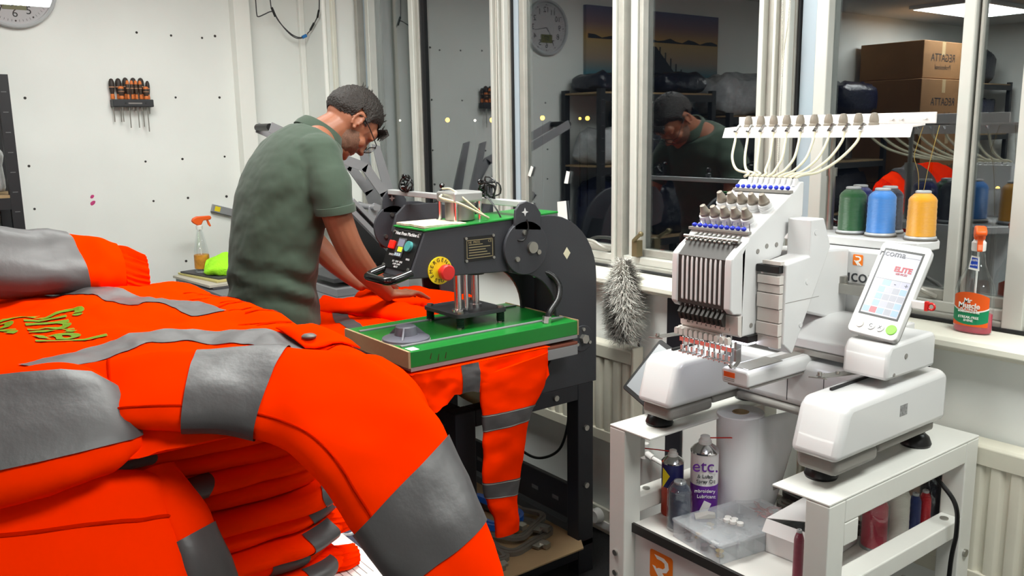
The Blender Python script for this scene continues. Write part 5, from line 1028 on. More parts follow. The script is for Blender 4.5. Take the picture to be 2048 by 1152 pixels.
# ------------------------------------------------------------------ wall clock
ck = thing('wall_clock', 'round white-rimmed wall clock with a small digital panel', 'clock', (0.0, -1.60, 2.055))
CY, CZ, CR = -1.60, 2.240, 0.185
rimm = mat('pale_grey_rim', (190, 192, 194), 0.35); facem = mat('clock_face', (206, 204, 206), 0.6); ink = mat('black_ink', (34, 34, 36), 0.6)
build(MB().lathe([(CR - 0.03, 0), (CR, 0.0), (CR, 0.022), (CR - 0.004, 0.032), (CR - 0.012, 0.035), (CR - 0.018, 0.030), (CR - 0.0195, 0.010)], (0.001, CY, CZ), (1, 0, 0), 64), 'rim', rimm, ck)
fc_ = build(MB().lathe([(CR - 0.019, 0.006), (CR - 0.019, 0.0120), (0.001, 0.0122)], (0.001, CY, CZ), (1, 0, 0), 64), 'face', facem, ck)
for k in range(60):
    a = 2 * math.pi * k / 60; r0, r1 = (CR - 0.040, CR - 0.030)
    if k % 5 == 0: build(MB().cyl((0.013, CY + (CR - 0.035) * math.sin(a), CZ + (CR - 0.035) * math.cos(a)), (0.0138, CY + (CR - 0.035) * math.sin(a), CZ + (CR - 0.035) * math.cos(a)), 0.0042, n=8), 'hour_dot', ink, fc_)
    else:
        t_ = V((0, math.cos(a), -math.sin(a))) * 0.0008; d_ = V((0, math.sin(a), math.cos(a))); o_ = V((0.0132, CY, CZ))
        build(MB().add([o_ + d_ * r0 - t_, o_ + d_ * r0 + t_, o_ + d_ * r1 + t_, o_ + d_ * r1 - t_], [(0, 1, 2, 3)]), 'minute_tick', ink, fc_, smooth=0)
for k in range(1, 13):
    a = 2 * math.pi * k / 12; text(str(k), 0.052, (0.0134, CY + (CR - 0.068) * math.sin(a), CZ + (CR - 0.068) * math.cos(a)), (0, 1, 0), (0, 0, 1), 'numeral', ink, fc_)
build(MB().box(0.012, 0.0145, CY - 0.050, CY + 0.050, CZ - 0.100, CZ - 0.045), 'digital_panel', mat('lcd_olive', (112, 112, 66), 0.4), ck, smooth=0, bevel=0.001)
text('07', 0.045, (0.0150, CY, CZ - 0.072), (0, 1, 0), (0, 0, 1), 'digits', ink, ck)
for (a, l, w_) in ((100, 0.11, 0.005), (215, 0.075, 0.007)):
    a = math.radians(a); d_ = V((0, math.sin(a), math.cos(a))); n_ = V((0, math.cos(a), -math.sin(a))) * w_ / 2; o_ = V((0.016, CY, CZ))
    build(MB().add([o_ - n_, o_ + n_, o_ + d_ * l + n_ * 0.4, o_ + d_ * l - n_ * 0.4], [(0, 1, 2, 3)]), 'hand', ink, ck, smooth=0)
build(MB().lathe([(CR - 0.018, 0.0270), (0.001, 0.0271)], (0.001, CY, CZ), (1, 0, 0), 64), 'front_glass', glassmat('clock_glass', (0.97, 0.97, 0.97), 0.03, 0.45), ck)
# ------------------------------------------------------------------ screwdriver rack
rk = thing('screwdriver_rack', 'black wall rack holding orange and black screwdrivers', 'tool rack', (0, -1.125, 1.695))
build(MB().box(0.0, 0.062, -1.222, -1.028, 1.698, 1.735), 'rack_body', mat('rack_plastic', (44, 45, 48), 0.5), rk, smooth=0, bevel=0.004)
build(MB().box(0.062, 0.0635, -1.150, -1.085, 1.712, 1.719), 'rack_logo', numm, rk, smooth=0)
for y in (-1.163, -1.068): build(MB().cyl((0.0615, y, 1.716), (0.0632, y, 1.716), 0.004, n=10), 'rack_hole', black, rk)
dgrip = mat('brown_black_grip', (54, 46, 42), 0.55); ogrip = mat('orange_grip', (212, 116, 54), 0.5); peach = mat('peach_inlay', (190, 140, 110), 0.55)
def driver(x, y, h, r, sl, label, tip):
    t = thing('screwdriver', label, 'screwdriver', (x, y, 1.737), 'screwdrivers in the wall rack'); z = 1.737
    build(MB().lathe([(r * 0.72, 0.0), (r * 0.80, 0.006), (r * 0.66, h * 0.20), (r * 0.62, h * 0.27)], (x, y, z), n=16), 'collar', ogrip, t)
    build(MB().lathe([(r * 0.64, h * 0.25), (r * 0.80, h * 0.36), (r, h * 0.58), (r, h * 0.74), (r * 0.9, h * 0.86), (r * 0.62, h * 0.96), (r * 0.2, h)], (x, y, z), n=16), 'handle', dgrip if tip == 'd' else mat('grip_mid', (70, 56, 46), 0.55), t)
    build(MB().lathe([(r * 1.015, h * 0.56), (r * 1.03, h * 0.58), (r * 1.015, h * 0.60)], (x, y, z), n=16), 'inlay_ring', peach, t)
    if tip == 'o': build(MB().lathe([(r * 1.0, h * 0.80), (r * 0.97, h * 0.86), (r * 0.72, h * 0.97), (r * 0.3, h * 1.01)], (x, y, z), n=16), 'end_cap', ogrip, t)
    build(MB().cyl((x, y, 1.70), (x, y, 1.70 - sl), 0.0028, n=8), 'shaft', steel, t)
for (y, h, r, sl, lab) in ((-1.212, 0.100, 0.0135, 0.075, 'tall dark screwdriver at the left end of the wall rack'), (-1.180, 0.102, 0.0150, 0.075, 'second tall dark screwdriver from the left in the wall rack'), (-1.146, 0.106, 0.0155, 0.02, 'third tall dark screwdriver from the left in the wall rack'), (-1.109, 0.106, 0.0155, 0.02, 'fourth tall dark screwdriver from the left in the wall rack'), (-1.073, 0.106, 0.0155, 0.10, 'fifth tall dark screwdriver from the left in the wall rack'), (-1.041, 0.092, 0.0105, 0.035, 'slim dark screwdriver at the right end of the wall rack')):
    driver(0.022, y, h, r, sl, lab, 'd')
for (y, h, r, sl, lab) in ((-1.176, 0.062, 0.0145, 0.075, 'stubby orange-collared screwdriver at the front left of the rack'), (-1.144, 0.090, 0.0085, 0.105, 'slim orange-tipped screwdriver, first of four in the front row'), (-1.124, 0.090, 0.0085, 0.018, 'slim orange-tipped screwdriver, second of four in the front row'), (-1.104, 0.090, 0.0085, 0.105, 'slim orange-tipped screwdriver, third of four in the front row'), (-1.084, 0.090, 0.0085, 0.02, 'slim orange-tipped screwdriver, fourth of four in the front row'), (-1.058, 0.062, 0.0140, 0.125, 'stubby orange-collared screwdriver with the longest blade at the front right')):
    driver(0.048, y, h, r, sl, lab, 'o')
# ------------------------------------------------------------------ boltless shelving along the back wall, seen mostly in the window
shm = mat('black_shelving', (30, 30, 33), 0.5, var=(20, 0.1)); chip = mat('chipboard', (160, 134, 98), 0.85, var=(40, 0.15))
def rack(y0, y1, x0, x1, zs, label, slots=True):
    t = thing('shelving_unit', label, 'shelving', ((x0 + x1) / 2, (y0 + y1) / 2, 0), 'black shelving units')
    for (x, y) in ((x0, y0), (x1 - 0.04, y0), (x0, y1 - 0.045), (x1 - 0.04, y1 - 0.045)):
        p_ = build(MB().box(x, x + 0.04, y, y + 0.045, 0, zs[-1] + 0.02), 'post', shm, t, smooth=0, bevel=0.001)
        if slots and x > x0 and y > y0:
            for k in range(18): build(MB().box(x + 0.0395, x + 0.0408, y + 0.012, y + 0.032, 0.30 + k * 0.085, 0.304 + k * 0.085), 'post_slot', slotm, p_, smooth=0)
    for z in zs:
        s_ = build(MB().box(x0 + 0.002, x1 - 0.002, y0 + 0.002, y1 - 0.002, z - 0.012, z), 'shelf_board', chip, t, smooth=0)
        build(MB().box(x1 - 0.016, x1 - 0.001, y0 + 0.045, y1 - 0.045, z - 0.062, z - 0.012), 'beam', shm, t, smooth=0)
    return t
rack(-2.86, -1.715, 0.03, 0.43, (0.25, 0.78, 1.31, 1.80), 'black shelving unit against the back wall at the left edge')
rack(-5.20, -2.96, 0.03, 0.48, (0.25, 0.80, 1.25, 1.64), 'black shelving unit mirrored in the middle of the window', False)
rack(-7.45, -6.35, 0.03, 0.55, (0.25, 0.85, 1.45, 1.95), 'black shelving unit in the far corner of the room', False)
polym = mat('clear_polythene', (196, 198, 200), 0.18, var=(18, 0.25), bump=(22, 0.9)); dkbag = mat('dark_wrapped_cloth', (30, 32, 44), 0.25, var=(12, 0.3), bump=(25, 0.9)); nvbag = mat('navy_wrapped_cloth', (24, 28, 62), 0.3, var=(12, 0.25), bump=(25, 0.8))
def bag(x, y, z, a, b, h, m, label, seed, group):
    random.seed(seed); g = MB().ball((0, 0, 0), 1, 28, 18); sd = V((seed * 3.1, seed, 0))
    g.v = [V((math.copysign(abs(p.x) ** 0.45, p.x) * a, math.copysign(abs(p.y) ** 0.45, p.y) * b, (math.copysign(abs(p.z) ** 0.55, p.z) + 1) * h / 2)) for p in g.v]
    g.v = [V((p.x + 0.03 * fb(p + sd, 7), p.y + 0.03 * fb(p + sd + V((2, 0, 0)), 7), max(0.0, p.z + (0.12 * h + 0.008) * fb(p + sd, 9) * min(1, p.z / 0.03)))) for p in g.v]
    g.mv(x, y, z); return tag(build(g, 'wrapped_garments', m, smooth=70), label, 'garment bag', group)
BG = 'wrapped garments on the shelving'
bag(0.23, -1.92, 1.31, 0.17, 0.16, 0.24, polym, 'clear polythene bag of black garments on the shelf at the left edge', 1, BG)
bag(0.23, -2.28, 1.31, 0.18, 0.17, 0.40, dkbag, 'dark wrapped garments in the middle of the upper shelf of the near unit', 2, BG)
bag(0.23, -2.64, 1.31, 0.18, 0.17, 0.38, dkbag, 'dark bundle at the far end of the upper shelf of the near unit', 3, BG)
bag(0.23, -2.02, 1.80, 0.18, 0.27, 0.13, dkbag, 'flat dark bundle on the top shelf of the near unit below the picture', 4, BG)
bag(0.23, -2.60, 1.80, 0.18, 0.24, 0.15, dkbag, 'crumpled dark bundle on the top shelf of the near unit at its far end', 5, BG)
bag(0.23, -2.02, 0.78, 0.18, 0.24, 0.42, nvbag, 'navy wrapped garments on the lower shelf of the near unit', 6, BG)
bag(0.23, -2.56, 0.78, 0.18, 0.25, 0.42, dkbag, 'dark wrapped garments on the lower shelf of the near unit, far end', 7, BG)
bag(0.25, -3.36, 1.64, 0.21, 0.36, 0.32, polym, 'large heap of clear polythene bags on the middle shelving unit', 8, BG)
bag(0.25, -4.02, 1.64, 0.21, 0.26, 0.24, polym, 'smaller heap of clear polythene beside the large heap on the middle unit', 9, BG)
bag(0.25, -3.40, 1.25, 0.20, 0.36, 0.30, dkbag, 'dark bundle under the large polythene heap on the middle unit', 10, BG)
bag(0.25, -4.20, 1.25, 0.20, 0.36, 0.30, nvbag, 'navy bundle in the middle of the upper shelf of the middle unit', 11, BG)
bag(0.25, -4.78, 1.64, 0.21, 0.34, 0.28, nvbag, 'navy bundle on top of the middle unit at its far end', 15, BG)
bag(0.25, -3.5, 0.80, 0.20, 0.48, 0.36, dkbag, 'long dark bundle on the lower shelf of the middle unit', 12, BG)
bag(0.25, -4.6, 0.80, 0.20, 0.48, 0.36, dkbag, 'long dark bundle at the far end of the lower shelf of the middle unit', 16, BG)
bag(0.28, -6.85, 1.95, 0.22, 0.42, 0.34, dkbag, 'tall dark wrapped bundle on top of the far corner unit', 13, BG)
bag(0.28, -6.9, 1.45, 0.22, 0.45, 0.36, nvbag, 'navy wrapped bundle on the far corner unit', 14, BG)
cartm = mat('brown_carton', (150, 108, 66), 0.8, var=(5, 0.12)); tapem = mat('carton_tape', (186, 160, 120), 0.4)
for k, (z, x1, y0, y1, lab) in enumerate(((0.0, 0.72, -6.25, -5.30, 'bottom brown carton of the tall stack mirrored in the right window'), (0.52, 0.70, -6.22, -5.32, 'second brown carton from the bottom of the tall stack'), (1.02, 0.72, -6.25, -5.34, 'third brown carton from the bottom of the tall stack'), (1.50, 0.68, -6.15, -5.36, 'fourth brown carton from the bottom of the tall stack'), (1.96, 0.66, -6.10, -5.40, 'topmost brown carton of the tall stack, lettered on its side'))):
    t = thing('cardboard_carton', lab, 'carton', (0.4, (y0 + y1) / 2, z), 'stacked cartons'); h = (0.515, 0.495, 0.475, 0.455, 0.33)[k]
    cb_ = build(MB().box(0.05, x1, y0, y1, z, z + h), 'carton_body', cartm, t, smooth=0, bevel=0.006)
    build(MB().box(x1, x1 + 0.0008, (y0 + y1) / 2 - 0.03, (y0 + y1) / 2 + 0.03, z + h - 0.12, z + h), 'tape_strip', tapem, cb_, smooth=0)
    text('REGATTA', 0.10, (x1 + 0.0006, (y0 + y1) / 2, z + h * 0.55), (0, 1, 0), (0, 0, 1), 'carton_print', ink, cb_)
    text('Professional', 0.06, (x1 + 0.0006, (y0 + y1) / 2, z + h * 0.3), (0, 1, 0), (0, 0, 1), 'carton_print', ink, cb_)
# canvas print above the near shelving (seen mirrored)
pc = thing('canvas_picture', 'wide canvas picture of a jetty at sunset above the near shelving', 'picture', (0, -2.64, 1.86))
pmm = bpy.data.materials.new('sunset_print'); pmm.use_nodes = True; nt = pmm.node_tree; L = nt.links.new; b_ = nt.nodes['Principled BSDF']; b_.inputs['Roughness'].default_value = 0.7
tcn = nt.nodes.new('ShaderNodeTexCoord'); sx_ = nt.nodes.new('ShaderNodeSeparateXYZ'); L(tcn.outputs['Generated'], sx_.inputs[0]); cr_ = nt.nodes.new('ShaderNodeValToRGB'); L(sx_.outputs['Z'], cr_.inputs[0]); L(cr_.outputs[0], b_.inputs['Base Color'])
el = cr_.color_ramp.elements; el[0].position = 0.0; el[0].color = rgb((30, 110, 140)); el[1].position = 1.0; el[1].color = rgb((96, 100, 130))
for ps_, c_ in ((0.15, (60, 120, 135)), (0.35, (150, 132, 114)), (0.55, (170, 146, 100)), (0.62, (176, 140, 80)), (0.80, (128, 104, 108))): e_ = el.new(ps_); e_.color = rgb(c_)
cv = build(MB().box(0.003, 0.035, -3.34, -1.945, 1.86, 2.415), 'canvas', pmm, pc, smooth=0)
sil = mat('print_silhouette', (34, 36, 44), 0.7)
build(MB().prism([(-3.33, 2.19)] + [(-3.33 + 1.37 * k / 20, 2.205 + 0.010 * math.sin(k * 1.7) + 0.006 * (k % 3)) for k in range(21)] + [(-1.96, 2.19)], 'x', 0.035, 0.0355), 'shore_print', sil, cv, smooth=0)
build(MB().prism([(-2.95, 1.87), (-2.35, 1.87), (-2.60, 2.16), (-2.63, 2.16)], 'x', 0.035, 0.0356), 'jetty_print', sil, cv, smooth=0)
for k in range(5): build(MB().box(0.0356, 0.0360, -2.92 + k * 0.06, -2.905 + k * 0.06, 1.90 + k * 0.045, 2.0 + k * 0.04), 'post_print', sil, cv, smooth=0)
# ------------------------------------------------------------------ corner bench with clutter
bn = thing('workbench', 'grey workbench in the corner behind the man', 'bench', (0.75, -0.6, 0))
build(MB().box(0.08, 1.52, -1.0, -0.22, 0.795, 0.822), 'bench_top', mat('grey_worktop', (120, 120, 122), 0.6, var=(6, 0.08)), bn, smooth=0, bevel=0.002)
for (x, y) in ((0.12, -0.96), (1.46, -0.96), (0.12, -0.28), (1.46, -0.28)): build(MB().box(x, x + 0.04, y, y + 0.04, 0, 0.795), 'leg', blkst, bn, smooth=0)
for k in range(3): build(MB().box(0.9 + k * 0.2, 1.05 + k * 0.2, -0.985, -0.975, 0.55, 0.79), 'front_panel', whitep, bn, smooth=0)
boardm = mat('pale_board', (190, 184, 170), 0.7); dkboard = mat('dark_board', (70, 70, 72), 0.6); yelb = mat('yellow_board', (196, 186, 120), 0.7)
for (x0, x1, y0, y1, z, h, m, lab, r) in ((0.14, 0.62, -0.99, -0.66, 0.822, 0.010, dkboard, 'dark board at the bottom of the stack on the corner bench', 0.03), (0.16, 0.60, -1.02, -0.68, 0.833, 0.012, boardm, 'pale grey board in the stack on the corner bench', 0.10), (0.14, 0.55, -0.98, -0.70, 0.846, 0.010, yelb, 'yellowish board in the stack on the corner bench', 0.16), (0.16, 0.52, -0.97, -0.70, 0.857, 0.008, dkboard, 'dark board on top of the stack under the spray bottle', 0.22)):
    M = Matrix.Translation(((x0 + x1) / 2, (y0 + y1) / 2, 0)) @ Matrix.Rotation(r, 4, 'Z'); tag(build(MB().box(-(x1 - x0) / 2, (x1 - x0) / 2, -(y1 - y0) / 2, (y1 - y0) / 2, z, z + h).xf(M), 'flat_board', m, smooth=0, bevel=0.001), lab, 'board', 'boards on the bench')
clearp = glassmat('clear_plastic', (0.93, 0.95, 0.95), 0.05, 0.9, 0.05); orp = mat('orange_trigger', (240, 96, 30), 0.4)
sb = thing('spray_bottle', 'clear spray bottle with an orange trigger on the corner bench', 'bottle', (0.30, -0.925, 0.866))
build(MB().lathe([(0.036, 0), (0.040, 0.004), (0.040, 0.09), (0.038, 0.11), (0.028, 0.16), (0.018, 0.20), (0.0145, 0.212), (0.0145, 0.225)], (0.30, -0.925, 0.866), n=28, sy=0.9), 'bottle_body', clearp, sb)
build(MB().lathe([(0.016, 0.218), (0.017, 0.236), (0.012, 0.24)], (0.30, -0.925, 0.866), n=18), 'neck_ring', whitep, sb)
build(MB().cyl((0.30, -0.925, 0.87), (0.30, -0.925, 1.09), 0.003, n=6), 'dip_tube', whitep, sb)
build(MB().prism([(-0.955, 1.118), (-0.962, 1.128), (-0.955, 1.142), (-0.935, 1.150), (-0.868, 1.150), (-0.862, 1.140), (-0.868, 1.130), (-0.905, 1.128), (-0.915, 1.108), (-0.935, 1.105)], 'x', 0.288, 0.312), 'spray_head', orp, sb, smooth=40, bevel=0.004)
build(MB().prism([(-0.888, 1.130), (-0.878, 1.130), (-0.866, 1.098), (-0.872, 1.094), (-0.880, 1.104)], 'x', 0.294, 0.306), 'trigger', orp, sb, smooth=0, bevel=0.002)
build(MB().lathe([(0.0408, 0.02), (0.0412, 0.024), (0.0412, 0.084), (0.0405, 0.09)], (0.30, -0.925, 0.866), n=28, sy=0.9), 'bottle_label', mat('orange_green_label', (206, 140, 46), 0.5, var=(30, 0.4)), sb)
gc = MB().ball((0, 0, 0), 1, 36, 22); gc.v = [V((p.x * 0.11, p.y * 0.10, (p.z + 0.55) * 0.062)) for p in gc.v]; gc.v = [V((p.x + 0.02 * fb(p, 14), p.y + 0.02 * fb(p + V((4, 0, 0)), 14), max(0.0, p.z + 0.022 * fb(p, 11)))) for p in gc.v]; gc.mv(0.42, -0.840, 0.867)
tag(build(gc, 'cleaning_cloth', mat('lime_microfibre', (166, 244, 44), 0.9, var=(10, 0.06), bump=(80, 0.5)), smooth=70), 'crumpled lime green microfibre cloth beside the spray bottle', 'cloth')
M = Matrix.Translation((0.012, -0.66, 1.135)) @ Matrix.Rotation(-0.30, 4, 'X')
lv_ = thing('spirit_level', 'aluminium spirit level hanging on the wall behind the man', 'level', (0.012, -0.66, 1.10))
build(MB().box(-0.010, 0.012, -0.105, 0.14, -0.020, 0.020).xf(M), 'level_body', mat('level_grey', (160, 162, 164), 0.4, 0.4), lv_, smooth=0, bevel=0.002); build(MB().box(0.012, 0.0128, -0.092, -0.062, -0.013, 0.013).xf(M), 'yellow_mark', yellow, lv_, smooth=0)
build(MB().box(-0.009, 0.0125, -0.104, 0.139, -0.0235, -0.0195).xf(M), 'level_edge', dkboard, lv_, smooth=0)
# ------------------------------------------------------------------ grey clamshell press on the bench
cp = thing('clamshell_press', 'open grey clamshell heat press on the corner bench behind the man', 'heat press', (1.0, -0.45, 0.822))
cg = mat('clamshell_grey', (150, 150, 153), 0.4, 0.2, var=(5, 0.05))
build(MB().box(0.80, 1.20, -0.62, -0.24, 0.822, 0.862), 'base', cg, cp, smooth=0, bevel=0.004); build(MB().box(0.82, 1.18, -0.62, -0.26, 0.885, 0.905), 'lower_bed', dkboard, cp, smooth=0, bevel=0.002); build(MB().box(0.95, 1.05, -0.5, -0.38, 0.862, 0.885), 'bed_post', cg, cp, smooth=0)
def tilt(y0, y1, h0, h1, x0, x1):
    o = V((0, -0.20, 0.945)); d_ = V((0, -0.69, 0.72)).normalized(); n_ = V((0, -0.72, -0.69)).normalized()
    P = [o + d_ * a + n_ * b for b in (h0, h1) for a in (y0, y1)]
    return MB().add([V((x, p.y, p.z)) for x in (x0, x1) for p in (P[0], P[1], P[3], P[2])], [(0, 1, 2, 3), (7, 6, 5, 4), (0, 4, 5, 1), (1, 5, 6, 2), (2, 6, 7, 3), (3, 7, 4, 0)])
build(tilt(0.0, 0.44, 0.0, 0.018, 0.81, 1.19), 'platen_frame', cg, cp, smooth=0, bevel=0.002); build(tilt(0.01, 0.43, 0.018, 0.034, 0.83, 1.17), 'platen_gap', gasket, cp, smooth=0); build(tilt(0.0, 0.44, 0.034, 0.058, 0.81, 1.19), 'platen_shell', cg, cp, smooth=0, bevel=0.002); build(tilt(0.0, 0.44, 0.058, 0.066, 0.81, 1.19), 'hot_plate', dkboard, cp, smooth=0)
for x in (0.96, 1.11):
    pts = [(-0.84, 1.580), (-0.52, 1.440), (-0.40, 1.395), (-0.31, 1.27), (-0.255, 1.10), (-0.235, 0.95)]
    m_ = MB()
    for a, b in zip(pts, pts[1:]):
        d_ = V((0, b[0] - a[0], b[1] - a[1])).normalized(); n_ = V((0, -d_.z, d_.y)) * 0.022
        A_, B_ = V((x, *a)) - d_ * 0.006, V((x, *b)) + d_ * 0.006
        m_.add([A_ - n_, A_ + n_, B_ + n_, B_ - n_] + [p + V((0.008, 0, 0)) for p in (A_ - n_, A_ + n_, B_ + n_, B_ - n_)], [(3, 2, 1, 0), (4, 5, 6, 7), (0, 1, 5, 4), (1, 2, 6, 5), (2, 3, 7, 6), (3, 0, 4, 7)])
    build(m_, 'lever_arm', cg, cp, smooth=0)
    m_ = MB().prism([(-0.33, 1.50), (-0.29, 1.49), (-0.20, 1.20), (-0.21, 0.86), (-0.26, 0.86), (-0.255, 1.18)], 'x', x - 0.06, x - 0.052); build(m_, 'back_upright', cg, cp, smooth=0)
    lk = build(MB().prism([(-0.40, 1.215), (-0.37, 1.23), (-0.335, 1.215), (-0.37, 1.08), (-0.41, 1.08)], 'x', x + 0.012, x + 0.020), 'link_plate', cg, cp, smooth=0, bevel=0.002)
    for (y, z) in ((-0.372, 1.208), (-0.392, 1.098)): build(MB().cyl((x + 0.02, y, z), (x + 0.034, y, z), 0.013, n=14), 'link_bolt', black, lk)
build(MB().cyl((0.97, -0.845, 1.582), (1.112, -0.845, 1.582), 0.016, n=16), 'grip', black, cp); build(MB().cyl((0.86, -0.38, 1.21), (1.16, -0.38, 1.21), 0.014, n=14), 'cross_tube', cg, cp)
# ------------------------------------------------------------------ radiators
radm = mat('radiator_cream', (216, 212, 196), 0.45, var=(12, 0.05), bump=(40, 0.04))
def radiator(x0, x1, label, valve=None):
    t = thing('radiator', label, 'radiator', ((x0 + x1) / 2, -0.145, 0.40), 'radiators under the window')
    n = int((x1 - x0 - 0.04) / 0.046); pts = []; p_ = (x1 - x0 - 0.04) / n
    for k in range(n): pts += [(x0 + 0.02 + p_ * (k + q), -0.166 + d_) for q, d_ in ((0.0, 0.010), (0.12, 0.001), (0.2, 0.0), (0.55, 0.0), (0.63, 0.001), (0.78, 0.010), (0.9, 0.011))]
    build(MB().prism([(x0 + 0.02, -0.135)] + pts + [(x1 - 0.02, -0.156), (x1 - 0.02, -0.135)], 'z', 0.435, 0.735), 'ribbed_panel', radm, t, smooth=40)
    build(MB().prism([(-0.170, 0.722), (-0.172, 0.768), (-0.166, 0.776), (-0.125, 0.780), (-0.122, 0.722)], 'x', x0 + 0.012, x1 - 0.012), 'top_rail', radm, t, smooth=30, bevel=0.002)
    build(MB().prism([(-0.169, 0.44), (-0.169, 0.40), (-0.125, 0.40), (-0.125, 0.44)], 'x', x0 + 0.012, x1 - 0.012), 'bottom_rail', radm, t, smooth=0, bevel=0.003)
    for x in (x0, x1 - 0.014): build(MB().box(x, x + 0.014, -0.172, -0.120, 0.40, 0.786), 'end_cap', radm, t, smooth=0, bevel=0.005)
    if valve:
        v_ = build(MB().cyl((valve, -0.145, 0.415), (valve + 0.07, -0.145, 0.395), 0.012, n=14).cyl((valve + 0.03, -0.145, 0.385), (valve + 0.03, -0.145, 0.44), 0.015, n=14).cyl((valve + 0.07, -0.145, 0.395), (valve + 0.30, -0.145, 0.36), 0.008, n=12), 'valve_pipe', whitep, t)
    return t
radiator(1.50, 2.625, 'cream ribbed radiator under the window behind the heat press', 2.63); radiator(3.30, 4.70, 'cream ribbed radiator at the right edge behind the cart')
sk = thing('wall_socket', 'round white plug low on the wall between press and cart', 'plug', (2.40, -0.128, 0.03)); build(MB().lathe([(0.03, 0), (0.03, 0.02), (0.024, 0.03), (0.001, 0.031)], (2.40, -0.125, 0.065), (0, -1, 0), 20), 'plug_body', whitep, sk); build(MB().box(2.38, 2.47, -0.130, -0.124, 0.02, 0.05), 'cable_clip', whitep, sk, smooth=0)
# ------------------------------------------------------------------ feather duster
du = thing('duster', 'fluffy grey duster leaning on the radiator below the window', 'duster', (2.60, -0.20, 0.79))
build(MB().cyl((2.600, -0.117, 0.08), (2.600, -0.120, 0.82), 0.005, n=8), 'handle', black, du); build(MB().tube([(2.60, -0.12, 0.81), (2.60, -0.17, 0.84), (2.60, -0.195, 0.90), (2.605, -0.20, 1.04)], 0.012, 8), 'core', greym, du)
dc = MB().ball((2.600, -0.196, 0.945), (0.045, 0.040, 0.135), 20, 14).fbm(30, 0.006); build(dc, 'fibre_core', mat('dark_grey_fibre', (128, 124, 118), 0.85), du, smooth=70)
random.seed(5); fu = [MB(), MB()]
for k in range(9000):
    u = random.random(); zc = 0.815 + 0.265 * u; a = random.uniform(0, 2 * math.pi); rr = 0.072 * (0.75 + 0.25 * math.sin(math.pi * min(1, u * 1.1))) * (1.0 if u < 0.85 else 1.0 - (u - 0.85) * 2.2)
    d_ = V((math.cos(a), math.sin(a), random.uniform(-0.25, 0.45) + max(0, u - 0.8) * 5)).normalized(); b0 = V((2.600, -0.198, zc)) + d_ * rr * 0.35; ln = rr * random.uniform(0.55, 1.05)
    m1 = b0 + d_ * ln * 0.6 + V((0, 0, 0.004)); e_ = b0 + d_ * ln + V((random.uniform(-.012, .012), random.uniform(-.012, .012), random.uniform(-.014, .006)))
    s_ = d_.cross(V((random.random() - .5, random.random() - .5, 1))).normalized() * 0.0014
    fu[0 if math.sin(a * 2 + u * 5) > -0.55 else 1].add([b0 - s_, b0 + s_, m1 + s_ * 0.7, m1 - s_ * 0.7, e_], [(0, 1, 2, 3), (3, 2, 4)])
for g_, m_ in zip(fu, (mat('pale_grey_fibre', (214, 211, 204), 0.8), mat('dark_grey_fibre', (128, 124, 118), 0.85))): build(g_, 'fibres', m_, du, smooth=0)['kind'] = 'stuff'
# ------------------------------------------------------------------ blind chains, cables
beadm = mat('white_beads', (214, 212, 200), 0.45)
for (pts, lab) in (([(1.709, -0.072, 2.44), (1.703, -0.072, 1.8), (1.692, -0.072, 1.36), (1.690, -0.072, 1.06)], 'white bead blind chain hanging in front of the left double mullion'), ([(3.105, -0.072, 2.44), (3.118, -0.072, 1.9), (3.125, -0.072, 1.66), (3.120, -0.072, 1.12)], 'white bead blind chain, left strand on the middle mullion'), ([(3.165, -0.072, 2.44), (3.142, -0.072, 1.9), (3.128, -0.074, 1.70), (3.122, -0.075, 1.12)], 'white bead blind chain, right strand on the middle mullion')):
    P = cr(pts, 180); tag(build(MB().tube([p[:3] for p in P], [0.0026 if k % 2 else 0.0008 for k in range(len(P))], 6), 'blind_chain', beadm, smooth=70), lab, 'chain')
cbm = mat('grey_cable', (70, 70, 72), 0.5)
hc = thing('hanging_cable', 'grey cable loop with a blue connector hanging at the top of the corner wall', 'cable', (0.085, -0.28, 2.07))
XC = 0.095
for q in ([(-0.471, 2.56), (-0.471, 2.25), (-0.470, 2.185), (-0.462, 2.172), (-0.43, 2.185), (-0.40, 2.20), (-0.377, 2.206)], [(-0.395, 2.56), (-0.39, 2.26), (-0.377, 2.206), (-0.345, 2.15), (-0.29, 2.098), (-0.25, 2.078), (-0.219, 2.076)], [(-0.377, 2.206), (-0.342, 2.148), (-0.295, 2.096), (-0.255, 2.072), (-0.222, 2.073)], [(-0.196, 2.086), (-0.190, 2.093), (-0.186, 2.10)]):
    build(MB().tube([(XC, *p) for p in cr(q, 6)], 0.0032, 6), 'cable', cbm, hc)
build(MB().tube(cr([(XC, -0.186, 2.10), (0.13, -0.186, 2.112), (0.19, -0.186, 2.145), (0.25, -0.188, 2.185), (0.272, -0.19, 2.23), (0.275, -0.19, 2.30), (0.272, -0.19, 2.56)], 6), 0.0032, 6), 'cable', cbm, hc)
build(MB().tube([(XC, -0.385, 2.225), (XC, -0.366, 2.178)], 0.007, 8), 'splice', black, hc); build(MB().tube([(0.135, -0.186, 2.115), (0.185, -0.186, 2.145)], 0.006, 8).tube([(0.235, -0.187, 2.17), (0.262, -0.189, 2.205)], 0.0058, 8), 'sleeve', black, hc)
build(MB().tube([(XC, -0.218, 2.077), (XC, -0.194, 2.089)], 0.009, 8), 'blue_connector', mat('blue_connector', (40, 120, 190), 0.4), hc); build(MB().tube([(XC, -0.194, 2.089), (XC, -0.185, 2.095)], 0.007, 8), 'plug_tip', chrome, hc)
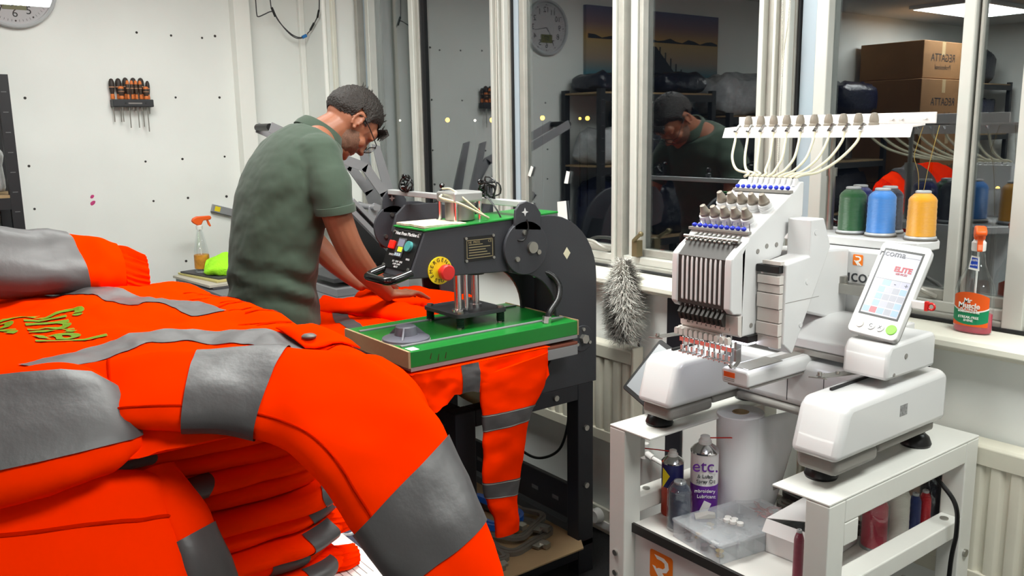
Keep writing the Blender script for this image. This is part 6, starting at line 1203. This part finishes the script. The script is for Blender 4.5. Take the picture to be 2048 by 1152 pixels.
tag(build(MB().tube(cr([(3.66, -0.30, 0.96), (3.67, -0.20, 0.97), (3.672, -0.169, 0.93), (3.676, -0.169, 0.86), (3.70, -0.25, 0.735), (3.775, -0.30, 0.71), (3.828, -0.310, 0.665), (3.832, -0.300, 0.59), (3.826, -0.305, 0.49), (3.83, -0.31, 0.20), (3.84, -0.25, 0.02), (3.95, -0.20, 0.01)], 8), 0.0055, 10), 'power_cord', black), 'black power cord running down the right side of the cart', 'cable')
tag(build(MB().tube(cr([(2.42, -0.30, 0.64), (2.40, -0.28, 0.50), (2.34, -0.27, 0.36), (2.22, -0.26, 0.28), (2.10, -0.25, 0.26), (1.98, -0.25, 0.30), (1.96, -0.25, 0.36), (2.02, -0.255, 0.38), (2.03, -0.26, 0.30)], 8), 0.0055, 8), 'floor_cable', black), 'black cable looping behind the press stand under the radiator', 'cable')
bd = MB().grid(lambda u, v: V((2.0 + 0.56 * u, -0.32 - 0.30 * v, 0.640 - 0.05 * math.sin(math.pi * u) * (0.6 + 0.4 * v))), 16, 8); tag(build(bd, 'sagging_film', mat('yellowed_film', (150, 140, 96), 0.4, var=(8, 0.2)), smooth=60, solid=0.002), 'yellowed sheet sagging under the rear of the press bed', 'sheet')
# ------------------------------------------------------------------ spray bottle on the sill
sp_ = thing('spray_bottle', 'glass cleaner spray bottle with pink liquid on the window sill', 'bottle', (3.742, -0.105, 1.036))
bx, by, bz = 3.742, -0.105, 1.0365
def bott(prof, sy=0.52): return MB().lathe(prof, (bx, by, bz), n=36, sy=sy)
build(bott([(0.044, 0), (0.0465, 0.004), (0.0475, 0.06), (0.0475, 0.105), (0.044, 0.125), (0.030, 0.150), (0.021, 0.172), (0.017, 0.200), (0.015, 0.212)]), 'bottle_body', clearp, sp_)
build(bott([(0.0425, 0.002), (0.045, 0.005), (0.0455, 0.050), (0.001, 0.050)]), 'pink_liquid', mat('pink_liquid', (226, 40, 84), 0.15, trans=0.35, ior=1.33), sp_)
def wrap(u0, u1, z0, z1, m, nm, par, off=0.0006, top=0.0, botc=0.0):
    """label patch following the bottle front"""
    g = MB().grid(lambda u, v: (lambda a, zz: V((bx + (0.0478 + off) * math.sin(a), by - (0.0478 + off) * 0.52 * math.cos(a), bz + zz)))((u0 + (u1 - u0) * u), z0 + botc * (2 * u - 1) ** 2 + (z1 - z0 - top * (2 * u - 1) ** 2 - botc * (2 * u - 1) ** 2) * v), 16, 8)
    return build(g, nm, m, par, smooth=60)
lb_ = wrap(-1.05, 1.05, 0.018, 0.104, mat('label_orange', (236, 92, 22), 0.45), 'front_label', sp_, 0.0006, 0.012)
wrap(-1.05, 1.05, 0.022, 0.052, mat('label_green', (20, 140, 92), 0.45), 'green_band', lb_, 0.0010, -0.012, 0.010)
wrap(-1.05, 1.05, 0.053, 0.056, white_gloss, 'white_curve', lb_, 0.0012, -0.011, 0.010)
fnorm = V((0, -1, 0))
def ltext(s_, size, x, z, m, bold=0.0): text(s_, size, (bx + x, by - 0.0262, bz + z), (1, 0, 0), (0, 0, 1), 'label_text', m, lb_, ext=0.0008, bold=bold)
ltext('Mr', 0.016, -0.004, 0.082, white_gloss, 0.0003); ltext('Muscle', 0.0185, 0.0, 0.070, white_gloss, 0.0004); ltext('PLATINUM', 0.0085, 0, 0.060, white_gloss); ltext('WINDOW & GLASS', 0.006, 0, 0.054, white_gloss); ltext('STREAK-FREE', 0.0085, 0, 0.0405, white_gloss); ltext('SHINE', 0.0085, 0, 0.0325, white_gloss)
build(MB().prism([(-0.013, 0.160), (0.013, 0.157), (0.011, 0.192), (-0.008, 0.194)], 'y', -0.0170, -0.0164).mv(bx, by, bz), 'neck_tag', white_gloss, sp_, smooth=0)
build(MB().prism([(-0.010, 0.165), (0.009, 0.163), (0.008, 0.188), (-0.006, 0.190)], 'y', -0.0176, -0.0170).mv(bx, by, bz), 'neck_tag_print', mat('tag_blue', (30, 70, 180), 0.5), sp_, smooth=0)
text('100%', 0.0075, (bx, by - 0.0178, bz + 0.183), (1, 0, 0), (0, 0, 1), 'tag_text', white_gloss, sp_); text('PLASTIC', 0.0048, (bx, by - 0.0178, bz + 0.171), (1, 0, 0), (0, 0, 1), 'tag_text', white_gloss, sp_)
build(MB().lathe([(0.0155, 0.205), (0.0165, 0.208), (0.0165, 0.226), (0.013, 0.230), (0.011, 0.238)], (bx, by, bz), n=20), 'neck_collar', whitep, sp_)
build(MB().prism([(-0.050, 0.254), (-0.044, 0.262), (-0.020, 0.268), (0.010, 0.266), (0.022, 0.256), (0.020, 0.244), (0.008, 0.234), (-0.012, 0.232), (-0.016, 0.244), (-0.046, 0.246)], 'x', -0.0125, 0.0125).xf(Matrix.Translation((bx, by, bz)) @ Matrix.Rotation(0.5, 4, 'Z')), 'spray_head', orp, sp_, smooth=45, bevel=0.006, seg=3)
build(MB().prism([(-0.034, 0.246), (-0.024, 0.246), (-0.026, 0.218), (-0.036, 0.206), (-0.040, 0.210), (-0.034, 0.224)], 'x', -0.006, 0.006).xf(Matrix.Translation((bx, by, bz)) @ Matrix.Rotation(0.5, 4, 'Z')), 'trigger', orp, sp_, smooth=0, bevel=0.002)
build(MB().cyl((bx, by, bz + 0.01), (bx, by, bz + 0.21), 0.0028, n=8), 'dip_tube', whitep, sp_)
# ------------------------------------------------------------------ things on the cart shelf
SZ = 0.5352
def can(x, y, r, h, label, top, bot, split, straw):
    t = thing('spray_can', label, 'spray can', (x, y, SZ), 'spray cans on the cart')
    b_ = build(MB().lathe([(r * 0.95, 0), (r, 0.004), (r, h * split)], (x, y, SZ), n=28), 'can_body', bot, t); build(MB().lathe([(r, h * split), (r, h * 0.80), (r * 0.97, h * 0.81)], (x, y, SZ), n=28), 'can_upper', top, t)
    build(MB().lathe([(r * 1.03, h * 0.805), (r * 1.03, h * 0.825), (r * 0.85, h * 0.86), (r * 0.50, h * 0.90), (r * 0.45, h * 0.905)], (x, y, SZ), n=28), 'can_shoulder', chrome, t)
    build(MB().lathe([(r * 0.48, h * 0.90), (r * 0.46, h * 0.94), (r * 0.36, h * 0.95), (r * 0.34, h * 0.99), (r * 0.2, h)], (x, y, SZ), n=18), 'nozzle', whitep, t)
    build(MB().cyl((x, y, SZ + h * 0.965), (x + straw[0], y + straw[1], SZ + h * 0.965 + straw[2]), 0.0017, n=6), 'red_straw', redp, t); return t, b_
purp = mat('purple_print', (104, 40, 150), 0.35); canw = mat('can_white', (232, 230, 230), 0.3)
pt, pbod = can(3.320, -0.608, 0.036, 0.228, 'tall purple and white spray can with a red straw on the cart', canw, purp, 0.44, (0.07, 0.085, 0.0))
cv_ = V((0.72, -0.69, 0)).normalized(); cu_ = V((0.69, 0.72, 0)).normalized()
def ctext(c, r, s_, size, z, off, m, par):
    text(s_, size, V((c[0], c[1], SZ + z)) + cv_ * (r + 0.0012) + cu_ * off, cu_, (0, 0, 1), 'can_text', m, par, ext=0.001)
ctext((3.320, -0.608), 0.036, 'etc.', 0.046, 0.155, -0.002, purp, pt); ctext((3.320, -0.608), 0.036, '& Lube', 0.014, 0.128, -0.002, charp, pt); ctext((3.320, -0.608), 0.036, 'Spray Oil', 0.013, 0.114, 0.0, charp, pt)
ctext((3.320, -0.608), 0.036, 'mbroidery', 0.0125, 0.088, -0.002, canw, pt); ctext((3.320, -0.608), 0.036, 'Lubricant', 0.0125, 0.073, 0.002, canw, pt)
build(MB().box(-0.010, 0.010, -0.0008, 0.0008, -0.016, 0.016).xf(Matrix.Translation(V((3.320, -0.608, SZ + 0.043)) + cv_ * 0.0368) @ Matrix.Rotation(math.radians(46), 4, 'Z') @ Matrix.Rotation(0.4, 4, 'Y')), 'tag_icon', canw, pt, smooth=0)
can(3.252, -0.655, 0.029, 0.180, 'shorter blue and yellow spray can behind the wrapped navy spool', mat('can_navy', (30, 34, 96), 0.35), mat('can_red_yellow', (176, 60, 40), 0.4, var=(30, 0.3)), 0.45, (-0.10, -0.075, 0.004))
build(MB().prism([(-0.016, 0.08), (0.004, 0.115), (-0.016, 0.135)], 'y', -0.0008, 0.0008).xf(Matrix.Translation(V((3.252, -0.655, SZ)) + V((0.35, -0.93, 0)) * 0.0288) @ Matrix.Rotation(math.radians(20), 4, 'Z')), 'yellow_flash', yellow, bpy.data.objects['spray_can.001'], smooth=0)
def wrapped(x, y, r, h, col, label, cap=None):
    t = spool(x, y, SZ, r, h, col, label, 'thread cones on the cart shelf', 'thread_cone')
    build(MB().lathe([(r * 1.10, 0.001), (r * 1.12, h * 0.5), (r * 1.09, h * 0.82), (r * 0.80, h * 0.93), (r * 0.55, h * 1.01)], (x, y, SZ), n=26).fbm(30, 0.0012), 'plastic_wrap', clearp, t); return t
wrapped(3.325, -0.708, 0.0285, 0.130, (66, 72, 92), 'slate navy spool wrapped in clear plastic at the front left of the cart')
roll = thing('backing_roll', 'large white roll of embroidery backing standing on the cart', 'roll', (3.345, -0.49, SZ))
rp = mat('backing_paper', (236, 236, 238), 0.85, var=(6, 0.02))
rm_ = MB().lathe([(0.060, 0), (0.062, 0.002), (0.062, 0.272), (0.060, 0.274), (0.022, 0.274), (0.022, 0.20)], (0, 0, 0), n=48); rm_.xf(Matrix.Translation((3.345, -0.49, SZ)) @ Matrix.Rotation(0.03, 4, 'X')); build(rm_, 'roll_body', rp, roll)
build(MB().lathe([(0.0218, 0.19), (0.0218, 0.2745), (0.0185, 0.2745), (0.0185, 0.19)], (3.345, -0.497, SZ), n=30), 'card_core', kraft, roll)
sh_ = MB().grid(lambda u, v: V((3.345 + 0.0635 * math.cos(-0.6 + 1.6 * u) + 0.10 * max(0, u - 0.55) * (0.3 + 0.7 * v), -0.485 + 0.0635 * math.sin(-0.6 + 1.6 * u) + 0.17 * max(0, u - 0.45) * (0.35 + 0.75 * v), SZ + 0.002 + 0.268 * v)), 20, 8); build(sh_, 'loose_sheet', rp, roll, smooth=60, solid=0.0012)
# divided plastic box
bxo = thing('organiser_box', 'clear plastic compartment box with a lid on the cart shelf', 'box', (3.445, -0.640, SZ)); MX = Matrix.Translation((3.452, -0.632, SZ)) @ Matrix.Rotation(math.radians(-9), 4, 'Z')
clb = mat('box_plastic', (222, 226, 230), 0.15, alpha=0.30)
def bxp(nm, *b, m=clb, bev=0.002, par=None): return build(MB().box(*b).xf(MX), nm, m, par or bxo, smooth=0, bevel=bev)
A_, B_ = 0.086, 0.136
for b in ((-A_, A_, -B_, -B_ + 0.002, 0.001, 0.04), (-A_, A_, B_ - 0.002, B_, 0.001, 0.04), (-A_, -A_ + 0.002, -B_, B_, 0.001, 0.04), (A_ - 0.002, A_, -B_, B_, 0.001, 0.04)): bxp('side_wall', *b, bev=0)
bxp('box_floor', -A_, A_, -B_, B_, 0.0, 0.002, bev=0)
for k in range(1, 5): bxp('divider', -A_ + 0.002, A_ - 0.002, -B_ + k * 2 * B_ / 5, -B_ + k * 2 * B_ / 5 + 0.0015, 0.002, 0.038, bev=0)
bxp('divider', -0.001, 0.001, -B_ + 0.002, B_ - 0.002, 0.002, 0.038, bev=0)
ld_ = bxp('lid', -A_ - 0.003, A_ + 0.003, -B_ - 0.003, B_ + 0.003, 0.041, 0.050, bev=0.003)
for y in (-0.07, 0.06): bxp('latch', A_ + 0.003, A_ + 0.008, y - 0.015, y + 0.015, 0.026, 0.050)
random.seed(9)
for k in range(26):
    x = random.uniform(-A_ + 0.012, A_ - 0.012); y = random.uniform(-B_ + 0.014, B_ - 0.014); c_ = [(30, 40, 70), (235, 235, 230), (90, 92, 100), (40, 42, 44), (180, 150, 60)][k % 5]
    build(MB().lathe([(0.010, 0), (0.010, 0.002), (0.006, 0.003), (0.006, 0.010), (0.010, 0.011), (0.010, 0.013)], (0, 0, 0), (random.uniform(-.4, .4), random.uniform(-.4, .4), 1), 14).xf(MX @ Matrix.Translation((x, y, 0.004))), 'bobbin', mat('bobbin_%d' % (k % 5), c_, 0.4), bxo)
for k, (x, y) in enumerate(((-0.010, -0.025), (0.006, -0.018), (-0.002, -0.036), (0.014, -0.030), (0.030, -0.022))): tag(build(MB().lathe([(0.0085, 0), (0.0085, 0.007), (0.004, 0.008)], (0, 0, 0), n=16).xf(MX @ Matrix.Translation((x, y, 0.0505))), 'loose_bobbin', whitep), ('white bobbin on the box lid, leftmost of the cluster', 'white bobbin on the box lid, farthest back in the cluster', 'white bobbin on the box lid, nearest the front of the cluster', 'white bobbin on the box lid in the middle of the cluster', 'white bobbin on the box lid, rightmost of the cluster')[k], 'bobbin', 'bobbins on the box lid')
tag(build(MB().loft([[V(p) for p in ((-0.016, -0.014, 0.0), (0.016, -0.014, 0.0), (0.016, -0.014, 0.002), (-0.016, -0.014, 0.002))], [V(p) for p in ((-0.010, 0.018, 0), (0.010, 0.018, 0), (0.010, 0.018, 0.012), (-0.010, 0.018, 0.012))], [V(p) for p in ((-0.007, 0.036, 0.0), (0.007, 0.036, 0.0), (0.007, 0.036, 0.010), (-0.007, 0.036, 0.010))]]).xf(MX @ Matrix.Translation((-0.055, -0.075, 0.0505)) @ Matrix.Rotation(-0.6, 4, 'Z')), 'glue_tube', mat('tube_grey', (190, 188, 184), 0.4), smooth=40), 'small grey squeezed tube on the lid of the clear box', 'tube')
random.seed(12); th_ = MB()
for k in range(7):
    p0 = V((random.uniform(-.03, .06), random.uniform(0.05, 0.11), 0.0515)); th_.tube(cr([tuple(p0 + V((random.uniform(-.03, .03), random.uniform(-.02, .02), random.uniform(0, .008)))) for _ in range(6)], 5), 0.0006, 4)
tag(build(th_.xf(MX), 'thread_scraps', mat('thread_scrap', (180, 140, 140), 0.7)), 'tangle of thread scraps on the far end of the box lid', 'thread', kind='stuff')
# white carton with open flaps, cones, glue, clutter
wb_ = thing('white_carton', 'small white cardboard box with open flaps on the cart shelf', 'box', (3.60, -0.53, SZ)); wcard = mat('white_card', (230, 228, 228), 0.7)
MC = Matrix.Translation((3.598, -0.535, SZ)) @ Matrix.Rotation(0.08, 4, 'Z')
def wc(nm, *b, rot=None): build(MB().box(*b).xf(MC if rot is None else MC @ rot), nm, wcard, wb_, smooth=0)
for b in ((-0.066, -0.064, -0.10, 0.10, 0, 0.085), (0.064, 0.066, -0.10, 0.10, 0, 0.085), (-0.066, 0.066, -0.10, -0.098, 0, 0.085), (-0.066, 0.066, 0.098, 0.10, 0, 0.085), (-0.066, 0.066, -0.10, 0.10, 0, 0.002)): wc('carton_side', *b)
wc('flap', -0.066, 0.066, 0, 0.032, 0, 0.0015, rot=Matrix.Translation((0, -0.10, 0.085)) @ Matrix.Rotation(math.radians(235), 4, 'X'))
wc('flap', 0, 0.125, -0.098, 0.098, 0, 0.0015, rot=Matrix.Translation((-0.066, 0, 0.085)) @ Matrix.Rotation(math.radians(-14), 4, 'Y'))
spool(3.672, -0.700, SZ, 0.0115, 0.125, (120, 16, 48), 'slim maroon thread cone beside the right front post of the cart', 'thread cones on the cart shelf', 'thread_cone')
wrapped(3.690, -0.415, 0.030, 0.135, (206, 44, 74), 'pinkish red thread cone in clear wrap behind the white box')
spool(3.708, -0.345, SZ, 0.0285, 0.150, (226, 224, 214), 'white thread cone with green ends behind the pinkish one', 'thread cones on the cart shelf', 'thread_cone')
spool(3.722, -0.288, SZ, 0.0150, 0.115, (36, 52, 112), 'slim navy thread cone next to the red one on the cart', 'thread cones on the cart shelf', 'thread_cone')
spool(3.732, -0.258, SZ, 0.0145, 0.118, (196, 26, 40), 'slim bright red thread cone next to the navy one on the cart', 'thread cones on the cart shelf', 'thread_cone')
wrapped(3.722, -0.212, 0.026, 0.185, (24, 26, 42), 'blackish thread cone in shiny wrap at the back of the cart')
gb = thing('glue_bottle', 'small green bottle with a red pointed cap behind the white box', 'bottle', (3.545, -0.455, SZ)); build(MB().lathe([(0.016, 0), (0.017, 0.003), (0.017, 0.055), (0.012, 0.064)], (3.545, -0.43, SZ), n=18), 'bottle_body', mat('green_clear', (110, 180, 150), 0.2, trans=0.3), gb); build(MB().lathe([(0.0125, 0.062), (0.0125, 0.075), (0.006, 0.082), (0.005, 0.100), (0.003, 0.102)], (3.545, -0.43, SZ), n=16), 'red_cap', redp, gb)
stp = MB().tube(cr([(3.40, -0.43, SZ + 0.06), (3.42, -0.41, SZ + 0.072), (3.47, -0.39, SZ + 0.075), (3.60, -0.36, SZ + 0.068), (3.72, -0.33, SZ + 0.06)], 8), 0.009, 4); tag(build(stp.xf(Matrix.Identity(4)), 'steel_strip', steel, smooth=0), 'bent grey steel strip lying across the back of the cart shelf', 'strip')
hoop('embroidery_hoop', 3.52, -0.33, SZ, 0.13, 0.075, 0.03, 0.012, 0.014, taupe, 'taupe embroidery hoop at the back of the cart shelf behind the roll', 0.1)
hoop('embroidery_hoop', 3.50, -0.325, SZ + 0.02, 0.11, 0.065, 0.03, 0.012, 0.014, mat('dark_hoop', (52, 50, 50), 0.45), 'dark embroidery hoop on top of the taupe one on the cart', -0.15)
lump = MB().ball((0, 0, 0), 1, 24, 14); lump.v = [V((p.x * 0.06, p.y * 0.04, max(-0.6, p.z) * 0.03)) for p in lump.v]; lump.v = [p + V((0, 0, 0.005 * fb(p, 30))) for p in lump.v]; lump.mv(3.56, -0.37, SZ + 0.058)
tag(build(lump, 'felt_wad', felt, smooth=70), 'cream wadding behind the white box on the cart', 'wadding')
bc = build(MB().box(-0.012, 0.012, -0.016, 0.016, 0, 0.018).xf(Matrix.Translation((3.505, -0.495, SZ)) @ Matrix.Rotation(0.4, 4, 'Z')), 'blue_clip', mat('blue_clip_plastic', (24, 80, 190), 0.35), smooth=0, bevel=0.003); tag(bc, 'small blue plastic clip between the clear box and the white box', 'clip')

tag(build(MB().box(2.735, 2.805, -0.124, -0.1105, 0.10, 0.98), 'cable_trunking', blkst, smooth=0, bevel=0.003), 'dark vertical cable trunking on the wall behind the cart', 'trunking')
